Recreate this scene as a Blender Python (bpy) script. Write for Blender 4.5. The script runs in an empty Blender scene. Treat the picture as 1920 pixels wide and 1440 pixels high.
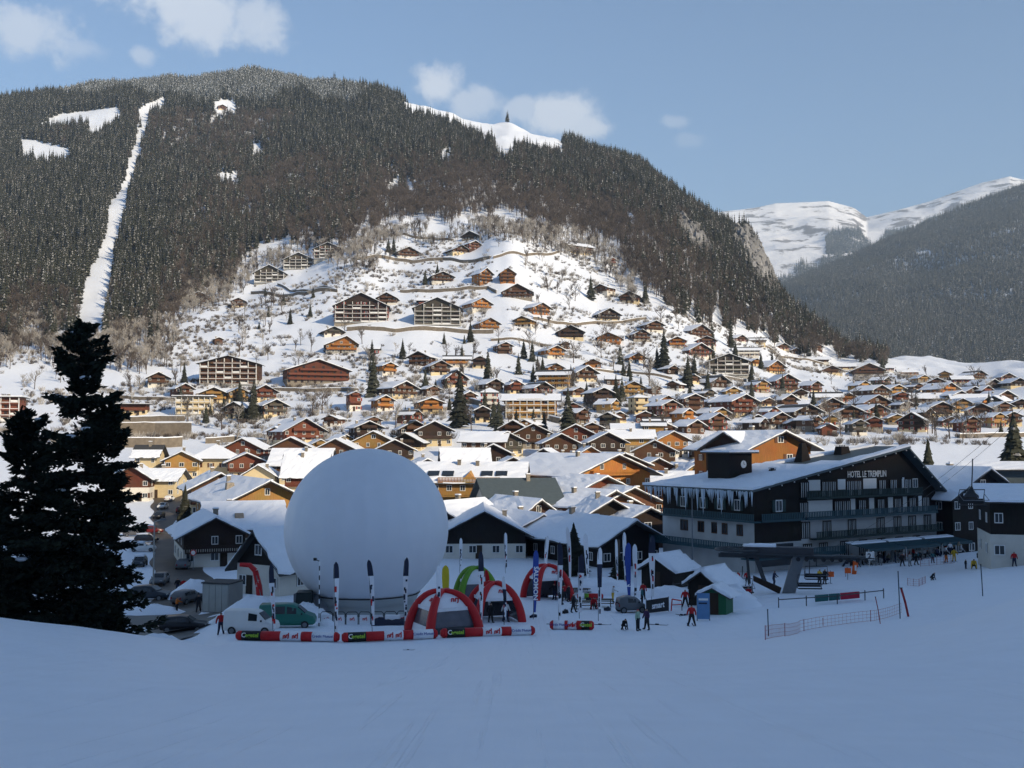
import bpy, bmesh, math, random
import numpy as np
from mathutils import Vector, Matrix
R = math.radians
sc = bpy.context.scene
COL = sc.collection
rng = np.random.default_rng(7)
random.seed(7)

# ------------------------------------------------------------------ camera
FPX = 1968.0                      # focal length in photo pixels (1920 wide)
TH = math.atan(110 / FPX)         # camera tilted up a little
CT, ST = math.cos(TH), math.sin(TH)
CAMZ = 17.5
cam_d = bpy.data.cameras.new('camera'); cam = bpy.data.objects.new('camera', cam_d); COL.objects.link(cam)
cam.location = (0, 0, CAMZ); cam.rotation_euler = (math.pi / 2 + TH, 0, 0)
cam_d.sensor_width = 36; cam_d.lens = 36 * FPX / 1920; cam_d.clip_start = 0.5; cam_d.clip_end = 60000
sc.camera = cam

# ------------------------------------------------------------------ light
SUN_EL, SUN_AZ = R(23), R(134)    # azimuth clockwise from +Y: behind the camera, to the right
SUNV = Vector((math.sin(SUN_AZ) * math.cos(SUN_EL), math.cos(SUN_AZ) * math.cos(SUN_EL), math.sin(SUN_EL)))
sl = bpy.data.lights.new('sun', 'SUN'); so = bpy.data.objects.new('sun', sl); COL.objects.link(so)
sl.energy = 5.0; sl.angle = R(0.53); sl.color = (1.0, 0.85, 0.63)
so.rotation_euler = (-SUNV).to_track_quat('-Z', 'Y').to_euler(); so.location = (0, -50, 120)
W = bpy.data.worlds.new('World'); sc.world = W; W.use_nodes = True
sc.view_settings.view_transform = 'Standard'; sc.view_settings.look = 'None'
sc.view_settings.exposure = 0.64; sc.view_settings.gamma = 1.0
sc.render.engine = 'CYCLES'
sc.cycles.use_denoising = True
try: sc.cycles.denoiser = 'OPENIMAGEDENOISE'
except Exception: pass
sc.cycles.max_bounces = 6; sc.cycles.diffuse_bounces = 3; sc.cycles.glossy_bounces = 2
sc.cycles.transmission_bounces = 3; sc.cycles.transparent_max_bounces = 8; sc.cycles.volume_bounces = 0
sc.cycles.use_adaptive_sampling = True; sc.cycles.adaptive_threshold = 0.02

def pdir(px, py):
    a = (px - 960) / FPX; v = (720 - py) / FPX
    return (a / (CT - v * ST), (ST + v * CT) / (CT - v * ST))     # x/y and z/y slopes
def proj(x, y, z):
    """world -> photo pixel"""
    dz = z - CAMZ
    f = y * CT + dz * ST; up = -y * ST + dz * CT
    return 960 + FPX * x / f, 720 - FPX * up / f

def world_nodes():
    nt = W.node_tree; N = nt.nodes; L = nt.links; N.clear()
    out = N.new('ShaderNodeOutputWorld'); bg = N.new('ShaderNodeBackground')
    sky = N.new('ShaderNodeTexSky'); sky.sky_type = 'NISHITA'; sky.sun_disc = False
    sky.sun_elevation = SUN_EL; sky.sun_rotation = SUN_AZ; sky.altitude = 1000
    sky.air_density = 1.2; sky.dust_density = 0.05; sky.ozone_density = 4.0
    bg.inputs['Strength'].default_value = 0.099
    tc = N.new('ShaderNodeTexCoord')
    nz = N.new('ShaderNodeTexNoise'); nz.inputs['Scale'].default_value = 22; nz.inputs['Detail'].default_value = 7
    nz.inputs['Roughness'].default_value = 0.62
    L.new(tc.outputs['Generated'], nz.inputs['Vector'])
    nz2 = N.new('ShaderNodeTexNoise'); nz2.inputs['Scale'].default_value = 5; nz2.inputs['Detail'].default_value = 3
    L.new(tc.outputs['Generated'], nz2.inputs['Vector'])
    blobs = [(60, 62, .055, .026, .8), (120, 85, .05, .012, .45), (390, 22, .072, .03, .95), (465, 32, .04, .028, .8),
             (265, 104, .014, .010, .55), (830, 165, .028, .026, .95), (875, 190, .05, .018, .7),
             (1045, 215, .042, .022, 1.0), (1095, 240, .034, .018, .95), (985, 205, .03, .016, .7),
             (1265, 228, .018, .008, .35), (1290, 262, .02, .008, .2)]
    # clouds beyond the frame, of the same kind
    blobs += [(-500, -60, .07, .03, .9), (-900, 120, .06, .025, .8), (2500, 60, .06, .025, .7), (700, -420, .08, .03, .8), (1500, -700, .09, .04, .8)]
    acc = None
    for (px, py, sx, sy, k) in blobs:
        a, b = pdir(px, py); c = Vector((a, 1, b)).normalized()
        su = N.new('ShaderNodeVectorMath'); su.operation = 'SUBTRACT'; su.inputs[1].default_value = c
        L.new(tc.outputs['Generated'], su.inputs[0])
        mu = N.new('ShaderNodeVectorMath'); mu.operation = 'MULTIPLY'; mu.inputs[1].default_value = (1 / sx, 1 / sx, 1 / sy)
        L.new(su.outputs[0], mu.inputs[0])
        ln = N.new('ShaderNodeVectorMath'); ln.operation = 'LENGTH'; L.new(mu.outputs[0], ln.inputs[0])
        ad = N.new('ShaderNodeMath'); ad.operation = 'MULTIPLY_ADD'; ad.inputs[1].default_value = -2.6; ad.inputs[2].default_value = 1.3
        L.new(nz.outputs['Fac'], ad.inputs[0])
        sm = N.new('ShaderNodeMath'); sm.operation = 'ADD'; L.new(ln.outputs['Value'], sm.inputs[0]); L.new(ad.outputs[0], sm.inputs[1])
        mr = N.new('ShaderNodeMapRange'); mr.interpolation_type = 'SMOOTHSTEP'
        mr.inputs['From Min'].default_value = 1.05; mr.inputs['From Max'].default_value = 0.35
        mr.inputs['To Max'].default_value = k
        L.new(sm.outputs[0], mr.inputs['Value'])
        if acc is None: acc = mr.outputs['Result']
        else:
            mx = N.new('ShaderNodeMath'); mx.operation = 'MAXIMUM'; L.new(acc, mx.inputs[0]); L.new(mr.outputs['Result'], mx.inputs[1]); acc = mx.outputs[0]
    sc_ = N.new('ShaderNodeMath'); sc_.operation = 'MULTIPLY'; sc_.inputs[1].default_value = 0.85; L.new(acc, sc_.inputs[0])
    mix = N.new('ShaderNodeMixRGB'); L.new(sc_.outputs[0], mix.inputs['Fac'])
    L.new(sky.outputs['Color'], mix.inputs['Color1'])
    mixc = N.new('ShaderNodeMixRGB'); mixc.inputs['Color1'].default_value = (5.0, 5.5, 6.3, 1); mixc.inputs['Color2'].default_value = (6.6, 6.8, 7.2, 1)
    L.new(nz2.outputs['Fac'], mixc.inputs['Fac']); L.new(mixc.outputs[0], mix.inputs['Color2'])
    L.new(mix.outputs[0], bg.inputs['Color']); L.new(bg.outputs[0], out.inputs[0])
world_nodes()

# ------------------------------------------------------------------ noise
def _hash(ix, iy, s):
    n = (ix.astype(np.int64) * 374761393 + iy.astype(np.int64) * 668265263 + s * 1442695041) & 0x7fffffff
    n = ((n ^ (n >> 13)) * 1274126177) & 0x7fffffff
    return ((n ^ (n >> 16)) & 0xffff) / 65535.0
def vnoise(x, y, s=0):
    x = np.asarray(x, float); y = np.asarray(y, float)
    ix = np.floor(x); iy = np.floor(y); fx = x - ix; fy = y - iy
    fx = fx * fx * (3 - 2 * fx); fy = fy * fy * (3 - 2 * fy)
    a = _hash(ix, iy, s); b = _hash(ix + 1, iy, s); c = _hash(ix, iy + 1, s); d = _hash(ix + 1, iy + 1, s)
    return (a * (1 - fx) + b * fx) * (1 - fy) + (c * (1 - fx) + d * fx) * fy
def fbm(x, y, s=0, o=4):
    t = 0; a = 1; n = 0
    for i in range(o):
        t = t + a * vnoise(x * 2 ** i, y * 2 ** i, s + i); n += a; a *= .5
    return t / n
def sstep(a, b, x):
    t = np.clip((x - a) / (b - a), 0, 1); return t * t * (3 - 2 * t)

# ------------------------------------------------------------------ terrain
def zpy(D, py): return CAMZ + D * pdir(960, py)[1]
P = lambda D, py: (D, zpy(D, py))
TAB = {
 -300: [(200, 1), (270, 4), (340, 13), (440, 24), P(500, 745), P(600, 660), P(800, 555), P(1000, 455), P(1300, 340), P(1600, 230), P(1750, 195), P(2300, 330)],
 0: [(200, 1), (270, 4), (340, 13), (440, 24), P(500, 740), P(600, 655), P(700, 610), P(800, 550), P(1000, 450), P(1300, 325), P(1600, 220), P(1750, 186), P(2300, 330)],
 200: [(200, 1), (270, 4), (340, 13), P(430, 806), P(500, 735), P(600, 655), P(700, 605), P(800, 545), P(1000, 445), P(1300, 310), P(1600, 190), P(1750, 158), P(2300, 300)],
 450: [(200, 0), (270, 4), (340, 12), P(420, 812), P(500, 740), P(600, 660), P(700, 592), P(800, 530), P(1000, 440), P(1300, 305), P(1600, 172), P(1720, 135), P(2300, 300)],
 700: [(200, 0), (270, 5), P(330, 850), P(420, 790), P(500, 725), P(600, 640), P(700, 560), P(800, 490), P(1000, 400), P(1300, 285), P(1550, 185), P(1650, 168), P(2300, 350)],
 950: [(200, 0), (270, 5), P(330, 848), P(400, 800), P(500, 735), P(600, 645), P(700, 550), P(820, 450), P(1000, 380), P(1300, 275), P(1450, 240), P(1560, 232), P(2300, 450)],
 1200: [(200, 0), (280, 5), P(350, 838), P(420, 795), P(500, 745), P(600, 675), P(700, 600), P(800, 525), P(1000, 420), P(1200, 345), P(1370, 308), P(1500, 320), P(2300, 600)],
 1400: [(200, 0), (300, 5), P(380, 830), P(450, 790), P(550, 735), P(650, 690), P(750, 650), P(850, 600), P(1000, 510), P(1150, 432), P(1250, 445), P(1600, 640), P(2300, 700)],
 1500: [(200, 0), (300, 5), P(380, 830), P(450, 795), P(550, 745), P(650, 712), P(800, 675), P(900, 645), P(1000, 605), P(1060, 598), P(1200, 640), P(1600, 700), P(2300, 720)],
 1600: [(200, 0), (300, 5), P(380, 832), P(450, 800), P(550, 760), P(650, 727), P(800, 698), P(900, 682), P(980, 675), P(1100, 682), P(1300, 705), P(2300, 730)],
 1700: [(200, 0), (300, 5), P(380, 834), P(450, 803), P(550, 765), P(650, 735), P(800, 706), P(950, 690), P(1150, 668), P(1300, 672), P(2300, 720)],
 1850: [(200, 0), (300, 5), P(380, 834), P(450, 803), P(550, 765), P(650, 735), P(800, 710), P(950, 695), P(1150, 688), P(1500, 690), P(2300, 720)],
 2300: [(200, 0), (300, 6), P(380, 834), P(450, 800), P(550, 760), P(650, 728), P(800, 695), P(950, 670), P(1150, 660), P(1500, 660), P(2300, 690)],
}
_cols = sorted(TAB); _U = np.array([(p - 960) / FPX for p in _cols])
_DG = np.linspace(150, 2300, 900)
def _prof(pts):
    pts = [(150, 0.0)] + pts
    d = np.array([p[0] for p in pts]); z = np.array([p[1] for p in pts])
    zz = np.interp(_DG, d, z)
    k = np.hanning(27); k /= k.sum(); pad = np.pad(zz, 13, mode='edge'); sm = np.convolve(pad, k, 'valid')
    w = sstep(190, 300, _DG); return zz * (1 - w) + sm * w
_Z = np.array([_prof(TAB[c]) for c in _cols])
YS = np.array([-60, 0, 50, 75, 90, 130, 150, 4000]); ZS = np.array([25.7, 15.8, 7.5, 3.4, 2.2, 0.1, 0, 0])
RIDGE_Y, RIDGE_Z = -800.0, 603.0
def ground(x, y):
    x = np.asarray(x, float); y = np.asarray(y, float)
    yy = np.maximum(y, 1e-3)
    u = np.clip(x / yy, _U[0], _U[-1])
    D = np.clip(yy, 150, 2299.9)
    # hill table, bilinear
    fi = (D - 150) / (2150) * (len(_DG) - 1); i0 = np.clip(np.floor(fi).astype(int), 0, len(_DG) - 2); fd = fi - i0
    ci = np.clip(np.searchsorted(_U, u) - 1, 0, len(_U) - 2); fu = (u - _U[ci]) / (_U[ci + 1] - _U[ci]); fu = fu * fu * (3 - 2 * fu) * .5 + fu * .5
    zf = (_Z[ci, i0] * (1 - fd) + _Z[ci, i0 + 1] * fd) * (1 - fu) + (_Z[ci + 1, i0] * (1 - fd) + _Z[ci + 1, i0 + 1] * fd) * fu
    zs = np.interp(y, YS, ZS)
    # mountain behind the camera
    m = y < -60
    t = np.clip((-60 - y) / (-60 - RIDGE_Y), 0, 2)
    zb = np.where(t < 1, 25.7 + (RIDGE_Z - 25.7) * t ** .95, RIDGE_Z - (t - 1) * 300)
    zs = np.where(m, zb + (fbm(x / 90., y / 90., 11) - .5) * 24 * np.clip(t * 3, 0, 1), zs)
    # left knoll whose edge hides the road below
    xl = -x / yy
    yc = np.interp(xl, [.2, .234, .274, .335, .41, .49, .7], [76, 70, 62, 55, 52, 50, 50])
    amp = np.interp(xl, [.2, .234, .274, .335, .41, .49, .7], [0, 0, .12, .8, 1.35, 1.8, 2.2])
    front = np.exp(-((y - yc) / 20.) ** 2)
    zk = zs + amp * front
    zlow = np.interp(y, [0, 60, 75, 90, 130, 4000], [6, 2.6, 1.6, 1.0, 0, 0])
    drop = sstep(0, 14, y - yc) * sstep(.262, .315, xl) * (y > 0) * sstep(150, 120, y)
    zs = np.where((y > 0), zk * (1 - drop) + np.minimum(zlow, zk) * drop, zs)
    # right-hand side of the piste keeps a little higher
    zs = zs + np.where(y > 0, (.9 * sstep(.12, .35, x / yy) + 2.4 * sstep(.34, .54, x / yy)) * sstep(20, 60, y) * sstep(210, 150, y), 0)
    front_w = sstep(150, 165, y)
    ang = np.abs(np.arctan2(x, y)); fw = sstep(R(60), R(38), ang) * front_w
    z = zs * (1 - fw) + zf * fw
    # gullies and small relief
    rel = sstep(380, 900, y) * sstep(R(60), R(38), ang)
    z = z + rel * ((fbm(x / 60., y / 160., 3) - .5) * 26) + sstep(250, 420, y) * (fbm(x / 22., y / 26., 5) - .5) * 2.2
    z = z + (fbm(x / 9., y / 9., 8, 3) - .5) * .35 * sstep(3, 20, np.abs(y) + np.abs(x))
    return z
def gz(x, y): return float(ground(np.array([x]), np.array([y]))[0])
_RAYD = np.concatenate([np.arange(10, 200, .25), np.arange(200, 2290, 1.0)])
def hit(px, py):
    a, b = pdir(px, py)
    g = ground(a * _RAYD, _RAYD); rz = CAMZ + b * _RAYD
    i = np.nonzero(rz <= g)[0]
    i = i[0] if len(i) else len(_RAYD) - 1
    D = _RAYD[i]; return Vector((a * D, D, float(g[i])))
def at(px, py, D):
    a, b = pdir(px, py); return Vector((a * D, D, CAMZ + b * D))
def onG(px, D):
    """ground point in photo column px at depth D"""
    a = (px - 960) / FPX
    for _ in range(3):
        z = gz(a * D, D); f = D * CT + (z - CAMZ) * ST; a = (px - 960) / FPX * f / D
    return Vector((a * D, D, gz(a * D, D)))

# ------------------------------------------------------------------ object helpers
def tag(o, label=None, cat=None, group=None, kind=None):
    if label: o['label'] = label
    if cat: o['category'] = cat
    if group: o['group'] = group
    if kind: o['kind'] = kind
    return o
def mesh_of(name, V, F, mats=(), mi=None, smooth=False):
    me = bpy.data.meshes.new(name); me.from_pydata([tuple(v) for v in V], [], F)
    for m in mats: me.materials.append(m)
    if mi is not None and len(mi): me.polygons.foreach_set('material_index', np.asarray(mi, dtype=np.int32))
    if smooth: me.polygons.foreach_set('use_smooth', np.ones(len(me.polygons), dtype=bool))
    me.update(); return me
def obj(name, me, parent=None, loc=None, rz=None, scale=None):
    o = bpy.data.objects.new(name, me); COL.objects.link(o)
    if parent is not None: o.parent = parent
    if loc is not None: o.location = loc
    if rz is not None: o.rotation_euler = (0, 0, rz)
    if scale is not None: o.scale = scale
    return o
def empty(name, loc=(0, 0, 0), rz=0):
    o = bpy.data.objects.new(name, None); COL.objects.link(o); o.location = loc; o.rotation_euler = (0, 0, rz); o.empty_display_size = .3
    return o
def copy_tree(o, parent=None):
    c = o.copy(); COL.objects.link(c); c.parent = parent
    for ch in list(o.children): copy_tree(ch, c)
    return c
class MB:
    """collects simple shapes; build() links them as one mesh object"""
    def __init__(s): s.V = []; s.F = []; s.M = []
    def add(s, V, F, m=0):
        n = len(s.V); s.V += [tuple(v) for v in V]; s.F += [tuple(i + n for i in f) for f in F]; s.M += [m] * len(F); return s
    def box(s, x0, x1, y0, y1, z0, z1, m=0):
        return s.add([(x0, y0, z0), (x1, y0, z0), (x1, y1, z0), (x0, y1, z0), (x0, y0, z1), (x1, y0, z1), (x1, y1, z1), (x0, y1, z1)],
                     [(0, 3, 2, 1), (4, 5, 6, 7), (0, 1, 5, 4), (1, 2, 6, 5), (2, 3, 7, 6), (3, 0, 4, 7)], m)
    def frus(s, x, y, z0, z1, a0, b0, a1, b1, m=0):
        V = [(x - a0, y - b0, z0), (x + a0, y - b0, z0), (x + a0, y + b0, z0), (x - a0, y + b0, z0), (x - a1, y - b1, z1), (x + a1, y - b1, z1), (x + a1, y + b1, z1), (x - a1, y + b1, z1)]
        return s.add(V, [(0, 3, 2, 1), (4, 5, 6, 7), (0, 1, 5, 4), (1, 2, 6, 5), (2, 3, 7, 6), (3, 0, 4, 7)], m)
    def hexa(s, pts, m=0):   # 8 points: bottom ring 0-3, top ring 4-7
        return s.add(pts, [(0, 3, 2, 1), (4, 5, 6, 7), (0, 1, 5, 4), (1, 2, 6, 5), (2, 3, 7, 6), (3, 0, 4, 7)], m)
    def bar(s, a, b, r0, r1=None, n=6, m=0, caps=True):
        a = Vector(a); b = Vector(b); r1 = r0 if r1 is None else r1
        d = (b - a); 
        if d.length < 1e-6: return s
        d.normalize(); up = Vector((0, 0, 1)) if abs(d.z) < .9 else Vector((1, 0, 0))
        e = d.cross(up).normalized(); f = d.cross(e)
        V = []
        for p, r in ((a, r0), (b, r1)):
            for i in range(n):
                t = 2 * math.pi * i / n; V.append(p + e * (r * math.cos(t)) + f * (r * math.sin(t)))
        F = [(i, i + n, (i + 1) % n + n, (i + 1) % n) for i in range(n)]
        if caps: F += [tuple(range(n)), tuple(range(2 * n - 1, n - 1, -1))]
        return s.add(V, F, m)
    def tube(s, pts, r, n=6, m=0):
        """tube through points, radius number or list"""
        pts = [Vector(p) for p in pts]; rs = r if isinstance(r, (list, tuple)) else [r] * len(pts)
        V = []; prev = None
        for i, p in enumerate(pts):
            d = (pts[min(i + 1, len(pts) - 1)] - pts[max(i - 1, 0)]).normalized()
            if prev is None:
                up = Vector((0, 0, 1)) if abs(d.z) < .9 else Vector((1, 0, 0)); e = d.cross(up).normalized()
            else: e = (prev - d * prev.dot(d)).normalized()
            prev = e; f = d.cross(e)
            for k in range(n):
                t = 2 * math.pi * k / n; V.append(p + e * (rs[i] * math.cos(t)) + f * (rs[i] * math.sin(t)))
        F = []
        for i in range(len(pts) - 1):
            for k in range(n):
                F.append((i * n + k, (i + 1) * n + k, (i + 1) * n + (k + 1) % n, i * n + (k + 1) % n))
        F += [tuple(range(n)), tuple(range(len(V) - 1, len(V) - n - 1, -1))]
        return s.add(V, F, m)
    def prism(s, poly, y0, y1, m=0):    # polygon in x-z extruded along y
        n = len(poly); V = [(p[0], y0, p[1]) for p in poly] + [(p[0], y1, p[1]) for p in poly]
        F = [tuple(range(n)), tuple(range(2 * n - 1, n - 1, -1))] + [(i, i + n, (i + 1) % n + n, (i + 1) % n) for i in range(n)]
        return s.add(V, F, m)
    def ball(s, c, r, nu=8, nv=6, m=0, sz=1.0):
        V = []; F = []
        for j in range(nv + 1):
            t = math.pi * j / nv
            for i in range(nu):
                p = 2 * math.pi * i / nu; V.append((c[0] + r * math.sin(t) * math.cos(p), c[1] + r * math.sin(t) * math.sin(p), c[2] + r * sz * math.cos(t)))
        for j in range(nv):
            for i in range(nu): F.append((j * nu + i, (j + 1) * nu + i, (j + 1) * nu + (i + 1) % nu, j * nu + (i + 1) % nu))
        return s.add(V, F, m)
    def mesh(s, name, mats, smooth=False):
        if not isinstance(mats, (list, tuple)): mats = [mats]
        me = mesh_of(name, s.V, s.F, mats, s.M, smooth)
        bm = bmesh.new(); bm.from_mesh(me); bmesh.ops.recalc_face_normals(bm, faces=bm.faces); bm.to_mesh(me); bm.free()
        return me
    def build(s, name, mats, parent=None, smooth=False, **k): return obj(name, s.mesh(name, mats, smooth), parent, **k)

# ------------------------------------------------------------------ materials
MATS = {}
def newmat(name):
    m = bpy.data.materials.new(name); m.use_nodes = True; MATS[name] = m
    nt = m.node_tree; return m, nt.nodes, nt.links, nt.nodes['Principled BSDF']
def mat(name, col, rough=.75, var=.15, scale=3.0, bump=.0, metal=0.0, rnd=0.0, spec=.35):
    if name in MATS: return MATS[name]
    m, N, L, b = newmat(name)
    b.inputs['Roughness'].default_value = rough; b.inputs['Metallic'].default_value = metal
    b.inputs['Specular IOR Level'].default_value = spec
    tc = N.new('ShaderNodeTexCoord'); nz = N.new('ShaderNodeTexNoise')
    nz.inputs['Scale'].default_value = scale; nz.inputs['Detail'].default_value = 5; L.new(tc.outputs['Object'], nz.inputs['Vector'])
    mx = N.new('ShaderNodeMixRGB'); mx.inputs['Color1'].default_value = (*[c * (1 - var) for c in col], 1); mx.inputs['Color2'].default_value = (*[min(1, c * (1 + var)) for c in col], 1)
    L.new(nz.outputs['Fac'], mx.inputs['Fac']); last = mx.outputs[0]
    if rnd:
        oi = N.new('ShaderNodeObjectInfo'); mr = N.new('ShaderNodeMapRange'); mr.inputs['To Min'].default_value = 1 - rnd; mr.inputs['To Max'].default_value = 1 + rnd
        L.new(oi.outputs['Random'], mr.inputs['Value'])
        h = N.new('ShaderNodeHueSaturation'); L.new(mr.outputs[0], h.inputs['Value']); L.new(last, h.inputs['Color']); last = h.outputs[0]
    L.new(last, b.inputs['Base Color'])
    if bump:
        bp = N.new('ShaderNodeBump'); bp.inputs['Strength'].default_value = bump; bp.inputs['Distance'].default_value = .05
        L.new(nz.outputs['Fac'], bp.inputs['Height']); L.new(bp.outputs[0], b.inputs['Normal'])
    return m
def wood(name, col, plank=.18, vertical=True):
    if name in MATS: return MATS[name]
    m, N, L, b = newmat(name); b.inputs['Roughness'].default_value = .7; b.inputs['Specular IOR Level'].default_value = .2
    tc = N.new('ShaderNodeTexCoord'); mp = N.new('ShaderNodeMapping'); L.new(tc.outputs['Object'], mp.inputs['Vector'])
    mp.inputs['Scale'].default_value = (5, 5, .6) if vertical else (.6, .6, 5)
    nz = N.new('ShaderNodeTexNoise'); nz.inputs['Scale'].default_value = 1.2; nz.inputs['Detail'].default_value = 6; L.new(mp.outputs[0], nz.inputs['Vector'])
    nb = N.new('ShaderNodeTexNoise'); nb.inputs['Scale'].default_value = .35; nb.inputs['Detail'].default_value = 3; L.new(tc.outputs['Object'], nb.inputs['Vector'])
    rp = N.new('ShaderNodeMixRGB'); rp.inputs['Color1'].default_value = (*[c * .55 for c in col], 1); rp.inputs['Color2'].default_value = (*[min(1, c * 1.35) for c in col], 1)
    L.new(nz.outputs['Fac'], rp.inputs['Fac'])
    mu = N.new('ShaderNodeMixRGB'); mu.blend_type = 'MULTIPLY'; mu.inputs['Fac'].default_value = .5; L.new(rp.outputs[0], mu.inputs['Color1']); L.new(nb.outputs['Color'], mu.inputs['Color2'])
    oi = N.new('ShaderNodeObjectInfo'); mr = N.new('ShaderNodeMapRange'); mr.inputs['To Min'].default_value = .8; mr.inputs['To Max'].default_value = 1.45
    L.new(oi.outputs['Random'], mr.inputs['Value']); h = N.new('ShaderNodeHueSaturation'); L.new(mr.outputs[0], h.inputs['Value']); L.new(mu.outputs[0], h.inputs['Color'])
    L.new(h.outputs[0], b.inputs['Base Color'])
    wv = N.new('ShaderNodeTexWave'); wv.wave_type = 'BANDS'; wv.bands_direction = 'Z' if not vertical else 'DIAGONAL'; wv.wave_profile = 'SAW'
    wv.inputs['Scale'].default_value = 1.6; wv.inputs['Distortion'].default_value = .3; L.new(tc.outputs['Object'], wv.inputs['Vector'])
    bp = N.new('ShaderNodeBump'); bp.inputs['Strength'].default_value = .5; bp.inputs['Distance'].default_value = .03; L.new(wv.outputs['Fac'], bp.inputs['Height']); L.new(bp.outputs[0], b.inputs['Normal'])
    return m
def snowmat(name, col=(.80, .83, .88), bump=.35, scale=1.2, tracks=False):
    m, N, L, b = newmat(name); b.inputs['Roughness'].default_value = .55; b.inputs['Specular IOR Level'].default_value = .25
    tc = N.new('ShaderNodeTexCoord'); nz = N.new('ShaderNodeTexNoise'); nz.inputs['Scale'].default_value = scale; nz.inputs['Detail'].default_value = 9; nz.inputs['Roughness'].default_value = .6
    geo = N.new('ShaderNodeNewGeometry'); L.new(geo.outputs['Position'], nz.inputs['Vector'])
    mx = N.new('ShaderNodeMixRGB'); mx.inputs['Color1'].default_value = (*[c * .93 for c in col], 1); mx.inputs['Color2'].default_value = (*[min(1, c * 1.05) for c in col], 1)
    L.new(nz.outputs['Fac'], mx.inputs['Fac']); L.new(mx.outputs[0], b.inputs['Base Color'])
    hgt = nz.outputs['Fac']
    if tracks:      # groomed piste, ski tracks crossing it
        mp = N.new('ShaderNodeMapping'); mp.inputs['Rotation'].default_value = (0, 0, R(62)); mp.inputs['Scale'].default_value = (1.6, .04, .3); L.new(geo.outputs['Position'], mp.inputs['Vector'])
        n2 = N.new('ShaderNodeTexNoise'); n2.inputs['Scale'].default_value = 1.6; n2.inputs['Detail'].default_value = 6; n2.inputs['Distortion'].default_value = .25; L.new(mp.outputs[0], n2.inputs['Vector'])
        mp3 = N.new('ShaderNodeMapping'); mp3.inputs['Rotation'].default_value = (0, 0, R(-28)); mp3.inputs['Scale'].default_value = (2.5, .03, .3); L.new(geo.outputs['Position'], mp3.inputs['Vector'])
        n3 = N.new('ShaderNodeTexNoise'); n3.inputs['Scale'].default_value = 1.3; n3.inputs['Detail'].default_value = 4; L.new(mp3.outputs[0], n3.inputs['Vector'])
        rr = N.new('ShaderNodeMapRange'); rr.interpolation_type = 'SMOOTHSTEP'; rr.inputs['From Min'].default_value = .60; rr.inputs['From Max'].default_value = .68; L.new(n3.outputs['Fac'], rr.inputs['Value'])
        a1 = N.new('ShaderNodeMath'); a1.operation = 'MULTIPLY_ADD'; a1.inputs[1].default_value = .8; L.new(n2.outputs['Fac'], a1.inputs[0]); L.new(nz.outputs['Fac'], a1.inputs[2])
        a2 = N.new('ShaderNodeMath'); a2.operation = 'MULTIPLY_ADD'; a2.inputs[1].default_value = -.35; L.new(rr.outputs[0], a2.inputs[0]); L.new(a1.outputs[0], a2.inputs[2])
        hgt = a2.outputs[0]
    bp = N.new('ShaderNodeBump'); bp.inputs['Strength'].default_value = bump; bp.inputs['Distance'].default_value = .12
    L.new(hgt, bp.inputs['Height']); L.new(bp.outputs[0], b.inputs['Normal'])
    return m
SNOW = snowmat('snow_roof', (.83, .86, .91), .3, 1.5)
SNOWG = snowmat('snow_ground', (.84, .875, .93), .6, .7, tracks=True)
SNOWD = snowmat('snow_dirty', (.55, .53, .50), .6, 1.5)
ROOFD = mat('roof_dark', (.05, .05, .05), .7, .3, 2)
ROOFG = mat('roof_slate', (.075, .095, .10), .6, .25, 1.5)
WHITE = mat('paint_white', (.72, .71, .68), .6, .08, 2)
CREAM = mat('plaster_cream', (.62, .50, .30), .85, .15, 1.0, .2, rnd=.12)
PLAST = mat('plaster_white', (.66, .62, .54), .85, .12, 1.0, .2, rnd=.1)
STONE = mat('stone_wall', (.22, .19, .15), .9, .5, 2.5, .8, rnd=.2)
CONC = mat('concrete', (.32, .31, .28), .9, .25, 1.5, .3)
GLASS = mat('window_glass', (.02, .025, .03), .08, .2, 1, spec=.6)
BLACK = mat('black_rubber', (.012, .012, .013), .6, .2, 4)
STEEL = mat('grey_steel', (.16, .17, .18), .45, .2, 3, .1, .4)
DSTEEL = mat('dark_steel', (.05, .055, .06), .5, .2, 3, .1, .3)
RED = mat('red_fabric', (.50, .012, .015), .5, .12, 2)
WFAB = mat('white_fabric', (.82, .82, .84), .55, .06, 2)
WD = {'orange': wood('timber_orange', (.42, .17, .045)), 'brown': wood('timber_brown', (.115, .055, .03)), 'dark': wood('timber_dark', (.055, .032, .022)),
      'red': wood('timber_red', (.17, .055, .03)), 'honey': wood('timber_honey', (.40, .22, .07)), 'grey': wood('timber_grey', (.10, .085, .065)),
      'black': wood('timber_black', (.022, .017, .014))}
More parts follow.
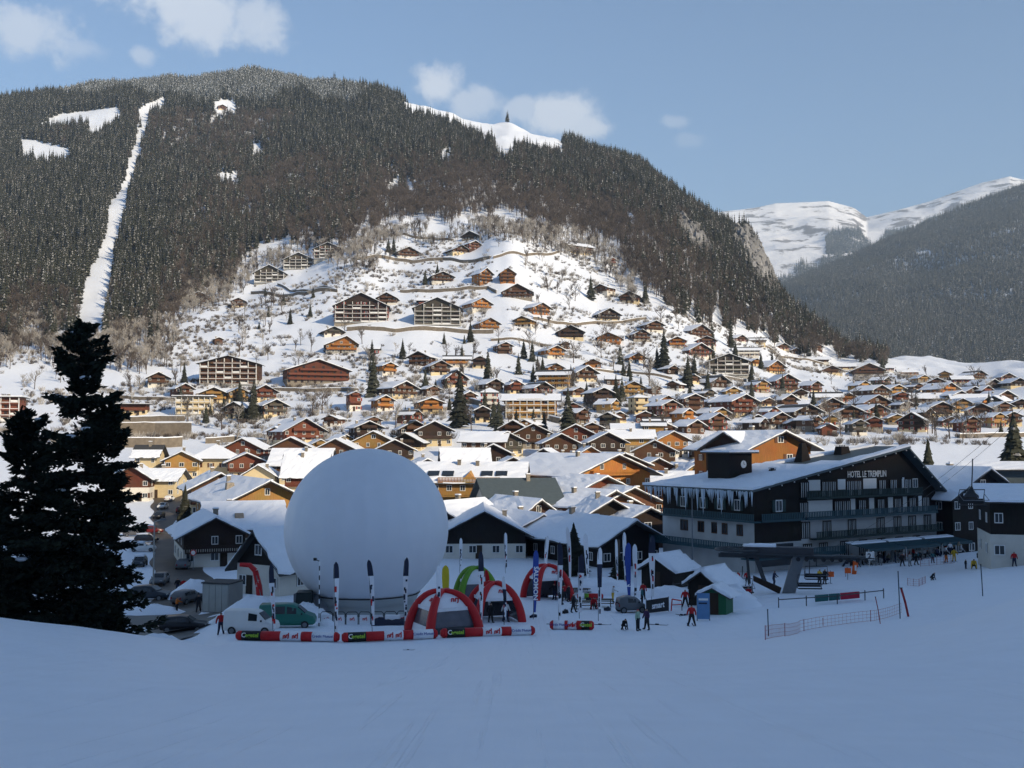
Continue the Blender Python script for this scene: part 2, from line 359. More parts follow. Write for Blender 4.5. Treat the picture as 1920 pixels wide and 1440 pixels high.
# ------------------------------------------------------------------ figures: one continuous skinned body per pose
def person_mesh(name, J, E, root='pelvis'):
    """J: joint -> (xyz, radius, slot); slots 0 jacket 1 trousers 2 skin 3 hat 4 boots/gloves"""
    me = bpy.data.meshes.new(name); bm = bmesh.new(); sk = bm.verts.layers.skin.verify(); vs = {}
    for k, (p, r, s) in J.items():
        v = bm.verts.new(p); rr = r if isinstance(r, tuple) else (r, r); v[sk].radius = tuple(q * 1.18 for q in rr); v[sk].use_root = (k == root); vs[k] = v
    for a, b in E: bm.edges.new((vs[a], vs[b]))
    bm.to_mesh(me); bm.free()
    o = bpy.data.objects.new(name, me); COL.objects.link(o)
    m = o.modifiers.new('s', 'SKIN'); m.use_smooth_shade = True
    m2 = o.modifiers.new('d', 'SUBSURF'); m2.levels = 2; m2.render_levels = 2
    dg = bpy.context.evaluated_depsgraph_get(); r = bpy.data.meshes.new_from_object(o.evaluated_get(dg))
    bpy.data.objects.remove(o); bpy.data.meshes.remove(me); r.name = name
    # slot of each face from the nearest bone
    seg = [(np.array(J[a][0]), np.array(J[b][0]), J[a][2], J[b][2]) for a, b in E]
    mi = []
    for f in r.polygons:
        c = np.array(f.center); best = (1e9, 0)
        for a, b, sa, sb in seg:
            d = b - a; t = np.clip(np.dot(c - a, d) / (np.dot(d, d) + 1e-9), 0, 1); q = np.linalg.norm(c - a - d * t)
            if q < best[0]: best = (q, sb if t > .5 else sa)
        mi.append(best[1])
    for k in range(5): r.materials.append(None)
    r.polygons.foreach_set('material_index', np.array(mi, dtype=np.int32)); r.polygons.foreach_set('use_smooth', np.ones(len(mi), dtype=bool))
    return r
def stand(lean=0.0, legs=.16, arms=((.36, 0, .95), (.36, 0, .95)), step=0.0, head=0.0, knee=.0):
    """standing figure facing -y, 1.75 m tall; arms give elbow/hand x-offset, forward and height"""
    y = lambda z: -lean * (z - .9) if z > .9 else 0
    J = {'pelvis': ((0, knee * .4, .93), (.17, .13), 1), 'waist': ((0, y(1.08), 1.08), (.16, .12), 0), 'chest': ((0, y(1.3), 1.30), (.19, .14), 0), 'neck': ((0, y(1.47), 1.47), .065, 0),
         'face': ((0, y(1.56) - .01 - head, 1.57), (.085, .10), 2), 'crown': ((0, y(1.68) - head * .5, 1.68), (.085, .095), 3)}
    E = [('pelvis', 'waist'), ('waist', 'chest'), ('chest', 'neck'), ('neck', 'face'), ('face', 'crown')]
    for s, n in ((-1, 'l'), (1, 'r')):
        a = arms[0 if s < 0 else 1]; st = step * s
        J['sh' + n] = ((s * .21, y(1.40), 1.40), .085, 0)
        J['el' + n] = ((s * (a[0] * .5 + .14), y(1.2) - a[1] * .45 + .03, (1.38 + a[2]) / 2 - .03), .065, 0)
        J['wr' + n] = ((s * a[0], y(1.1) - a[1], a[2]), .048, 0); J['ha' + n] = ((s * a[0], y(1.1) - a[1] * 1.1 - .04, a[2] - .10), .052, 4)
        J['hp' + n] = ((s * .10, knee * .4, .86), .115, 1); J['kn' + n] = ((s * (.06 + legs * .5), -st * .5 - knee, .48), .082, 1)
        J['an' + n] = ((s * (.04 + legs), -st, .12), .06, 1); J['ft' + n] = ((s * (.05 + legs * 1.05), -st - .01, .06), .065, 4); J['to' + n] = ((s * (.06 + legs * 1.1), -st - .19, .05), .05, 4)
        E += [('chest', 'sh' + n), ('sh' + n, 'el' + n), ('el' + n, 'wr' + n), ('wr' + n, 'ha' + n), ('pelvis', 'hp' + n), ('hp' + n, 'kn' + n), ('kn' + n, 'an' + n), ('an' + n, 'ft' + n), ('ft' + n, 'to' + n)]
    return J, E
def sitting():
    J, E = stand(.1, .14, ((.26, .25, 1.0), (.26, .25, 1.0)))
    for k in J:
        p, r, s = J[k]
        if k[:2] in ('kn',): p = (p[0], -.42, .48 + .12)
        elif k[:2] == 'an': p = (p[0], -.62, .60 - .32)
        elif k[:2] == 'ft': p = (p[0], -.66, .60 - .36)
        elif k[:2] == 'to': p = (p[0], -.80, .60 - .36)
        elif k[:2] == 'hp': p = (p[0], -.05, .66)
        else: p = (p[0], p[1], p[2] - .25)
        J[k] = (p, r, s)
    lo = min(J[k][0][2] - .06 for k in J)
    return {k: ((p[0], p[1], p[2] - lo), r, s) for k, (p, r, s) in J.items()}, E
def crouch():
    J, E = stand(.75, .2, ((.28, .35, .62), (.28, .35, .62)), head=.06)
    for k in J:
        p, r, s = J[k]
        if k[:2] == 'kn': p = (p[0] * 1.2, -.28, .42)
        elif k[:2] == 'hp' or k == 'pelvis': p = (p[0], .12, p[2] - .45)
        elif k[:2] not in ('an', 'ft', 'to'): p = (p[0], p[1] + .05, p[2] - .45)
        J[k] = (p, r, s)
    return J, E
POSE = {'stand': person_mesh('body', *stand()), 'wide': person_mesh('body', *stand(.05, .24, ((.36, .10, .95), (.36, .10, .95)))), 'walk': person_mesh('body', *stand(.08, .1, ((.3, -.18, .95), (.3, .22, .98)), .22)),
        'poles': person_mesh('body', *stand(.15, .14, ((.38, .32, 1.05), (.38, .32, 1.05)), knee=.08)), 'reach': person_mesh('body', *stand(.1, .13, ((.3, .42, 1.2), (.34, .1, .95)), head=.03)),
        'sit': person_mesh('body', *sitting()), 'crouch': person_mesh('body', *crouch())}
# ------------------------------------------------------------------ ground sheet (all round the camera)
def build_ground():
    ph = np.concatenate([np.linspace(-180, -32, 60)[:-1], np.linspace(-32, 32, 440), np.linspace(32, 180, 60)[1:]]) * math.pi / 180
    ph = ph[:-1]
    rr = np.geomspace(1.5, 2700, 470)
    PH, RR = np.meshgrid(ph, rr)
    X = RR * np.sin(PH); Y = RR * np.cos(PH); Z = ground(X, Y)
    nr, nc = X.shape
    V = np.stack([X.ravel(), Y.ravel(), Z.ravel()], 1)
    V = np.vstack([V, [[0, 0, gz(0, .01)]]])
    i, j = np.meshgrid(np.arange(nr - 1), np.arange(nc), indexing='ij'); j2 = (j + 1) % nc
    F = np.stack([i * nc + j, i * nc + j2, (i + 1) * nc + j2, (i + 1) * nc + j], -1).reshape(-1, 4)
    me = bpy.data.meshes.new('ground'); F = F[:, ::-1]
    me.vertices.add(len(V)); me.vertices.foreach_set('co', V.ravel())
    me.loops.add(F.size); me.loops.foreach_set('vertex_index', F.ravel().astype(np.int32))
    me.polygons.add(len(F)); me.polygons.foreach_set('loop_start', np.arange(0, F.size, 4, dtype=np.int32)); me.polygons.foreach_set('loop_total', np.full(len(F), 4, dtype=np.int32))
    me.materials.append(SNOWG); me.polygons.foreach_set('use_smooth', np.ones(len(F), dtype=bool)); me.update(); me.validate()
    o = obj('snowy_ground', me); tag(o, 'snow-covered ski slope, valley floor and hillside', 'ground', kind='structure')
build_ground()

def sheet(name, pxs, sil, base, D0, D1, nx, ny, m, rough, seed, label, cat, back=True, curve=1.0):
    """a mountainside standing from its foot (depth D0) to its crest (depth D1)"""
    U = np.linspace(pxs[0], pxs[1], nx); T = np.linspace(0, 1, ny)
    uu, tt = np.meshgrid(U, T)
    s = np.interp(uu, [p[0] for p in sil], [p[1] for p in sil]); b = np.interp(uu, [p[0] for p in base], [p[1] for p in base])
    D = D0 + (D1 - D0) * tt
    zs = CAMZ + D1 * (ST + (720 - s) / FPX * CT) / (CT - (720 - s) / FPX * ST)
    zb = CAMZ + D0 * (ST + (720 - b) / FPX * CT) / (CT - (720 - b) / FPX * ST)
    X = (uu - 960) / FPX * D * 1.0; Y = D
    Z = zb + (zs - zb) * tt ** curve
    env = np.sin(np.clip(tt, 0, 1) * math.pi) ** .7
    Z = Z + env * rough * ((1 - np.abs(2 * fbm(X / (rough * 6.), Y / (rough * 9.), seed, 5) - 1)) - .6)
    if back:
        X = np.vstack([X, X[-1:] * 1.25]); Y = np.vstack([Y, Y[-1:] * 1.25]); Z = np.vstack([Z, Z[-1:] * .3]); ny += 1
    V = np.stack([X.ravel(), Y.ravel(), Z.ravel()], 1)
    i, j = np.meshgrid(np.arange(ny - 1), np.arange(nx - 1), indexing='ij')
    F = np.stack([i * nx + j, i * nx + j + 1, (i + 1) * nx + j + 1, (i + 1) * nx + j], -1).reshape(-1, 4)
    me = mesh_of(name, V, F.tolist(), [m], None, True)
    o = obj(name, me); tag(o, label, cat, kind='structure'); return X[:-1], Y[:-1], Z[:-1], uu, tt
def rockmat():
    m, N, L, b = newmat('snow_and_rock'); b.inputs['Roughness'].default_value = .8
    geo = N.new('ShaderNodeNewGeometry'); sep = N.new('ShaderNodeSeparateXYZ'); L.new(geo.outputs['Normal'], sep.inputs[0])
    mp = N.new('ShaderNodeMapping'); mp.inputs['Scale'].default_value = (.0026, .0018, .0045); L.new(geo.outputs['Position'], mp.inputs['Vector'])
    nz = N.new('ShaderNodeTexNoise'); nz.inputs['Scale'].default_value = 2.2; nz.inputs['Detail'].default_value = 9; nz.inputs['Roughness'].default_value = .65; L.new(mp.outputs[0], nz.inputs['Vector'])
    ad = N.new('ShaderNodeMath'); ad.operation = 'MULTIPLY_ADD'; ad.inputs[1].default_value = -.55; L.new(sep.outputs['Z'], ad.inputs[0]); L.new(nz.outputs['Fac'], ad.inputs[2])
    mr = N.new('ShaderNodeMapRange'); mr.interpolation_type = 'SMOOTHSTEP'; mr.inputs['From Min'].default_value = .015; mr.inputs['From Max'].default_value = .09; L.new(ad.outputs[0], mr.inputs['Value'])
    mx = N.new('ShaderNodeMixRGB'); mx.inputs['Color1'].default_value = (.82, .83, .86, 1); mx.inputs['Color2'].default_value = (.20, .19, .19, 1)
    L.new(mr.outputs[0], mx.inputs['Fac']); L.new(mx.outputs[0], b.inputs['Base Color'])
    bp = N.new('ShaderNodeBump'); bp.inputs['Strength'].default_value = .6; bp.inputs['Distance'].default_value = 30; L.new(nz.outputs['Fac'], bp.inputs['Height']); L.new(bp.outputs[0], b.inputs['Normal'])
    return m
ROCK = rockmat()
PK = sheet('snowy_peak', (1330, 2300), [(1330, 400), (1400, 392), (1430, 388), (1460, 381), (1560, 378), (1608, 391), (1632, 410), (1690, 394), (1750, 378), (1850, 343), (1905, 331), (1960, 345), (2300, 420)],
           [(1330, 560), (1450, 545), (1600, 520), (2300, 520)], 4600, 7200, 300, 140, ROCK, 210, 21, 'far snow-covered peaks with rock bands at the head of the valley', 'mountain')
FM = sheet('forested_mountain', (1280, 2500), [(1280, 640), (1400, 575), (1480, 532), (1560, 498), (1640, 463), (1720, 428), (1800, 393), (1920, 352), (2100, 300), (2500, 260)],
           [(1280, 715), (1650, 712), (1800, 712), (2500, 712)], 1750, 3500, 160, 90, SNOWG, 60, 31, 'dark forested mountainside on the right above the valley', 'mountain')

# ------------------------------------------------------------------ trees: meshes
FIRM = mat('fir_needles', (.040, .042, .030), .85, .4, .6, rnd=.35, spec=.1)
FIRB = mat('haze_tinted_needles', (.055, .07, .07), .85, .4, .6, rnd=.3, spec=.1)  # far needles lightened and blued: distance haze put into their colour
FIRF = mat('frosted_needles', (.13, .14, .135), .85, .4, .6, rnd=.3, spec=.1)
DUST = mat('snow_dusted_needles', (.24, .235, .225), .85, .4, .6, rnd=.5, spec=.1)
BARK = mat('bark', (.075, .05, .035), .9, .4, 3, .5)
TWIG = mat('twigs_red_brown', (.092, .072, .058), .9, .3, 1, rnd=.3)
TWIGF = mat('twigs_frosted', (.36, .33, .29), .9, .3, 1, rnd=.25)
def fir_mesh(name, seed, h=22., r=3.6, layers=11, per=8, mats=None, snow=.13):
    rd = random.Random(seed); V = []; F = []; M = []
    def tri(a, b, c, m):
        n = len(V); V.extend([a, b, c]); F.append((n, n + 1, n + 2)); M.append(m)
    n = 5
    for k in range(n):
        t0 = 2 * math.pi * k / n; t1 = 2 * math.pi * (k + 1) / n; q = .018 * h
        tri((q * math.cos(t0), q * math.sin(t0), -1.5), (q * math.cos(t1), q * math.sin(t1), -1.5), (0, 0, h * .9), 1)
    for i in range(layers):
        f = i / (layers - 1); z = h * (.10 + .87 * f); rad = r * (1 - f) ** .85 * rd.uniform(.8, 1.12) + .12
        nb = max(4, int(per * (1 - f * .45))); a0 = rd.uniform(0, 6.28)
        for k in range(nb):
            a = a0 + 2 * math.pi * k / nb + rd.uniform(-.25, .25); rr = rad * rd.uniform(.7, 1.15)
            dz = -rr * rd.uniform(.25, .55); w = .42 * rr + .2
            c, s = math.cos(a), math.sin(a); zz = z + rd.uniform(-.3, .3)
            top = (0, 0, zz + .09 * h * (1 - f * .5)); tip = (c * rr, s * rr, zz + dz)
            l = (c * rr * .55 - s * w, s * rr * .55 + c * w, zz + dz * .75); r_ = (c * rr * .55 + s * w, s * rr * .55 - c * w, zz + dz * .75)
            sn = 2 if rd.random() < snow else 0
            tri(top, l, tip, sn); tri(top, tip, r_, sn if rd.random() < .5 else 0)
    return mesh_of(name, V, F, mats or [FIRM, BARK, DUST], M)
def bare_mesh(name, seed, h=12., n0=7, depth=3, mats=None, spread=.55, thick=.02, tw=1.0):
    rd = random.Random(seed); mb = MB()
    def grow(p, d, l, r, lev):
        e = p + d * l; mb.bar(p, e, r, r * .6, 3 if lev else 5, 1 if lev == 0 else 0, caps=False)
        if lev >= depth: return
        for k in range(n0 if lev == 0 else (5 if lev == 1 else 4)):
            t = rd.uniform(.35, 1.0) if lev == 0 else rd.uniform(.25, 1.0)
            q = p + d * (l * t); ax = Vector((rd.gauss(0, 1), rd.gauss(0, 1), rd.gauss(0, .4))).normalized()
            nd = (d * (1 - spread) + ax * spread + Vector((0, 0, .25))).normalized()
            grow(q, nd, l * rd.uniform(.42, .62), max(r * .5, .014 * tw), lev + 1)
    grow(Vector((0, 0, -.8)), Vector((rd.uniform(-.06, .06), rd.uniform(-.06, .06), 1)).normalized(), h * .62, h * thick, 0)
    return mb.mesh(name, mats or [TWIG, BARK])
def haze_bush(name, seed, n=34, r=1.3, h=1.8, mats=None):
    rd = random.Random(seed); mb = MB()
    for k in range(n):
        a = rd.uniform(0, 6.28); q = rd.uniform(0, .35) * r; b = rd.uniform(.2, 1.1) * r; z = rd.uniform(.5, 1) * h; a2 = a + rd.uniform(-.8, .8)
        p = (q * math.cos(a), q * math.sin(a), -.3); e = (b * math.cos(a2), b * math.sin(a2), z)
        mb.bar(p, e, .045, .02, 3, 0, caps=False)
        m = Vector(p).lerp(Vector(e), .6); mb.bar(m, m + Vector((rd.uniform(-.5, .5), rd.uniform(-.5, .5), rd.uniform(.2, .7))), .03, .015, 3, 0, caps=False)
    return mb.mesh(name, mats or [TWIG])
FIRS = [fir_mesh('fir', 1, 24, 4.4), fir_mesh('fir', 2, 20, 3.6), fir_mesh('fir', 3, 26, 4.2), fir_mesh('fir', 4, 17, 3.6, snow=.25)]
FIRSF = [fir_mesh('frosted_fir', 5, 19, 3.4, mats=[FIRF, BARK, SNOW], snow=.15), fir_mesh('frosted_fir', 6, 16, 3.0, mats=[FIRF, BARK, SNOW], snow=.1)]
FIRLO = [fir_mesh('far_fir', 11, 24, 4.2, 6, 6, [FIRB, BARK, DUST], .3), fir_mesh('far_fir', 12, 20, 4.2, 6, 6, [FIRB, BARK, DUST], .4)]  # extra dusted faces also lift the far slopes in place of haze
BARES = [bare_mesh('bare_tree', 1, 15, tw=4.5), bare_mesh('bare_tree', 2, 13, spread=.45, tw=4.5), bare_mesh('bare_tree', 3, 16, tw=4.5)]
BARESF = [bare_mesh('pale_tree', 4, 13, mats=[TWIGF, BARK], tw=4), bare_mesh('pale_tree', 5, 11, mats=[TWIGF, BARK], tw=4)]
BUSH = [haze_bush('bush', 1), haze_bush('bush', 2, 26, 1.1, 1.4), haze_bush('bush', 3, 30, 1.6, 2.2, [TWIGF])]

def scatter(name, pts, scl, meshes, label, cat):
    """one stuff object: points carrying instances by geometry nodes"""
    n = len(pts)
    me = bpy.data.meshes.new(name); me.vertices.add(n); me.vertices.foreach_set('co', np.asarray(pts, dtype=np.float32).ravel())
    a = me.attributes.new('scl', 'FLOAT', 'POINT'); a.data.foreach_set('value', np.asarray(scl, dtype=np.float32))
    b = me.attributes.new('rot', 'FLOAT', 'POINT'); b.data.foreach_set('value', rng.uniform(0, 6.28, n).astype(np.float32))
    c = me.attributes.new('idx', 'INT', 'POINT'); c.data.foreach_set('value', rng.integers(0, len(meshes), n).astype(np.int32))
    col = bpy.data.collections.new(name + '_kinds')
    for m in meshes: col.objects.link(bpy.data.objects.new(m.name, m))
    g = bpy.data.node_groups.new(name, 'GeometryNodeTree')
    g.interface.new_socket('Geometry', in_out='INPUT', socket_type='NodeSocketGeometry'); g.interface.new_socket('Geometry', in_out='OUTPUT', socket_type='NodeSocketGeometry')
    N, L = g.nodes, g.links
    gi = N.new('NodeGroupInput'); go = N.new('NodeGroupOutput'); ip = N.new('GeometryNodeInstanceOnPoints'); ci = N.new('GeometryNodeCollectionInfo')
    ci.inputs['Collection'].default_value = col; ci.inputs['Separate Children'].default_value = True; ci.inputs['Reset Children'].default_value = True
    def attr(nm, t):
        k = N.new('GeometryNodeInputNamedAttribute'); k.data_type = t; k.inputs['Name'].default_value = nm; return k.outputs['Attribute']
    cr = N.new('ShaderNodeCombineXYZ'); L.new(attr('rot', 'FLOAT'), cr.inputs['Z'])
    e2r = N.new('FunctionNodeEulerToRotation'); L.new(cr.outputs[0], e2r.inputs[0])
    L.new(gi.outputs[0], ip.inputs['Points']); L.new(ci.outputs[0], ip.inputs['Instance']); ip.inputs['Pick Instance'].default_value = True
    L.new(attr('idx', 'INT'), ip.inputs['Instance Index']); L.new(e2r.outputs[0], ip.inputs['Rotation'])
    cs = N.new('ShaderNodeCombineXYZ'); s_ = attr('scl', 'FLOAT')
    for k in 'XYZ': L.new(s_, cs.inputs[k])
    L.new(cs.outputs[0], ip.inputs['Scale']); L.new(ip.outputs[0], go.inputs[0])
    o = obj(name, me); md = o.modifiers.new('scatter', 'NODES'); md.node_group = g
    tag(o, label, cat, kind='stuff'); return o

def inpoly(x, y, poly):
    x = np.asarray(x); y = np.asarray(y); c = np.zeros(x.shape, bool); n = len(poly)
    for i in range(n):
        x0, y0 = poly[i]; x1, y1 = poly[(i + 1) % n]
        if y0 == y1: continue
        k = ((y0 > y) != (y1 > y)) & (x < (x1 - x0) * (y - y0) / (y1 - y0) + x0); c ^= k
    return c
# clearings in the forest (found from the photograph, tested on the ground point of each tree)
CUT = [(310, 182), (253, 206), (259, 240), (240, 300), (226, 350), (197, 395), (198, 430), (171, 500), (142, 585), (138, 640), (194, 640), (209, 540), (223, 455), (240, 385), (253, 330), (272, 262), (282, 215), (316, 208)]
CLEAR = [CUT, [(60, 240), (110, 215), (225, 200), (232, 222), (205, 240), (180, 262), (162, 262), (160, 236), (110, 246)], [(34, 262), (60, 262), (135, 282), (132, 312), (70, 308), (40, 290)],
         [(745, 176), (800, 190), (900, 215), (1000, 240), (1065, 262), (1050, 270), (960, 260), (900, 243), (840, 214), (770, 196)],
         [(925, 272), (960, 268), (965, 295), (930, 300)], [(398, 190), (445, 190), (445, 218), (400, 220)], [(760, 340), (778, 340), (776, 372), (762, 370)],
         [(470, 268), (492, 268), (490, 300), (474, 300)], [(410, 325), (450, 325), (450, 350), (412, 350)], [(1265, 400), (1300, 430), (1330, 480), (1310, 480), (1270, 430)],
         [(1375, 430), (1400, 440), (1430, 490), (1450, 540), (1430, 545), (1400, 500), (1380, 460)]]
EDGE_X = [-400, 0, 60, 95, 140, 200, 260, 310, 345, 400, 455, 475, 530, 640, 700, 735, 850, 880, 1000, 1060, 1110, 1160, 1210, 1330, 1440, 1560, 1640, 1700, 1720, 2600]
EDGE_Y = [640, 650, 605, 640, 650, 650, 660, 650, 568, 532, 520, 482, 455, 458, 466, 430, 414, 402, 418, 438, 456, 492, 575, 608, 655, 672, 690, 640, -200, -200]
def forest():
    n = 210000
    u = rng.uniform(-.62, .42, n); D = np.sqrt(rng.uniform(480 ** 2, 1950 ** 2, n))
    x = u * D; y = D; z = ground(x, y)
    px, py = proj(x, y, z)
    inj = rng.uniform(-5, 5, n); edge = np.interp(px, EDGE_X, EDGE_Y) + (fbm(px / 24., py / 120., 41) - .58) * 100
    ok = (py < edge) & ~((px > 1395) & (D > 1250)) & ~((px > 1500) & (D > 1080))
    for c in CLEAR:
        ok &= ~inpoly(px + inj, py, c)
        if c is CLEAR[3]: ok &= ~inpoly(px, py - 11, c) & ~inpoly(px, py - 20, c)
    # gaps where snow shows in streaks down the slope
    st = fbm(x / 26., y / 210., 51, 4); low = np.clip((py - (edge - 170)) / 170, 0, 1) * (px < 1250)
    thr = .22 + .13 * low; ok &= st > thr
    dec = fbm(x / 120., y / 240., 61, 4) + .20 * np.clip((py - 230) / 300, 0, 1) * (px > 300) - .10 * (px < 250)
    isdec = (rng.uniform(0, 1, n) < sstep(.34, .86, dec + .20 * low)) & (py > 215)
    top = (py < 150 + 70 * fbm(px / 70., py / 50., 63)) & (rng.uniform(0, 1, n) < sstep(820, 600, px)) & (D > 1350)
    keepd = rng.uniform(0, 1, n)
    fir = ok & ~isdec & ~top & (keepd < .72); de = ok & isdec & (keepd < .5); fro = ok & top & (keepd < .8)
    P3 = np.stack([x, y, z - .3], 1)
    sc_ = lambda m, a, b: rng.uniform(a, b, m.sum())
    scatter('fir_forest', P3[fir], sc_(fir, .42, .92), FIRS, 'dense dark fir forest covering the mountain above the village', 'forest')
    scatter('leafless_forest', P3[de], sc_(de, .55, 1.1), BARES, 'reddish-brown leafless woodland between the firs on the mountain', 'forest')
    scatter('frosted_forest', P3[fro], sc_(fro, .5, .9), FIRSF, 'frost-covered grey trees along the mountain top', 'forest')
    print('forest', fir.sum(), de.sum(), fro.sum())
    # pale leafless trees along the foot of the forest
    m = 17000; u = rng.uniform(-.55, .36, m); D = np.sqrt(rng.uniform(450 ** 2, 900 ** 2, m)); x = u * D; z = ground(x, D); px, py = proj(x, D, z)
    e = np.interp(px, EDGE_X, EDGE_Y); k = (py > e - 40) & (py < e + 45) & (fbm(x / 30., D / 60., 71) > .36) & ~inpoly(px, py, CUT) & (rng.uniform(0, 1, m) < .75) & (px < 1190)
    scatter('woodland_edge', np.stack([x, D, z], 1)[k], sc_(k, .5, 1.0), BARESF + [BARES[1]], 'pale leafless trees along the lower edge of the forest', 'woodland')
    # right-hand mountain
    X, Y, Z, uu, tt = FM; ny, nx = X.shape; m = 125000
    i = rng.uniform(0, ny - 1.001, m); j = rng.uniform(0, nx - 1.001, m); i0 = i.astype(int); j0 = j.astype(int); fi = i - i0; fj = j - j0
    def bi(A): return (A[i0, j0] * (1 - fj) + A[i0, j0 + 1] * fj) * (1 - fi) + (A[i0 + 1, j0] * (1 - fj) + A[i0 + 1, j0 + 1] * fj) * fi
    p = np.stack([bi(X), bi(Y), bi(Z) - .5], 1)
    px, py = proj(p[:, 0], p[:, 1], p[:, 2]); k = (px > 1380) & (px < 2060) & (fbm(p[:, 0] / 60, p[:, 1] / 120, 81) > .16)
    scatter('valley_forest', p[k], rng.uniform(.48, .95, k.sum()), FIRLO, 'dark spruce forest covering the right-hand mountainside', 'forest')
    # wooded patches below the far peak
    X, Y, Z, uu, tt = PK; ny, nx = X.shape; m = 26000
    i = rng.uniform(0, ny - 1.001, m); j = rng.uniform(0, nx * .45, m); i0 = i.astype(int); j0 = j.astype(int); fi = i - i0; fj = j - j0
    p = np.stack([bi(X), bi(Y), bi(Z) - .5], 1); px, py = proj(p[:, 0], p[:, 1], p[:, 2])
    poly = [(1470, 520), (1500, 495), (1550, 480), (1548, 450), (1560, 435), (1610, 432), (1640, 470), (1660, 440), (1700, 428), (1760, 405), (1800, 395), (1760, 420), (1690, 470), (1640, 520), (1480, 560)]
    k = (inpoly(px, py, poly) | (py > 520)) & (fbm(p[:, 0] / 150, p[:, 1] / 150, 91) > .42)
    scatter('far_wood', p[k], rng.uniform(1.1, 2.0, k.sum()), FIRLO, 'wooded patches on the slope below the far peak', 'forest')
forest()
def crags():
    me = []
    for s in range(3):
        rd = random.Random(s); mb = MB(); mb.ball((0, 0, 0), 1, 7, 5); mb.V = [(v[0] * rd.uniform(.6, 1.3), v[1] * rd.uniform(.6, 1.2), v[2] * rd.uniform(.8, 1.9)) for v in mb.V]; me.append(mb.mesh('crag', [ROCKG]))
    n = 9000; u = rng.uniform(.12, .28, n); D = rng.uniform(700, 1250, n); x = u * D; z = ground(x, D); px, py = proj(x, D, z)
    k = (inpoly(px, py, [(1370, 425), (1405, 435), (1440, 490), (1460, 545), (1430, 550), (1395, 500)]) & (rng.uniform(0, 1, n) < .75)) | (inpoly(px, py, [(1262, 395), (1305, 430), (1335, 485), (1305, 485), (1268, 430)]) & (rng.uniform(0, 1, n) < .3))
    scatter('crags', np.stack([x, D, z], 1)[k], rng.uniform(2.5, 7.5, k.sum()), me, 'grey rock face with snow on the right shoulder of the mountain', 'rocks')
ROCKG = mat('grey_rock', (.20, .195, .19), .9, .4, .8, .6, rnd=.3)
crags()

# ------------------------------------------------------------------ air
def haze(density):
    m = bpy.data.materials.new('haze'); m.use_nodes = True; N = m.node_tree.nodes; L = m.node_tree.links; N.clear()
    out = N.new('ShaderNodeOutputMaterial'); v = N.new('ShaderNodeVolumePrincipled')
    v.inputs['Color'].default_value = (.58, .76, 1.0, 1); v.inputs['Density'].default_value = density; v.inputs['Anisotropy'].default_value = 0.0
    L.new(v.outputs[0], out.inputs['Volume'])
    mb = MB().box(-5500, 9500, -2800, 9300, -30, 2050); o = mb.build('haze', [m]); tag(o, 'thin blue haze filling the valley air', 'haze', kind='stuff')
haze(1.0e-4)
# ------------------------------------------------------------------ houses
def unit_window(name, fr, shut=None, cross=True):
    mb = MB(); t = .09
    mb.box(-.5, .5, -.03, .02, -.5, .5, 1)                     # pane
    for a in ((-.5, -.5 + t, -.5, .5), (.5 - t, .5, -.5, .5), (-.5 + t, .5 - t, -.5, -.5 + t), (-.5 + t, .5 - t, .5 - t, .5)):
        mb.box(a[0], a[1], -.09, -.031, a[2], a[3], 0)
    if cross: mb.box(-.03, .03, -.08, -.0305, -.5 + t, .5 - t, 0)
    mats = [fr, GLASS]
    if shut is not None:
        for s in (-1, 1): mb.box(min(s * .52, s * .98), max(s * .52, s * .98), -.11, -.02, -.5, .5, 2)
        mats.append(shut)
    return mb.mesh(name, mats)
SHUTB = mat('shutter_brown', (.10, .04, .02), .7, .2, 3); SHUTR = mat('shutter_red', (.25, .03, .02), .7, .2, 3)
SHUTG = mat('shutter_green', (.015, .045, .045), .6, .2, 3)
WIN = {'w': unit_window('window', WHITE), 'b': unit_window('window', WD['brown']), 'ws': unit_window('window', WHITE, SHUTB), 'wr': unit_window('window', WHITE, SHUTR), 'wg': unit_window('window', WHITE, SHUTG)}
def frame_only(me):
    m2 = me.copy(); bm = bmesh.new(); bm.from_mesh(m2); bmesh.ops.delete(bm, geom=[f for f in bm.faces if f.material_index == 1], context='FACES'); bm.to_mesh(m2); bm.free(); return m2
WINF = {k: frame_only(v) for k, v in WIN.items()}
PANE = MB().box(-.5, .5, -.03, .02, -.5, .5).mesh('pane', [GLASS])
DOORM = MB().box(-.5, .5, -.06, .02, 0, 1, 0).box(-.32, .32, -.09, -.061, .1, .9, 0).mesh('door', [WD['dark']])

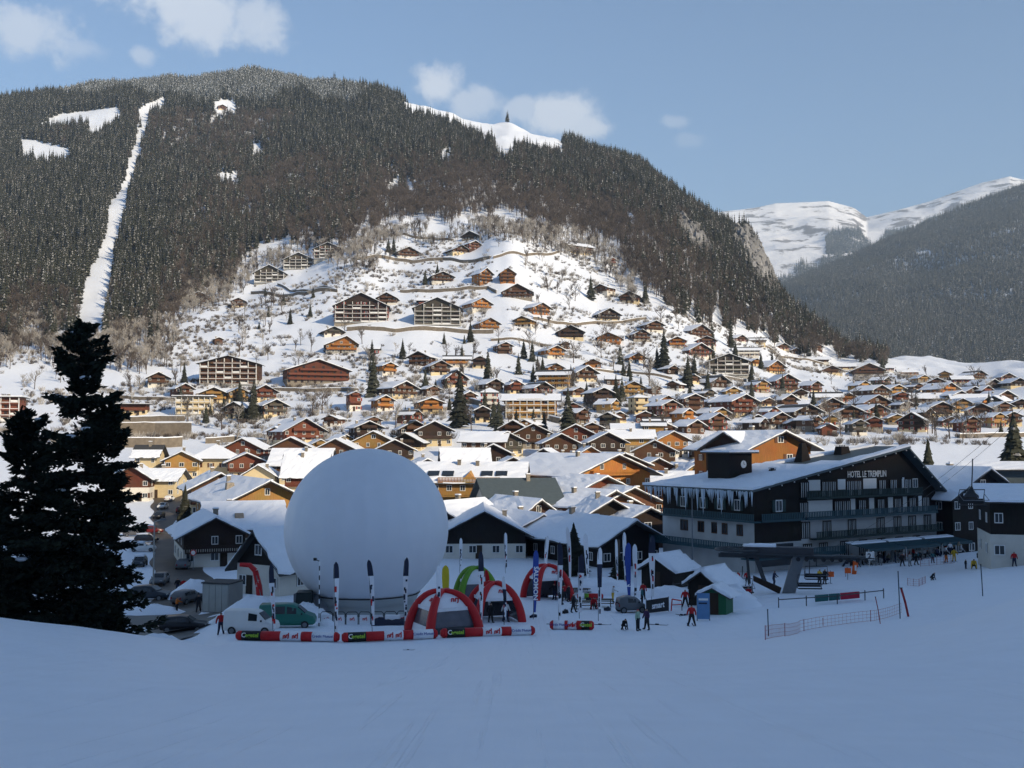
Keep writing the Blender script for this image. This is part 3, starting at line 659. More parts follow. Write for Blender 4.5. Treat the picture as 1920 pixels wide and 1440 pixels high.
def roof_planes(w, l, h, pitch, ov, of, ob, asym=0.0):
    """ridge along +y; returns list of (eave_x, ridge_x, eave_z, ridge_z)"""
    rx = asym * w / 2; tp = math.tan(R(pitch)); zr = h + tp * (w / 2)
    return rx, zr
def slab(mb, x0, z0, x1, z1, y0, y1, t, m=0, lift=0.0):
    """sloped slab from (x0,z0) to (x1,z1), thickness t upward, along y"""
    mb.hexa([(x0, y0, z0 + lift), (x1, y0, z1 + lift), (x1, y1, z1 + lift), (x0, y1, z0 + lift), (x0, y0, z0 + lift + t), (x1, y0, z1 + lift + t), (x1, y1, z1 + lift + t), (x0, y1, z0 + lift + t)], m)
def snow_patch(mb, x0, z0, x1, z1, y0, y1, t, nu, nv, seed, bare=0.0, lift=.2):
    """a snow blanket on a roof plane with an uneven top and edge"""
    rd = random.Random(seed); g = []
    for i in range(nu + 1):
        for j in range(nv + 1):
            a = i / nu; b = j / nv
            ed = (i in (0, nu)) or (j in (0, nv))
            jx = rd.uniform(-.28, .12) if i == 0 else 0; jy = rd.uniform(-.16, .12) if j in (0, nv) else 0
            x = x0 + (x1 - x0) * a; z = z0 + (z1 - z0) * a; y = y0 + (y1 - y0) * b + jy
            L_ = math.hypot(x1 - x0, z1 - z0) or 1; x += jx * (x1 - x0) / L_; z += jx * (z1 - z0) / L_
            th = t * (rd.uniform(.65, 1.3) if not ed else rd.uniform(.45, .95))
            if i == nu: th = t
            g.append((x, y, z + lift, th))
    V = [(p[0], p[1], p[2]) for p in g] + [(p[0], p[1], p[2] + p[3]) for p in g]; n = len(g); F = []
    q = lambda i, j: i * (nv + 1) + j
    for i in range(nu):
        for j in range(nv):
            F.append((n + q(i, j), n + q(i + 1, j), n + q(i + 1, j + 1), n + q(i, j + 1)))
    for i in range(nu):
        F += [(q(i, 0), q(i + 1, 0), n + q(i + 1, 0), n + q(i, 0)), (q(i, nv), n + q(i, nv), n + q(i + 1, nv), q(i + 1, nv))]
    for j in range(nv):
        F += [(q(0, j), n + q(0, j), n + q(0, j + 1), q(0, j + 1)), (q(nu, j), q(nu, j + 1), n + q(nu, j + 1), n + q(nu, j))]
    F.append((q(0, 0), q(0, nv), q(nu, nv), q(nu, 0)))
    mb.add(V, F, 0)

HN = [0]
HOUSES = []
def house(pos, yaw, w, l, h, pitch=24, ov=1.2, of=1.3, base_h=2.6, tim='brown', base='cream', floors=2, balc=(1,), win='w', roof='gable',
          chim=1, det=1, label=None, cat='chalet', group=None, name='chalet', asym=0.0, snow_t=.32, bare=False, base_depth=3.0, grid=None, gwin=True, sides=True, zclip=None, rmat=None, snow=True, px=None, look=None):
    HN[0] += 1; sd = HN[0]; rd = random.Random(sd)
    tm = WD[tim] if isinstance(tim, str) else tim
    bm_ = {'cream': CREAM, 'white': PLAST, 'stone': STONE, 'conc': CONC, 'wood': tm}[base]
    root = empty(name, pos, yaw)
    HOUSES.append(dict(o=root, px=px, look=look, label=label, cat=cat, group=group, pos=pos))
    rm = rmat or ROOFD
    H2 = w / 2
    if roof == 'side': # ridge along x: swap roles
        pass
    # walls
    MB().box(-H2 - .06, H2 + .06, -.06, l + .06, -base_depth, base_h, 0).build('ground_floor', [bm_], root)
    tp = math.tan(R(pitch))
    if roof == 'gable':
        rx = asym * H2; zr = h + tp * min(H2 + rx, H2 + rx) if asym == 0 else h + tp * (H2 + rx)
        zl = h; zr_e = h if asym == 0 else zr - math.tan(R(pitch * 1.5 if asym > 0 else pitch)) * (H2 - rx)
        zre = h if asym == 0 else max(base_h + .5, zr_e)
        MB().prism([(-H2, base_h), (H2, base_h), (H2, zre), (rx, zr), (-H2, zl)], 0, l).build('upper_wall', [tm], root)
        sl_, sr_ = (zr - zl) / (H2 + rx), (zr - zre) / (H2 - rx)
        mb = MB(); xl, xr = -H2 - ov, H2 + ov
        slab(mb, xl, zl - ov * sl_, rx, zr, -of, l + of, .22); slab(mb, xr, zre - ov * sr_, rx, zr, -of, l + of, .22)
        ro = mb.build('roof', [rm], root)
        if snow:
            mb = MB(); nu, nv = (3, 3) if det < 2 else (8, 10)
            cut = .0 if not bare else .45
            x1l = rx; xs = xl + (rx - xl) * 0; 
            snow_patch(mb, xl + .05, zl - ov * sl_ + .05 * sl_, rx - (rx - xl) * cut, zr - (rx - xl) * cut * sl_, -of + .08, l + of - .08, snow_t, nu, nv, sd)
            snow_patch(mb, xr - .05, zre - ov * sr_ + .05 * sr_, rx, zr, -of + .08, l + of - .08, snow_t, nu, nv, sd + 500)
            mb.build('roof_snow', [SNOW], root)
        ztop = lambda x, y: (zl + (x + H2) * sl_ if x < rx else zr - (x - rx) * sr_)
    elif roof == 'side':
        zr = h + tp * l / 2
        MB().add([(-H2, 0, base_h), (H2, 0, base_h), (H2, l, base_h), (-H2, l, base_h), (-H2, 0, h), (H2, 0, h), (H2, l, h), (-H2, l, h), (-H2, l / 2, zr), (H2, l / 2, zr)],
                 [(0, 1, 5, 4), (2, 3, 7, 6), (1, 2, 6, 9, 5), (3, 0, 4, 8, 7), (4, 5, 9, 8), (6, 7, 8, 9)]).build('upper_wall', [tm], root)
        mb = MB(); ye, ye2 = -ov, l + ov
        def sl2(y0, z0, y1, z1, t, lift=0):
            mb.hexa([(-H2 - of, y0, z0 + lift), (H2 + of, y0, z0 + lift), (H2 + of, y1, z1 + lift), (-H2 - of, y1, z1 + lift), (-H2 - of, y0, z0 + lift + t), (H2 + of, y0, z0 + lift + t), (H2 + of, y1, z1 + lift + t), (-H2 - of, y1, z1 + lift + t)])
        sl2(ye, h - ov * tp, l / 2, zr, .22); sl2(ye2, h - ov * tp, l / 2, zr, .22); mb.build('roof', [rm], root)
        if snow:
            mb = MB(); nu, nv = (3, 4) if det < 2 else (8, 14); tmp = MB()
            for (y0, s0) in ((ye + .05, sd), (ye2 - .05, sd + 500)):
                tmp = MB(); snow_patch(tmp, y0, h - ov * tp, l / 2 if not bare else (y0 * .45 + l / 2 * .55), zr if not bare else (h - ov * tp) * .45 + zr * .55, -H2 - of + .08, H2 + of - .08, snow_t, nu, nv, s0)
                mb.add([(v[1], v[0], v[2]) for v in tmp.V], tmp.F, 0)
            mb.build('roof_snow', [SNOW], root)
        ztop = lambda x, y: zr - abs(y - l / 2) * tp
    elif roof == 'hip':
        m_ = min(w, l) / 2; zr = h + tp * (m_ + ov); r_ = max(.15, (w - l) / 2) if w > l else .15; ry = max(.15, (l - w) / 2) if l > w else .15
        MB().box(-H2, H2, 0, l, base_h, h, 0).build('upper_wall', [tm], root)
        def hip(mb, z, e, t, mi=0):
            mb.hexa([(-H2 - e, -e, z), (H2 + e, -e, z), (H2 + e, l + e, z), (-H2 - e, l + e, z), (-r_, l / 2 - ry, z + zr - h), (r_, l / 2 - ry, z + zr - h), (r_, l / 2 + ry, z + zr - h), (-r_, l / 2 + ry, z + zr - h)], mi)
        mb = MB(); mb.box(-H2 - ov, H2 + ov, -ov, l + ov, h - .02, h + .16); hip(mb, h + .161, ov - .02, 0); mb.build('roof', [rm], root)
        mb = MB(); mb.box(-H2 - ov + .05, H2 + ov - .05, -ov + .05, l + ov - .05, h + .17, h + .42); hip(mb, h + .421, ov - .07, 0); mb.build('roof_snow', [SNOW], root)
        ztop = lambda x, y: zr - max(abs(x) - r_, abs(y - l / 2) - ry, 0) * tp
    else: # flat
        MB().box(-H2, H2, 0, l, base_h, h, 0).build('upper_wall', [tm], root)
        MB().box(-H2 - ov, H2 + ov, -of, l + of, h, h + .3).build('roof', [rm], root)
        mb = MB(); snow_patch(mb, -H2 - ov + .1, h + .1, H2 + ov - .1, h + .1, -of + .1, l + of - .1, snow_t, 6, 4, sd); mb.build('roof_snow', [SNOW], root)
        zr = h; ztop = lambda x, y: h + .3
    # balconies
    fh = (h - 0.2) / floors
    def balcony(z, wd, dpt=1.2):
        mb = MB(); mb.box(-wd / 2, wd / 2, -dpt, -.07, z - .14, z)
        if det >= 2:
            n = int(wd / .3)
            for i in range(n): xx = -wd / 2 + .06 + i * (wd - .12) / (n - 1); mb.box(xx - .09, xx + .09, -dpt, -dpt + .04, z + .1, z + .88)
            mb.box(-wd / 2, wd / 2, -dpt - .02, -dpt + .06, z + .885, z + .97); mb.box(-wd / 2, wd / 2, -dpt - .02, -dpt + .06, z + .02, z + .095)
        else: mb.box(-wd / 2, wd / 2, -dpt, -dpt + .06, z + .1, z + .95)
        for s in (-1, 1): mb.box(min(s * wd / 2, s * (wd / 2 - .06)), max(s * wd / 2, s * (wd / 2 - .06)), -dpt + .07, -.08, z + .1, z + .9)
        mb.build('balcony', [tm if base != 'wood' else WD['brown']], root)
    for f in balc:
        if f * fh + 1.2 < zr: balcony(f * fh, w * (.96 if f < floors else .6))
    if grid:
        nf, nv = grid; gh = (h) / nf
        for f in range(nf + 1):
            z = .6 + f * gh if f < nf else h + .15
            ww = w * .98 if z <= h else w * .5
            MB().box(-ww / 2, ww / 2, -1.25, -.07, z - .1, z + .12).build('balcony_slab', [WHITE], root)
        for v in range(nv + 1):
            x = -w * .48 + v * w * .96 / nv
            MB().box(x - .12, x + .12, -1.2, -.08, .75, min(ztop(x, 0) - .25, h + 2.5)).build('divider', [WHITE], root)
        for f in range(nf):
            for v in range(nv):
                if rd.random() < .75:
                    x0 = -w * .48 + v * w * .96 / nv + .35; x1 = -w * .48 + (v + 1) * w * .96 / nv - .35; z = .75 + f * gh
                    MB().box(x0, x1, -1.28, -1.2, z + .05, z + .8).build('balcony_panel', [tm if rd.random() < .6 else WHITE], root)
    # windows
    wm = WIN[win]
    ww_, wh_ = (1.15, 1.25) if det < 2 else (1.1, 1.2)
    def window(x, z, face, yy=0.0, sx=1.0):
        o = obj('window', wm if det < 2 else WINF[win], root); o.scale = (ww_ * sx, 1, wh_)
        if det >= 2: obj('pane', PANE, o)
        off = .07 if z < base_h else .005
        if face == 'f': o.location = (x, -off, z)
        elif face == 'r': o.location = (H2 + off, yy, z); o.rotation_euler = (0, 0, math.pi / 2)
        else: o.location = (-H2 - off, yy, z); o.rotation_euler = (0, 0, -math.pi / 2)
        return o
    nwx = max(2, int(w / (2.9 if win != 'w' else 2.5)))
    if grid: nwx = grid[1]
    nf = floors if not grid else grid[0]; fh2 = h / nf
    for f in range(nf + 1):
        z = f * fh2 + 1.5
        if z > zr - 1.2: break
        half = H2 - .9
        if z + .8 > h and roof == 'gable': half = min(half, max(0, (zr - z - 1.0) / tp - .5))
        elif z + .8 > h: break
        n = nwx if half > H2 * .6 else max(1, int(nwx * half / H2))
        for i in range(n):
            if rd.random() < .08: continue
            x = 0 if n == 1 else -half + 2 * half * i / (n - 1)
            window(x, z, 'f', sx=rd.choice([1, 1, .85, 1.25]) if f else 1.1)
    if sides:
        for f in range(floors):
            z = f * fh + 1.5
            if z + .8 > h: continue
            n = max(1, int(l / 4.2))
            for i in range(n): window(0, z, 'r', (i + .5) * l / n); window(0, z, 'l', (i + .5) * l / n)
    obj('door', DOORM, root, loc=(rd.uniform(-.25, .25) * w, -.07, .02), scale=(1.0, 1, 2.05))
    for c in range(chim):
        x = rd.uniform(-.3, .3) * w; y = rd.uniform(.3, .75) * l; z0 = ztop(x, y)
        mb = MB(); mb.box(x - .35, x + .35, y - .35, y + .35, z0 - .4, z0 + 1.3, 0); mb.box(x - .45, x + .45, y - .45, y + .45, z0 + 1.3, z0 + 1.42, 0)
        mb.box(x - .4, x + .4, y - .4, y + .4, z0 + 1.421, z0 + 1.6, 1); mb.build('chimney', [STONE, SNOW], next((q for q in root.children if q.name.startswith('roof') and 'snow' not in q.name), root))
    return root

def hp(px, py, wpx, look, tim='brown', base='cream', floors=2, yaw=0, roof='gable', hm=None, pitch=22, lk=1.05, **kw):
    """a hillside house whose front wall meets the ground at photo pixel (px, py), wpx wide over the eaves"""
    p = hit(px, py); W_ = wpx * p.y / FPX; ov = min(1.3, W_ * .1); w = W_ - 2 * ov
    h = hm or (floors * 2.65 + .2 if 'grid' in kw or kw.get('roof') == 'hip' else max(3.2, floors * 2.3 + .2)); l = max(7., w * lk)
    face = math.atan2(p.x, p.y)          # turned to face down the slope, roughly toward the village square
    if w < 5: floors = min(floors, 2)
    p2 = (p.x, p.y, p.z - .15)
    rr_ = random.Random(int(px * 13 + py)); kw.setdefault('bare', rr_.random() < .18); kw.setdefault('snow_t', rr_.uniform(.18, .5)); kw.setdefault('win', rr_.choice(['w', 'w', 'ws', 'b', 'wr']))
    kw.setdefault('base_h', min(2.6, h * rr_.choice([.3, .42, .5]))); kw.setdefault('base_depth', 4.5)
    if 'balc' not in kw: kw['balc'] = tuple(range(1, floors + (1 if roof == 'gable' else 0)))
    rz = random.Random(int(px * 3 + py * 7)); yw_ = 0 if ('grid' in kw or roof in ('flat', 'hip', 'side')) else rz.uniform(10, 30) if rz.random() < .8 else rz.uniform(-25, 5)
    return house(p2, -face * .5 + R(yaw + yw_), w, l, h, pitch + rz.uniform(0, 6), ov, of=max(1.2, ov * 1.5), tim=tim, base=base, floors=floors, roof=roof, px=(px, py), look=look, group='houses of the village', **kw)

V = [  # px, base py, width px, look (label when in quotes starting upper-case L: = landmark), timber, base, floors, yaw, extra
 (505, 531, 64, 'L:dark grey apartment chalet at the left end of the three along the forest edge', 'grey', 'conc', 3, -8, dict(grid=(3, 5), cat='apartment block')),
 (560, 506, 64, 'L:dark grey apartment chalet in the middle of the three along the forest edge', 'grey', 'conc', 3, -8, dict(grid=(3, 5), cat='apartment block')),
 (615, 486, 60, 'L:dark grey apartment chalet highest of the three along the forest edge', 'grey', 'conc', 3, -8, dict(grid=(3, 5), cat='apartment block')),
 (766, 484, 48, 'brown chalet with white ground floor', 'brown', 'white', 2, 0, {}),
 (865, 477, 42, 'wide low brown chalet', 'brown', 'cream', 1, 0, {}),
 (890, 469, 30, 'narrow brown chalet', 'brown', 'wood', 2, 10, {}),
 (882, 450, 42, 'L:topmost dark chalet right under the forest edge above the slope', 'dark', 'stone', 1, 0, {}),
 (830, 531, 48, 'brown chalet half hidden by a bush', 'brown', 'white', 2, 0, {}),
 (911, 532, 34, 'L:left one of the twin pinkish-orange three-storey houses', 'orange', 'wood', 3, 8, dict(base_h=.6, pitch=30)),
 (952, 532, 34, 'L:right one of the twin pinkish-orange three-storey houses', 'orange', 'wood', 3, 8, dict(base_h=.6, pitch=30)),
 (970, 561, 62, 'L:brown chalet with a stone base below the twin orange houses', 'brown', 'stone', 2, -14, {}),
 (447, 577, 30, 'small brown chalet', 'brown', 'cream', 2, 0, {}),
 (373, 567, 42, 'L:orange chalet alone among the bare trees below the forest', 'orange', 'wood', 2, 0, {}),
 (677, 606, 108, 'L:large dark apartment block with white balcony grid in mid-slope', 'dark', 'stone', 4, 0, dict(grid=(4, 6), pitch=20, lk=.6, cat='apartment block')),
 (725, 572, 42, 'white chalet with brown gable', 'brown', 'white', 2, 0, {}),
 (820, 611, 96, 'L:grey apartment block with white grid and an orange gable top', 'grey', 'conc', 4, 0, dict(grid=(4, 5), pitch=19, lk=.6, cat='apartment block')),
 (807, 577, 52, 'long low brown house with eaves to the front', 'red', 'cream', 2, 0, dict(roof='side', lk=.5)),
 (903, 583, 48, 'orange chalet with white ground floor', 'orange', 'white', 2, 0, {}),
 (918, 621, 46, 'orange chalet with cream balconies', 'orange', 'cream', 2, 0, {}),
 (980, 615, 40, 'yellow and orange chalet', 'honey', 'white', 2, 0, {}),
 (1015, 591, 46, 'orange-brown chalet with a long snowy balcony', 'orange', 'wood', 2, 12, {}),
 (1127, 552, 34, 'white chalet with brown gable', 'brown', 'white', 2, -15, {}),
 (1180, 568, 42, 'L:brown chalet highest on the right edge of the slope beside a spruce', 'brown', 'cream', 2, -10, {}),
 (1090, 478, 62, 'L:long brown guesthouse with a sloping snowy roof under the forest', 'brown', 'cream', 3, 35, dict(roof='side', lk=.6, cat='guesthouse')),
 (1148, 498, 18, 'tiny brown hut', 'red', 'white', 2, 0, {}),
 (1142, 603, 52, 'wide dark brown chalet', 'dark', 'cream', 2, 8, {}),
 (1070, 637, 56, 'L:big dark brown chalet with a lower side gable', 'dark', 'cream', 2, 6, {}),
 (1141, 643, 50, 'low wide orange-brown chalet', 'orange', 'wood', 1, 10, {}),
 (1203, 641, 40, 'brown chalet with tall gable', 'brown', 'stone', 2, 10, {}),
 (1228, 623, 42, 'brown and white chalet', 'brown', 'white', 2, 0, {}),
 (947, 664, 34, 'plain brown chalet', 'brown', 'wood', 2, 0, {}),
 (1042, 673, 44, 'bright orange chalet with white windows', 'orange', 'white', 2, 0, {}),
 (1195, 681, 40, 'orange chalet with white balcony', 'orange', 'white', 1, 8, {}),
 (1042, 701, 38, 'orange chalet', 'orange', 'wood', 1, 0, {}),
 (1100, 716, 52, 'wide brown chalet', 'brown', 'cream', 2, 8, {}),
 (1112, 691, 34, 'small orange-brown chalet', 'orange', 'wood', 1, -8, {}),
 (1037, 729, 66, 'L:long cream guesthouse with rows of balconies in mid-slope', 'honey', 'cream', 3, -14, dict(roof='side', lk=.6, cat='guesthouse')),
 (927, 739, 46, 'dark brown chalet', 'dark', 'stone', 2, 8, {}),
 (968, 740, 32, 'red-brown chalet', 'red', 'cream', 2, 0, {}),
 (1018, 746, 50, 'cream chalet with brown gable', 'dark', 'cream', 2, 8, {}),
 (1187, 744, 52, 'L:yellowish chalet at the foot of the open snowfield', 'honey', 'cream', 2, 0, {}),
 (1130, 766, 48, 'dark brown chalet', 'dark', 'stone', 3, 0, {}),
 (1270, 653, 36, 'orange and white chalet', 'orange', 'white', 2, 0, {}),
 (1314, 634, 62, 'L:large brown chalet topmost of the right-hand cluster', 'brown', 'wood', 2, 20, {}),
 (626, 631, 44, 'dark grey chalet', 'grey', 'white', 1, -8, {}),
 (640, 663, 66, 'L:orange chalet with lopsided roof standing on a stone terrace', 'orange', 'conc', 2, -10, dict(asym=.35)),
 (597, 721, 126, 'L:big orange-brown hotel with three rows of balconies and a snowy terrace', 'red', 'stone', 3, 0, dict(pitch=17, lk=.5, cat='hotel', name='hillside_hotel')),
 (730, 704, 36, 'orange chalet', 'orange', 'white', 2, 10, {}),
 (786, 686, 50, 'plain brown chalet', 'brown', 'wood', 2, 5, {}),
 (857, 689, 52, 'orange house with a white lower corner', 'orange', 'white', 2, 0, dict(roof='side', lk=.6)),
 (826, 704, 46, 'brown chalet', 'brown', 'cream', 2, -6, {}),
 (856, 727, 48, 'L:red-brown chalet with a tall steep gable in mid-slope', 'red', 'cream', 2, 0, dict(pitch=34)),
 (900, 692, 34, 'dark brown chalet', 'dark', 'cream', 2, -15, {}),
 (758, 747, 66, 'L:wide brown chalet with a cream ground floor behind the bright orange one', 'brown', 'cream', 2, 14, {}),
 (722, 771, 40, 'L:bright orange chalet with a pale base above the grey balloon', 'orange', 'white', 2, 0, dict(pitch=26)),
 (808, 776, 56, 'L:bright orange chalet with wide flat gable right of the bright orange one', 'orange', 'cream', 2, 0, dict(pitch=14)),
 (666, 771, 27, 'tall narrow white and red house', 'red', 'white', 3, 0, {}),
 (516, 781, 54, 'grey-brown chalet with cream base', 'grey', 'cream', 2, 0, {}),
 (497, 753, 52, 'red-brown chalet', 'red', 'cream', 2, -4, {}),
 (400, 757, 58, 'cream chalet with many balconies', 'honey', 'cream', 2, 0, {}),
 (447, 755, 44, 'cream chalet with brown balconies', 'honey', 'cream', 2, 0, {}),
 (441, 786, 54, 'dark brown chalet', 'dark', 'cream', 2, -4, {}),
 (428, 723, 118, 'L:wide apartment block with orange balconies in four rows and a white end wall', 'brown', 'conc', 4, -4, dict(grid=(4, 7), pitch=12, lk=.45, cat='apartment block')),
 (297, 726, 46, 'L:brown chalet standing alone above the long flat-roofed buildings', 'brown', 'white', 2, 0, {}),
 (346, 747, 40, 'small red-brown chalet', 'red', 'wood', 2, 15, {}),
 (362, 779, 76, 'L:flat-roofed cream apartment building with rows of balconies', CREAM, 'cream', 3, 0, dict(roof='flat', grid=(3, 6), lk=.5, cat='apartment building', name='apartment_building')),
 (247, 779, 62, 'L:flat-roofed red-brown building behind the dark tree', 'red', 'cream', 2, -4, dict(roof='flat', lk=.6, cat='building', name='flat_roofed_building')),
 (10, 792, 60, 'L:white and red apartment building at the left edge', 'red', 'white', 4, 0, dict(roof='flat', grid=(4, 3), cat='apartment building', name='apartment_building')),
 (410, 646, 18, 'tiny brown barn', 'brown', 'wood', 1, 0, dict(balc=())),
 (417, 206, 18, 'L:lone brown chalet high up in the forest', 'brown', 'cream', 2, 0, {}),
 (1010, 240, 20, 'L:farmhouse on the high meadow near the ridge', 'brown', 'cream', 1, 20, {}),
 (570, 832, 92, 'L:red-brown chalet with a long red balcony and cream ground floor', 'red', 'cream', 2, 6, dict(pitch=26)),
 (517, 834, 38, 'red-brown annexe with a snowy gable', 'red', 'cream', 2, 6, {}),
 (691, 842, 62, 'dark brown chalet with carved balconies', 'dark', 'cream', 3, 0, {}),
 (647, 843, 44, 'low white chalet', 'honey', 'white', 1, 0, {}),
 (778, 829, 66, 'wide brown chalet', 'brown', 'cream', 2, 0, {}),
 (761, 846, 72, 'wide low dark brown chalet', 'dark', 'cream', 1, 4, {}),
 (962, 828, 58, 'L:brown chalet with a plain gable and three windows below the conifers', 'brown', 'cream', 2, 0, dict(pitch=28)),
 (995, 787, 108, 'L:long cream apartment hotel with three rows of balconies above the conifers', 'honey', 'cream', 3, -4, dict(roof='side', lk=.4, grid=(3, 7), cat='hotel', name='hillside_hotel')),
 (918, 768, 36, 'L:white tower-like house with a hipped snowy roof', PLAST, 'white', 3, 0, dict(roof='hip', cat='house')),
 (1110, 818, 50, 'brown chalet', 'brown', 'cream', 1, -8, {}),
 (1175, 820, 56, 'low brown house with a long snowy roof', 'brown', 'cream', 1, 0, dict(roof='side', lk=.6)),
 (1226, 822, 46, 'cream house with a row of windows', 'honey', 'cream', 2, 0, dict(roof='side', lk=.6)),
 (1232, 806, 50, 'low snowy-roofed house', 'brown', 'cream', 1, 0, dict(roof='side', lk=.6)),
 (1203, 777, 34, 'L:cream house with a hipped snowy roof and green-grey left side', CREAM, 'cream', 3, 20, dict(roof='hip', pitch=18, cat='house')),
 (1250, 771, 46, 'orange-brown chalet', 'orange', 'cream', 2, 12, {}),
 (1257, 792, 52, 'L:dark brown chalet with ornate cream balconies', 'brown', 'cream', 3, 8, {}),
 (1210, 794, 42, 'red-brown barn-like chalet', 'red', 'wood', 1, 8, {}),
 (1302, 777, 46, 'brown and cream chalet', 'brown', 'cream', 3, 4, {}),
 (1325, 652, 42, 'white and brown chalet', 'brown', 'white', 2, 8, {}),
 (1389, 642, 34, 'small white chalet', 'brown', 'white', 1, 15, {}),
 (1420, 645, 36, 'brown chalet', 'brown', 'cream', 1, 0, dict(roof='side', lk=.6)),
 (1400, 669, 52, 'L:pale greenish-white house with snowy roof in the right-hand cluster', PLAST, 'white', 2, 0, dict(roof='side', lk=.6, cat='house')),
 (1313, 671, 56, 'wide brown chalet', 'brown', 'white', 2, 6, {}),
 (1367, 704, 84, 'L:pale apartment chalet with a grid of balconies on the right of the slope', 'grey', 'conc', 3, 4, dict(grid=(3, 5), pitch=18, lk=.6, cat='apartment block')),
 (1455, 702, 50, 'L:bright orange chalet at the top of the long snowfield', 'orange', 'cream', 2, 10, dict(pitch=26)),
 (1417, 687, 30, 'small orange chalet', 'orange', 'cream', 1, 8, {}),
 (1476, 737, 52, 'L:brown and cream chalet with balconies at the edge of the long snowfield', 'brown', 'cream', 3, 8, {}),
 (1350, 727, 54, 'dark brown barn', 'dark', 'wood', 1, 25, {}),
 (1395, 782, 68, 'L:large red-brown chalet with a cross gable', 'red', 'cream', 3, 10, {}),
 (1350, 787, 50, 'cream chalet', 'honey', 'cream', 1, 10, {}),
 (1468, 657, 36, 'brown chalet', 'brown', 'cream', 1, 8, {}), (1492, 664, 22, 'small barn', 'brown', 'wood', 1, 0, {}),
 (1532, 657, 30, 'brown barn', 'brown', 'wood', 1, 15, {}), (1535, 681, 42, 'white and brown chalet', 'brown', 'white', 1, 0, dict(roof='side', lk=.6)),
 (1585, 694, 42, 'red-brown house', 'red', 'cream', 1, 0, dict(roof='side', lk=.6)), (1560, 702, 44, 'brown chalet', 'brown', 'cream', 1, 15, {}),
 (1630, 704, 58, 'L:large brown chalet at the foot of the wooded spur', 'brown', 'stone', 2, 15, {}),
 (1665, 697, 26, 'small snowy-roofed house', 'grey', 'white', 1, 0, dict(roof='side', lk=.7)), (1704, 704, 40, 'L:orange-walled house with snowy roof in front of the far meadow', 'orange', 'wood', 1, 0, dict(roof='side', lk=.7, cat='house')),
 (1650, 747, 52, 'brown chalet', 'brown', 'white', 2, 12, {}), (1683, 744, 38, 'white chalet', 'honey', 'white', 2, 8, {}),
 (1480, 767, 46, 'brown chalet', 'brown', 'cream', 2, 8, {}), (1467, 779, 38, 'small brown chalet', 'dark', 'white', 1, 0, {}),
 (1514, 792, 78, 'L:wide dark brown chalet with very low eaves', 'dark', 'cream', 2, 8, dict(pitch=20)),
 (1552, 754, 56, 'low brown chalet', 'brown', 'cream', 1, 0, dict(roof='side', lk=.7)), (1560, 777, 56, 'brown chalet with white lower wall', 'brown', 'white', 2, 10, {}),
 (1595, 792, 58, 'L:brown chalet with a tall white lower storey', 'brown', 'white', 2, 4, {}),
 (1645, 766, 66, 'brown chalet with a broad roof', 'brown', 'cream', 1, 12, {}), (1644, 787, 54, 'brown chalet with a white right wall', 'brown', 'white', 2, 6, {}),
 (1464, 805, 48, 'white chalet with brown gable', 'brown', 'white', 2, 0, {}), (1490, 808, 36, 'small brown chalet', 'brown', 'wood', 1, 0, {}),
 (1555, 817, 34, 'L:small red-brown barn just beyond the grey hotel roof', 'red', 'wood', 1, 15, dict(balc=())),
 (1710, 810, 60, 'L:dark brown chalet with large white windows at the edge of the open field', 'dark', 'cream', 2, 4, dict(pitch=28)),
 (1765, 782, 54, 'L:large brown chalet with a long balcony right of the open field', 'brown', 'cream', 2, 6, {}),
 (1750, 757, 84, 'long brown house with a wide snowy roof', 'brown', 'cream', 1, 0, dict(roof='side', lk=.5)),
 (1757, 724, 34, 'small brown chalet', 'brown', 'cream', 1, 8, {}), (1780, 744, 52, 'orange-walled chalet', 'orange', 'cream', 2, 8, {}),
 (1805, 719, 38, 'red-brown house', 'red', 'cream', 1, 0, dict(roof='side', lk=.7)), (1837, 714, 38, 'brown chalet', 'brown', 'cream', 2, 10, {}),
 (1825, 747, 56, 'brown chalet', 'brown', 'cream', 1, 10, {}), (1862, 730, 50, 'dark chalet', 'dark', 'white', 1, 10, {}), (1822, 760, 70, 'long house with a snowy roof', 'brown', 'cream', 1, 0, dict(roof='side', lk=.6)),
 (1840, 787, 52, 'brown chalet', 'brown', 'cream', 2, -10, {}), (1822, 812, 42, 'L:red-brown two-storey house by the road at the right', 'red', 'wood', 2, 0, {}),
 (1803, 774, 46, 'cream house', 'honey', 'cream', 2, 0, {}), (1882, 780, 42, 'brown chalet', 'brown', 'cream', 2, 4, {}),
 (1890, 714, 32, 'small brown chalet', 'brown', 'cream', 1, 0, {}), (1910, 726, 40, 'dark brown chalet', 'dark', 'cream', 1, 0, {}), (1885, 753, 52, 'brown chalet', 'brown', 'cream', 1, 8, {}),
 (1722, 735, 30, 'small brown chalet', 'brown', 'white', 1, 10, {}), (1700, 770, 34, 'small snowy chalet', 'dark', 'cream', 1, 0, {}), (1900, 800, 40, 'brown chalet', 'brown', 'cream', 2, 0, {}),
 (1304, 814, 50, 'brown chalet', 'brown', 'wood', 1, 6, {}), (1346, 808, 48, 'L:plain brown chalet just behind the orange chalet with many windows', 'brown', 'wood', 2, 10, {}),
 (1250, 818, 40, 'small brown chalet', 'brown', 'cream', 1, 0, {}), (1420, 800, 40, 'small brown chalet', 'brown', 'cream', 1, -10, {}),
 (1060, 655, 22, 'tiny brown chalet', 'brown', 'wood', 1, 0, {}), (700, 665, 24, 'low snowy shed', 'dark', 'wood', 1, 0, dict(roof='side')), (1160, 795, 40, 'brown chalet', 'brown', 'cream', 1, 10, {}),
 (1085, 745, 36, 'brown chalet', 'brown', 'cream', 1, 10, {}), (1150, 722, 30, 'low brown chalet', 'brown', 'wood', 1, 0, dict(roof='side')), (1262, 702, 30, 'brown barn', 'dark', 'wood', 1, 20, {}),
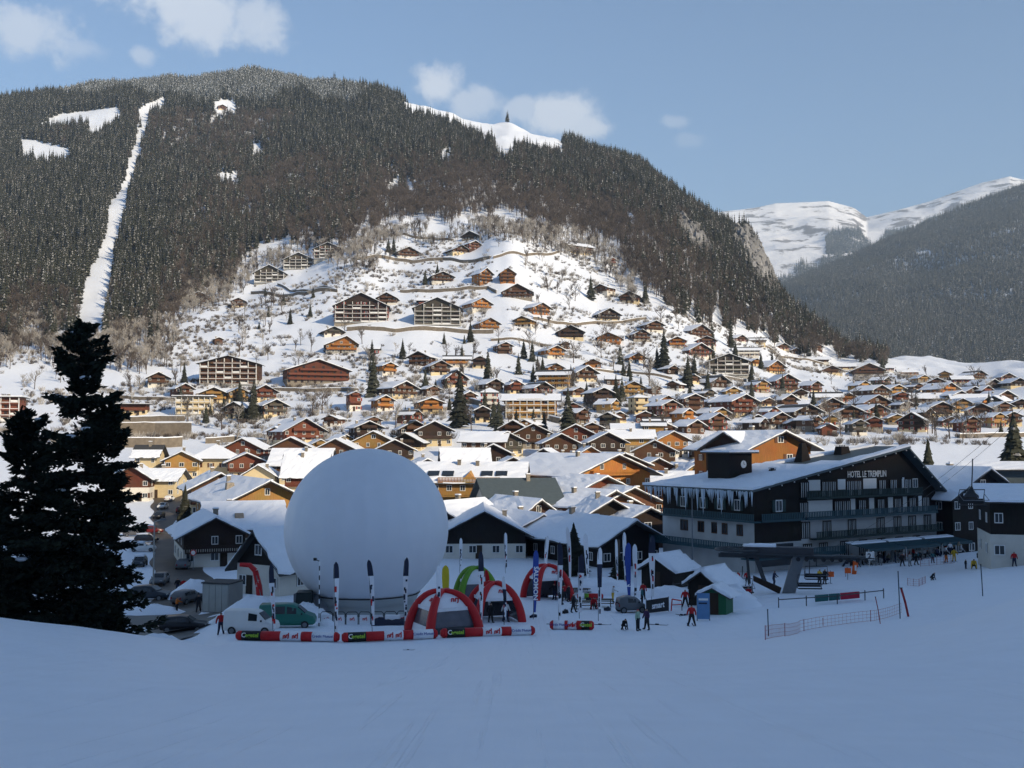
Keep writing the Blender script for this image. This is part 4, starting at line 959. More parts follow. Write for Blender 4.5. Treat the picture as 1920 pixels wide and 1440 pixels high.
 (880, 755, 34, 'brown chalet', 'brown', 'cream', 1, 0, {}), (812, 742, 34, 'brown barn', 'brown', 'wood', 1, 12, {}), (600, 850, 34, 'small white house', 'honey', 'white', 1, 0, {}),
 (1300, 720, 32, 'small brown chalet', 'brown', 'cream', 1, 10, {}), (1230, 740, 26, 'small brown barn', 'brown', 'wood', 1, 10, {}), (1440, 765, 34, 'low brown chalet', 'brown', 'cream', 1, 0, {}),
]
EX = [(1240, 760, 36), (1290, 797, 38), (1330, 755, 36), (1375, 745, 34), (1430, 737, 36), (1450, 792, 38), (1502, 747, 30), (1530, 737, 34), (1530, 810, 38), (1592, 756, 40), (1612, 817, 36), (1620, 737, 34), (1682, 797, 38), (1692, 757, 30), (1740, 792, 36), (1782, 802, 36), (1800, 757, 40), (1847, 772, 40), (1865, 762, 38), (1872, 802, 40), (1152, 778, 34), (1075, 777, 38), (905, 792, 34), (1092, 797, 40),
      (1262, 732, 30), (1386, 767, 36), (1662, 727, 30), (1732, 717, 28), (1772, 713, 26), (1850, 747, 36), (1915, 767, 40), (1340, 772, 34), (780, 800, 36), (985, 812, 40), (1140, 805, 40), (1280, 770, 34), (1560, 800, 34), (1640, 810, 36), (1430, 815, 36), (620, 800, 36), (700, 812, 36)]
for i, (px, py, w_) in enumerate(EX):
    t_, n_ = [('brown', 'brown'), ('dark', 'dark brown'), ('red', 'red-brown'), ('honey', 'honey-coloured'), ('grey', 'grey-brown'), ('orange', 'orange')][(i * 5 + i // 4) % 6]; b_, m_ = [('cream', 'cream'), ('white', 'white'), ('stone', 'stone')][(i * 2 + i // 5) % 3]
    V.append((px, py, w_, f'small {n_} chalet with {m_} base', t_, b_, 1 + (i % 3 > 0), [-22, 12, 30, -8, 4, 20][i % 6], {}))
for (px, py, wpx, look, tim, base, floors, yaw, kw) in V:
    hp(px, py, wpx, look, tim, base, floors, yaw, **kw)

# ------------------------------------------------------------------ nearer village: front rows placed by depth
def nb(px, D, yaw, w, l, h, label, cat='chalet', zoff=0, **kw):
    p = onG(px, D); kw.setdefault('det', 2); kw.setdefault('base_depth', 3)
    return house((p.x, p.y, p.z - .05 + zoff), R(yaw), w, l, h, label=label, cat=cat, px=(px, proj(p.x, p.y, p.z)[1]), look='N', **kw)
# lit rows
nb(395, 300, -4, 9.5, 9, 6.4, 'pale yellow house with brown shutters and a hipped snowy roof', 'house', roof='hip', tim=CREAM, base='cream', win='ws', pitch=34, floors=2, balc=(), name='house', zoff=-1)
nb(340, 296, 12, 9, 12, 5.5, 'snowy-roofed chalet left of the pale yellow house', tim='honey', pitch=26)
nb(462, 296, 18, 10, 9, 5.2, 'red-walled house right of the pale yellow house', 'house', tim='red', base='cream', name='house')
nb(272, 300, 2, 6.0, 8, 6.0, 'small yellow house with a dark patch on its snowy roof', 'house', roof='side', tim=CREAM, base='cream', pitch=35, snow_t=.25, bare=True, name='house', balc=())
nb(246, 255, 8, 8.2, 12, 5.8, 'house with red-brown gable over a white ground floor beside the street', 'house', tim='red', base='white', base_h=3.4, pitch=33, win='ws', name='house', balc=())
nb(300, 262, 0, 7, 10, 4.6, 'cream house with a broad snowy roof behind the red-gabled one', 'house', roof='side', tim=CREAM, base='cream', name='house', balc=())
nb(484, 262, 6, 8, 10, 5.6, 'cream gabled house with two small windows', 'house', tim=CREAM, base='cream', pitch=32, name='house', balc=())
nb(560, 285, 0, 15, 12, 5.4, 'long snowy-roofed chalet with a brown cross gable behind the balloon', roof='side', tim='brown', pitch=32)
nb(570, 262, 4, 9.5, 12, 5.6, 'steep snowy-roofed house with a red lower wall left of the balloon', 'house', roof='side', tim='red', base='cream', pitch=40, name='house')
nb(412, 228, 24, 12, 16, 6, 'broad snow-covered chalet behind the big carved chalet', tim='brown', pitch=27)
nb(500, 186, 27, 13.5, 30, 7.4, 'big timber chalet with a carved balcony front and long snowy roof', tim='honey', base='cream', pitch=26, ov=2.2, of=2.4, floors=2, chim=2)
nb(880, 214, -4, 21, 13, 8.8, 'wide hotel with a snowy roof full of skylights and a cream balcony row', 'hotel', roof='side', tim='honey', base='cream', floors=3, balc=(2, 3), pitch=27, chim=2, name='lodge')
nb(875, 270, 8, 11, 10, 6.5, 'steep snow-roofed house behind the hotel with skylights', 'house', roof='side', tim='dark', base='stone', pitch=38, name='house')
nb(800, 268, 15, 10, 11, 6, 'snowy house peeking out behind the top of the balloon', 'house', tim='dark', name='house')
nb(962, 262, 6, 11.5, 12, 6.4, 'cream chalet with a brown gable in the village centre', tim='brown', base='cream', floors=3, pitch=25)
nb(1020, 290, -12, 10, 11, 5.2, 'brown house with a lumpy snowy roof in the village centre', 'house', tim='brown', name='house', pitch=28)
nb(1107, 300, 8, 6.5, 8, 5.6, 'small orange-gabled house in the village centre', 'house', tim='orange', base='cream', pitch=30, name='house')
nb(1170, 262, 16, 13, 14, 8.2, 'tall brown-gabled chalet behind the orange hotel', tim='brown', base='cream', floors=3, pitch=22, balc=(2, 3))
nb(1150, 222, 38, 22, 24, 9.6, 'large orange timber hotel with a long sloping roof and bright balconies', 'hotel', tim='orange', base='white', floors=3, balc=(1, 2, 3), pitch=19, ov=2, of=2, name='lodge', chim=2)
nb(1130, 206, 32, 11, 13, 8.2, 'brown chalet with snowy roof in front of the orange hotel', tim='red', base='wood', floors=3, pitch=22, ov=1.8, of=1.8)
nb(1145, 194, 36, 11.5, 15, 6.2, 'red-brown chalet with a low snowy roof nearest the orange hotel', tim='red', base='wood', floors=2, pitch=22, ov=1.8, of=1.8)
nb(1275, 232, -10, 17, 12, 6.2, 'long orange house with a wavy snow roof left of the clock tower', 'house', roof='side', tim='orange', base='wood', pitch=24, name='house')
nb(1303, 268, 14, 10, 14, 5.0, 'honey-coloured barn with a plain wooden gable', 'barn', tim='honey', base='wood', base_h=.8, pitch=32, win='b', balc=(), name='barn', gwin=False)
nb(1466, 196, 24, 14, 18, 16.6, 'orange chalet with many small windows behind the grey hotel roof', tim='orange', base='wood', floors=5, pitch=22, ov=1.8, of=1.8, balc=(), win='ws')
nb(1364, 200, -42, 9, 14, 16.6, 'dark left-facing wing of the orange chalet behind the clock tower', tim='dark', base='wood', floors=5, pitch=30, balc=())  # orange timber swapped for dark: this wing's shade is put into its colour
# shaded front row
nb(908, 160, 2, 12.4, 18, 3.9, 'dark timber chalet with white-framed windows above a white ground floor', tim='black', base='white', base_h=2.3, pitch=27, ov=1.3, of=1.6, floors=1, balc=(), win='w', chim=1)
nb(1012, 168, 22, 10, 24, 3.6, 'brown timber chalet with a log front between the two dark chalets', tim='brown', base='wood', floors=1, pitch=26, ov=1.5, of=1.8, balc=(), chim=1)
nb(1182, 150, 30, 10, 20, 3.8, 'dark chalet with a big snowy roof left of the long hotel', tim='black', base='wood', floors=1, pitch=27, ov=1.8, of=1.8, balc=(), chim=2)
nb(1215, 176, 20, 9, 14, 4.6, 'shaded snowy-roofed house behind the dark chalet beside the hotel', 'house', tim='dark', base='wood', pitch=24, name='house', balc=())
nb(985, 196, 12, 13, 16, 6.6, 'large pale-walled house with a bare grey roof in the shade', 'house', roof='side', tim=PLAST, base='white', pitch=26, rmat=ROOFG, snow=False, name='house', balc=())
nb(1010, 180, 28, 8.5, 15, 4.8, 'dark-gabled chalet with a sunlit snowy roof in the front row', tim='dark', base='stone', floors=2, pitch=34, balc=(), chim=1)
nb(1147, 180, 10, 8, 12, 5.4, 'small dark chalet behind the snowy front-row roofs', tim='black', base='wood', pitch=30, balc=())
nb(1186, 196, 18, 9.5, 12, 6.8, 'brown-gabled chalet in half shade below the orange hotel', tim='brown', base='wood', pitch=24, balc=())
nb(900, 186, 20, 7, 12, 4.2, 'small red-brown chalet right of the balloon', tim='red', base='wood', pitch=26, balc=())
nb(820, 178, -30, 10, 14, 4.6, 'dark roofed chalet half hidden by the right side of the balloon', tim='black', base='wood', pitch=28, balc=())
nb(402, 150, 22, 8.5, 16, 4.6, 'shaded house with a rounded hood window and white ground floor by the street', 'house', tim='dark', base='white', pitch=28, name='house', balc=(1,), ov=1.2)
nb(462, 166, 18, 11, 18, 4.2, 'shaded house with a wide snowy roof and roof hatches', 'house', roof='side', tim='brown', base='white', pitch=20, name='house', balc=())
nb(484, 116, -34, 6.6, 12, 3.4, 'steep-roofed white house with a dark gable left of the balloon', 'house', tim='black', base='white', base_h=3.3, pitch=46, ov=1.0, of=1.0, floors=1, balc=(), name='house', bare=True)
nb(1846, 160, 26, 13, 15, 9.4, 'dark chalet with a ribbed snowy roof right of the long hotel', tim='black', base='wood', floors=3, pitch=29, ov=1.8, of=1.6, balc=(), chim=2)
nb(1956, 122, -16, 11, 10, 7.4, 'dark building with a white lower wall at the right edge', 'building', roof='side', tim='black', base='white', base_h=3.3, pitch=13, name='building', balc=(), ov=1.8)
nb(1925, 178, -18, 20, 12, 13, 'long grey metal-clad hall behind the dark building at the right edge', 'hall', roof='side', tim=ROOFG, base='conc', pitch=8, name='hall', balc=(), chim=0)

for i, (px, D, yaw, w, l, h, roof, tim, lb) in enumerate([
 (815, 345, 6, 11, 10, 5.4, 'gable', 'dark', 'steep dark house with a snow roof just above the top of the balloon'), (905, 318, -8, 13, 10, 5.6, 'side', 'brown', 'house with a curved snow drift on its roof behind the hotel with skylights'), (950, 322, 10, 10, 10, 5, 'gable', 'grey', 'grey-gabled chalet behind the village centre'), (1000, 338, 0, 12, 9, 5, 'gable', 'brown', 'low snowy house between the plain brown gable and the conifers'),
 (1052, 318, 8, 10, 10, 5.6, 'gable', 'brown', 'brown chalet left of the small orange-gabled house'), (1080, 340, -6, 13, 9, 4.6, 'gable', 'red', 'long red-brown house under the tall dark spruce'), (1140, 325, 8, 11, 10, 5.4, 'gable', 'dark', 'dark chalet above the large orange hotel'), (1185, 338, 0, 14, 9, 5, 'side', 'honey', 'cream-fronted house with a row of windows above the large orange hotel'), (1228, 312, -6, 12, 10, 5.4, 'gable', 'brown', 'snowy-roofed house behind the wavy snow roof'), (1262, 335, 12, 10, 11, 5.6, 'gable', 'orange', 'orange-brown chalet above the wooden barn'),
 (1345, 330, 8, 12, 10, 5, 'gable', 'brown', 'brown chalet above the dark left-facing wing'), (1385, 318, -10, 13, 9, 4.8, 'side', 'red', 'red-brown house left of the orange chalet with many windows'), (1410, 345, 6, 10, 9, 5, 'gable', 'dark', 'dark chalet above the orange chalet with many windows'), (700, 322, 0, 12, 9, 5, 'gable', 'honey', 'cream house directly above the crown of the balloon'), (740, 308, 8, 11, 9, 4.8, 'gable', 'dark', 'dark chalet touching the upper right of the balloon'), (630, 312, -6, 11, 9, 5, 'gable', 'brown', 'snowy brown house at the upper left of the balloon'),
 (1060, 275, 10, 11, 11, 6, 'gable', 'brown', 'brown-gabled chalet left of the large orange hotel'), (925, 292, 0, 10, 9, 6, 'gable', 'dark', 'dark house with a snow roof behind the cream chalet'), (1330, 292, -6, 15, 10, 5, 'gable', 'brown', 'long brown house right of the wooden barn'), (1420, 285, 10, 11, 10, 5.4, 'gable', 'orange', 'orange-gabled chalet peeking over the hotel roof'), (1235, 275, 6, 11, 11, 5.8, 'gable', 'brown', 'brown chalet between the orange hotel and the wooden barn'),
 (1500, 300, 8, 12, 10, 4.6, 'gable', 'brown', 'low brown chalet seen over the middle of the hotel roof'), (1580, 300, -4, 12, 9, 4.4, 'side', 'brown', 'snowy house seen over the right of the hotel roof'), (455, 330, -6, 12, 9, 5, 'gable', 'red', 'red-walled house below the road left of the red balcony chalet'), (545, 320, 6, 11, 9, 5.6, 'gable', 'brown', 'brown chalet below the chalet with the red balcony')]):
    nb(px, D, yaw, w, l, h, lb, 'chalet' if roof == 'gable' else 'house', roof=roof, tim=tim, base=['cream', 'white', 'cream', 'stone'][i % 4], pitch=26, det=1, name='chalet' if roof == 'gable' else 'house', balc=(1,) if roof == 'gable' else ())
# labels for the hillside houses: what each looks like and where it stands relative to a landmark house
def labels():
    marks = [h for h in HOUSES if h['look'] and h['look'].startswith('L:')]
    for h in marks: tag(h['o'], h['look'][2:], h['cat'], h['group'])
    SH = {}
    def short(h): return h['look'][2:]
    rest = [h for h in HOUSES if h['look'] and not h['look'].startswith('L:') and h['look'] != 'N']
    by = {}
    for h in rest:
        best = min(marks, key=lambda m: (m['px'][0] - h['px'][0]) ** 2 + 2.2 * (m['px'][1] - h['px'][1]) ** 2)
        dx = h['px'][0] - best['px'][0]; dy = h['px'][1] - best['px'][1]
        if abs(dx) > 1.3 * abs(dy): d = 'right of' if dx > 0 else 'left of'
        else: d = 'below' if dy > 0 else 'above'
        h['d'] = d; h['m'] = best; h['d2'] = dx * dx + dy * dy
        by.setdefault((id(best), d, h['look']), []).append(h)
    for k, L_ in by.items():
        L_.sort(key=lambda h: h['d2'])
        for i, h in enumerate(L_):
            o_ = ['', 'second ', 'third ', 'fourth ', 'fifth '][min(i, 4)] if len(L_) > 1 else ''
            s = short(h['m']).split(); s = ' '.join(s[:max(2, 16 - len((o_ + h['look']).split()) - (2 if h['d'] in ('above', 'below') else 5))])
            while s.split()[-1] in ('a', 'with', 'of', 'the', 'in', 'and', 'at', 'on', 'three', 'long', 'very', 'standing', 'alone', 'one', 'highest', 'topmost', 'right', 'under', 'white', 'just'): s = ' '.join(s.split()[:-1])
            tag(h['o'], f"{o_}{h['look']} {h['d'] if h['d'] in ('above', 'below') else 'to the ' + h['d']} the {s}", h['cat'], h['group'])
    for h in HOUSES:
        if h['look'] == 'N': tag(h['o'], h['label'], h['cat'])
labels()
# skylights and a small timber dormer on the wide hotel's roof
def roof_extras():
    o = next(h['o'] for h in HOUSES if h['label'] and h['label'].startswith('wide hotel with a snowy roof'))
    tp = math.tan(R(27)); z = lambda y: 8.8 + tp * y + .22
    for x in (-7.6, -4.6, 3.4, 6.4):
        mb = MB(); y0, y1 = .9, 2.5; mb.hexa([(x - 1.2, y0, z(y0)), (x + 1.2, y0, z(y0)), (x + 1.2, y1, z(y1)), (x - 1.2, y1, z(y1)), (x - 1.2, y0, z(y0) + .5), (x + 1.2, y0, z(y0) + .5), (x + 1.2, y1, z(y1) + .5), (x - 1.2, y1, z(y1) + .5)]); mb.build('skylight', [GLASS], o)
    MB().add([(-1.6, -.4, z(-.4)), (1.6, -.4, z(-.4)), (0, -.4, z(-.4) + 1.7), (-1.6, 3.4, z(3.4) - .2), (1.6, 3.4, z(3.4) - .2), (0, 3.4, z(3.4) + .2)], [(0, 1, 2), (3, 5, 4), (0, 2, 5, 3), (1, 4, 5, 2), (0, 3, 4, 1)]).build('dormer', [WD['honey']], o)
    for lb, n, hh, w_ in (('big timber chalet with a carved', 1, 0, 0), ('shaded house with a wide snowy roof', 1, 0, 0)):
        q = next(h['o'] for h in HOUSES if h['label'] and h['label'].startswith(lb))
        zz = 9.3 if 'carved' in lb else 5.4; x, y = ((-4.0, 12) if 'carved' in lb else (-1.0, 3.0))
        MB().frus(x, y, zz - 2.2, zz + .9, .9, .9, .65, .65).build('roof_hatch', [STONE], q)
roof_extras()
# ------------------------------------------------------------------ walls and roads on the hillside
def ground_strip(name, pts, width, m, label, cat, lift=.05, kind='structure', n=40):
    q = []
    for i in range(len(pts) - 1):
        a, b = Vector(pts[i]), Vector(pts[i + 1]); k = max(2, int((b - a).length / 2.5))
        q += [a.lerp(b, t / k) for t in range(k)]
    q.append(Vector(pts[-1])); V_ = []; F = []; ac = 7
    for i, p in enumerate(q):
        d = (q[min(i + 1, len(q) - 1)] - q[max(i - 1, 0)]); d.z = 0; d.normalize(); nrm = Vector((-d.y, d.x, 0))
        for k in range(ac):
            t = (k / (ac - 1) - .5) * width * (1 + .12 * math.sin(i * .7)); v = p + nrm * t; V_.append((v.x, v.y, gz(v.x, v.y) + lift))
    for i in range(len(q) - 1):
        for k in range(ac - 1): F.append((i * ac + k, (i + 1) * ac + k, (i + 1) * ac + k + 1, i * ac + k + 1))
    me = mesh_of(name, V_, F, [m], None, True); bm = bmesh.new(); bm.from_mesh(me); bmesh.ops.recalc_face_normals(bm, faces=bm.faces)
    if sum(f.normal.z for f in bm.faces) < 0: bmesh.ops.reverse_faces(bm, faces=bm.faces)
    bm.to_mesh(me); bm.free(); o = obj(name, me); tag(o, label, cat, kind=kind); return o
WALLM = mat('retaining_stone', (.17, .14, .105), .95, .5, .8, .8)
def wall(pix, h, label, th=.5, m=None, snow=True, lift=0):
    pts = [hit(*p) for p in pix]; q = []
    for i in range(len(pts) - 1):
        a, b = pts[i], pts[i + 1]; k = max(2, int((b - a).length / 3)); q += [a.lerp(b, t / k) for t in range(k)]
    q.append(pts[-1]); c = sum(q, Vector()) / len(q); c.z = min(p.z for p in q)
    root = empty('retaining_wall', c); mb = MB(); ms = MB()
    for i in range(len(q) - 1):
        a, b = q[i], q[i + 1]; za, zb = gz(a.x, a.y), gz(b.x, b.y); d = Vector((b.x - a.x, b.y - a.y, 0)).normalized(); n = Vector((-d.y, d.x, 0)) * th
        if n.y < 0: n = -n
        A, B = Vector((a.x, a.y, 0)) - Vector(c), Vector((b.x, b.y, 0)) - Vector(c); A.z = B.z = -c.z; A.z += za; B.z += zb
        up = Vector((0, 0, h)); dn = Vector((0, 0, -2)); mb.hexa([A + dn, B + dn, B + n + dn, A + n + dn, A + up, B + up, B + n + up, A + n + up])
        s = Vector((0, 0, h + .003)); s2 = Vector((0, 0, h + .3)); ms.hexa([A + s - n * .1, B + s - n * .1, B + n * 2.2 + s, A + n * 2.2 + s, A + s2, B + s2, B + n * 2.2 + s2, A + n * 2.2 + s2])
    mb.build('masonry', [m or WALLM], root)
    if snow: ms.build('snow_cap', [SNOW], root)
    tag(root, label, 'retaining wall', 'retaining walls of the hillside roads')
for pix, h, lb in [
    ([(470, 552), (520, 557), (575, 553), (632, 549)], 2.2, 'stone wall below the three dark grey apartment chalets'),
    ([(520, 535), (560, 548), (628, 546)], 1.6, 'short stone wall among the shrubs below the dark grey apartment chalets'),
    ([(660, 490), (740, 489), (830, 489), (918, 486)], 2.4, 'long stone wall below the highest brown chalets'),
    ([(708, 438), (770, 445), (850, 453)], 2.0, 'stone wall of the topmost road at the forest edge'),
    ([(750, 549), (830, 547), (915, 543), (930, 550)], 2.2, 'stone wall of the road below the twin orange houses'),
    ([(650, 621), (740, 624), (830, 622), (925, 626)], 2.4, 'long wall below the two grid-fronted apartment blocks'),
    ([(925, 486), (985, 482), (1050, 474)], 2.0, 'wall of the road under the long brown guesthouse'),
    ([(1000, 600), (1080, 612), (1170, 606), (1212, 600)], 1.8, 'wall of the road across the right of the slope'),
    ([(500, 734), (590, 735), (672, 735)], 1.6, 'low wall of the road under the big orange-brown hotel'),
    ([(217, 818), (290, 818), (358, 818)], 5.2, 'tall dark stone wall below the flat-roofed apartment building'),
    ([(220, 840), (290, 840), (342, 838)], 3.4, 'pale stone wall of the lower road at the left'),
    ([(385, 832), (440, 828), (500, 836)], 2.0, 'wall of the lower road left of the red-brown chalet'),
    ([(225, 792), (300, 790), (345, 790)], 2.2, 'tan wall behind the flat roofs at the left'),
    ([(920, 640), (1000, 645), (1060, 660)], 1.5, 'low wall between the orange chalets in mid-slope'),
    ([(1090, 695), (1180, 700), (1260, 712)], 1.3, 'low wall of the road by the open snowfield'),
    ([(880, 756), (940, 770), (1050, 795)], 2.2, 'wall in front of the long cream apartment hotel'),
    ([(1250, 690), (1320, 706), (1400, 716)], 1.4, 'wall below the wide brown chalets on the right'),
    ([(1420, 655), (1480, 672), (1560, 690)], 1.5, 'wall of the road along the foot of the wooded spur'),
    ([(210, 745), (260, 750), (330, 752)], 1.4, 'low wall right of the dark tree'),
    ([(1800, 822), (1860, 820), (1940, 818)], 1.6, 'long wall of the road at the right edge')]: wall(pix, h, lb)
SLUSH = mat('slush_asphalt', (.075, .062, .05), .55, .6, .5, .5)
SLUSH2 = mat('trodden_snow', (.17, .16, .145), .7, .5, .35, .5)
ground_strip('village_street', [onG(352, 104), onG(348, 120), onG(338, 140), onG(330, 165), onG(323, 195), onG(318, 225), onG(314, 255), onG(312, 290), onG(325, 318)], 7.0, SLUSH, 'slushy brown village street running between parked cars', 'street')
ground_strip('car_park', [onG(262, 96), onG(330, 99), onG(400, 96), onG(470, 98), onG(560, 99)], 15.0, SLUSH2, 'trodden grey snow of the car park beside the balloon', 'car park', .04)

# ------------------------------------------------------------------ trees one can tell apart
def put_tree(me, p, h, h0, label, group, name, rz=None, trunk=True):
    root = empty(name, p, random.uniform(0, 6.28) if rz is None else rz); s = h / h0
    if me.name in SPLIT:
        for nm, m_ in zip(('crown', 'trunk'), SPLIT[me.name]): obj(nm, m_, root, scale=(s, s, s))
    else: obj('crown', me, root, scale=(s, s, s))
    tag(root, label, 'tree', group); return root
SPLIT = {}
for m0 in BARES + BARESF:
    pr = []
    for k in (0, 1):
        m2 = m0.copy(); bm = bmesh.new(); bm.from_mesh(m2); bmesh.ops.delete(bm, geom=[f for f in bm.faces if f.material_index != k], context='FACES'); bm.to_mesh(m2); bm.free(); pr.append(m2)
    SPLIT[m0.name] = pr
def split_fir(seed, h, r, layers, per, snow, mats=None):
    me = fir_mesh('crown', seed, h, r, layers, per, mats, snow)
    return me
VF = [split_fir(20 + i, 20, 4.8, 17, 12, .06) for i in range(4)]
NFIR = [split_fir(40 + i, 20, 4.6, 46, 26, .05) for i in range(2)]
TRUNK = MB().bar((0, 0, -1.5), (0, 0, 5), .32, .2, 7).mesh('trunk', [BARK])
CON = [(700, 744, 80, 'tall spruce right of the big orange-brown hillside hotel'), (862, 802, 112, 'tallest spruce in mid-village, left of the white tower-like house'), (475, 787, 76, 'spruce beside the cream balcony chalets at the left'),
 (755, 673, 38, 'small snowy spruce in the open snow left of a brown chalet'), (915, 714, 56, 'spruce behind the red-brown steep-gabled chalet'), (982, 673, 38, 'left spruce of a pair above the orange chalets'), (972, 702, 40, 'right spruce of a pair above the orange chalets'),
 (1065, 814, 90, 'tall dark spruce at the right end of the cream apartment hotel'), (1100, 758, 42, 'spruce beside the cream chalet in mid-slope'), (1155, 764, 62, 'slim spruce right of the dark brown chalet'), (1245, 694, 78, 'tall slim spruce beside the orange and white chalet'),
 (1108, 562, 46, 'spruce left of the brown-gabled white chalet high on the slope'), (1210, 568, 42, 'spruce at the top right edge of the chalets'), (797, 534, 30, 'small spruce left of the bush-hidden chalet'), (738, 477, 34, 'spruce at the forest edge near the topmost road'),
 (728, 473, 28, 'second spruce at the forest edge near the topmost road'), (1180, 707, 32, 'spruce at the top of the open snowfield'), (1290, 727, 62, 'left of two spruces before the pale apartment chalet'), (1302, 716, 52, 'right of two spruces before the pale apartment chalet'),
 (1370, 652, 42, 'spruce between the brown chalets of the right-hand cluster'), (345, 730, 50, 'spruce left of the wide apartment block'), (935, 810, 64, 'spruce below the white tower-like house'), (1000, 808, 44, 'left small spruce under the cream apartment hotel'), (1020, 808, 38, 'right small spruce under the cream apartment hotel'),
 (968, 800, 34, 'little spruce below the cream apartment hotel'), (882, 642, 40, 'dark spruce below the grey apartment block'), (1008, 700, 34, 'little spruce between orange chalets'), (1655, 700, 36, 'spruce on the far meadow by the wooded spur'),
 (1448, 690, 30, 'small spruce beside the bright orange chalet'), (820, 520, 28, 'spruce beside the brown chalet below the long wall'), (1335, 640, 36, 'spruce behind the brown and white chalets'), (760, 790, 30, 'bushy conifer between the two bright orange chalets'), (1232, 690, 40, 'shorter spruce next to the tall slim one')]
for i, (px, py, hpx, lb) in enumerate(CON):
    p = hit(px, py); h = hpx * p.y / FPX; r = put_tree(VF[i % 4], p, h, 20, lb, 'conifers in the village', 'spruce'); obj('trunk', TRUNK, r)
for (px, D, h, lb, rr) in [(1744, 178, 18.0, 'dark spruce behind the ridge of the long hotel', .95), (346, 200, 9.0, 'green fir at the corner of the village street', 1.0), (1722, 176, 14.0, 'bushy dark shrub left of the spruce behind the hotel', 1.3), (1698, 180, 14.5, 'dark conifer half hidden by the hotel roof', 1.3),
    (1905, 205, 23, 'dark spruce cut by the right edge above the hall', 1.1), (1076, 140, 6.8, 'dark snowy spruce behind the upright banners', 1.4), (1160, 136, 3.6, 'small snow-laden conifer beside the brown hut', 1.5)]:
    p = onG(px, D); r = put_tree(NFIR[int(px) % 2], p, h, 20, lb, 'conifers in the village', 'spruce'); r.children[0].scale = (h / 20 * rr, h / 20 * rr, h / 20); obj('trunk', TRUNK, r)
BT = [([(430, 560), (560, 560), (560, 690), (470, 705), (430, 640)], 26), ([(520, 640), (600, 640), (600, 700), (520, 700)], 7), ([(640, 470), (760, 478), (760, 495), (640, 495)], 7), ([(890, 425), (1055, 432), (1055, 472), (890, 470)], 16),
      ([(980, 480), (1090, 490), (1090, 600), (1000, 615)], 24), ([(930, 600), (1030, 600), (1030, 660), (930, 660)], 9), ([(1180, 565), (1420, 612), (1420, 645), (1220, 612)], 13), ([(0, 645), (140, 650), (140, 740), (0, 740)], 18),
      ([(210, 655), (340, 655), (340, 740), (220, 740)], 12), ([(640, 620), (1400, 640), (1600, 720), (1600, 815), (640, 815)], 78), ([(1540, 690), (1900, 705), (1900, 825), (1540, 825)], 40), ([(350, 780), (520, 800), (520, 850), (350, 850)], 6), ([(580, 740), (640, 740), (640, 790), (580, 790)], 2)]
BTL = ['leafless tree on the slope below the three dark grey apartment chalets', 'leafless tree above the big orange-brown hillside hotel', 'leafless tree under the forest beside the long upper wall', 'pale leafless tree beside the topmost dark chalet', 'leafless tree on the scrubby slope right of the twin orange houses', 'leafless tree between the yellow chalet and the mid-slope wall', 'leafless tree along the foot of the wooded spur', 'pale leafless tree behind the dark conifers at the left', 'leafless tree above the flat-roofed buildings at the left', 'leafless tree standing between the chalets of the middle village', 'leafless tree among the chalets of the right-hand village', 'leafless tree beside the lower road at the left', 'leafless tree alone in the snowfield above the red balcony chalet']
for (poly, n), lbl in zip(BT, BTL):
    xs = [p[0] for p in poly]; ys = [p[1] for p in poly]; k = 0
    while k < n:
        px, py = random.uniform(min(xs), max(xs)), random.uniform(min(ys), max(ys))
        if not inpoly(np.array([px]), np.array([py]), poly)[0]: continue
        p = hit(px, py); fr = random.random() < .45; i = random.randrange(2); h = random.uniform(6, 13)
        put_tree(BARESF[i] if fr else BARES[i], p, h, 13, lbl, 'leafless trees on the hillside', 'leafless_tree'); k += 1
# smaller conifers dotted between the chalets
for poly, n, lbl in [([(640, 640), (1100, 640), (1250, 720), (1250, 815), (900, 815), (640, 700)], 26, 'small dark conifer among the chalets of the middle slope'), ([(1250, 640), (1500, 660), (1560, 800), (1260, 815)], 18, 'small dark conifer among the chalets right of the middle'), ([(1560, 720), (1900, 730), (1900, 815), (1560, 815)], 12, 'small dark conifer in the right-hand village'), ([(480, 540), (640, 545), (640, 600), (480, 620)], 7, 'small dark conifer below the dark grey apartment chalets'), ([(250, 690), (480, 740), (480, 800), (380, 800)], 8, 'small dark conifer near the cream balcony chalets')]:
    xs = [p[0] for p in poly]; ys = [p[1] for p in poly]; k = 0
    while k < n:
        px, py = random.uniform(min(xs), max(xs)), random.uniform(min(ys), max(ys))
        if not inpoly(np.array([px]), np.array([py]), poly)[0]: continue
        p = hit(px, py); r = put_tree(VF[k % 4], p, random.uniform(5, 12), 20, lbl, 'small conifers in the village', 'small_conifer'); obj('trunk', TRUNK, r, scale=(.5, .5, .4)); k += 1
# low scrub on the slope
def scrub():
    n = 26000; u = rng.uniform(-.5, .46, n); D = np.sqrt(rng.uniform(330 ** 2, 860 ** 2, n)); x = u * D; z = ground(x, D); px, py = proj(x, D, z)
    e = np.interp(px, EDGE_X, EDGE_Y); e = np.where(px > 1640, 700, e)
    f = fbm(x / 30., D / 12., 101, 4) * .6 + fbm(x / 95., D / 60., 103, 3) * .4
    k = (py > e - 5) & (py < 835) & (f > .53) & ~((px > 1480) & (px < 1600) & (py > 700) & (py < 760)) & ~inpoly(px, py, [(1160, 712), (1300, 720), (1310, 760), (1200, 735)])
    k |= (py > e - 5) & (py < 800) & (rng.uniform(0, 1, n) < .02)
    scatter('hillside_scrub', np.stack([x, D, z - .1], 1)[k], rng.uniform(.5, 1.5, k.sum()), BUSH, 'brown leafless scrub scattered over the snowy hillside', 'scrub'); print('scrub', k.sum())
scrub()

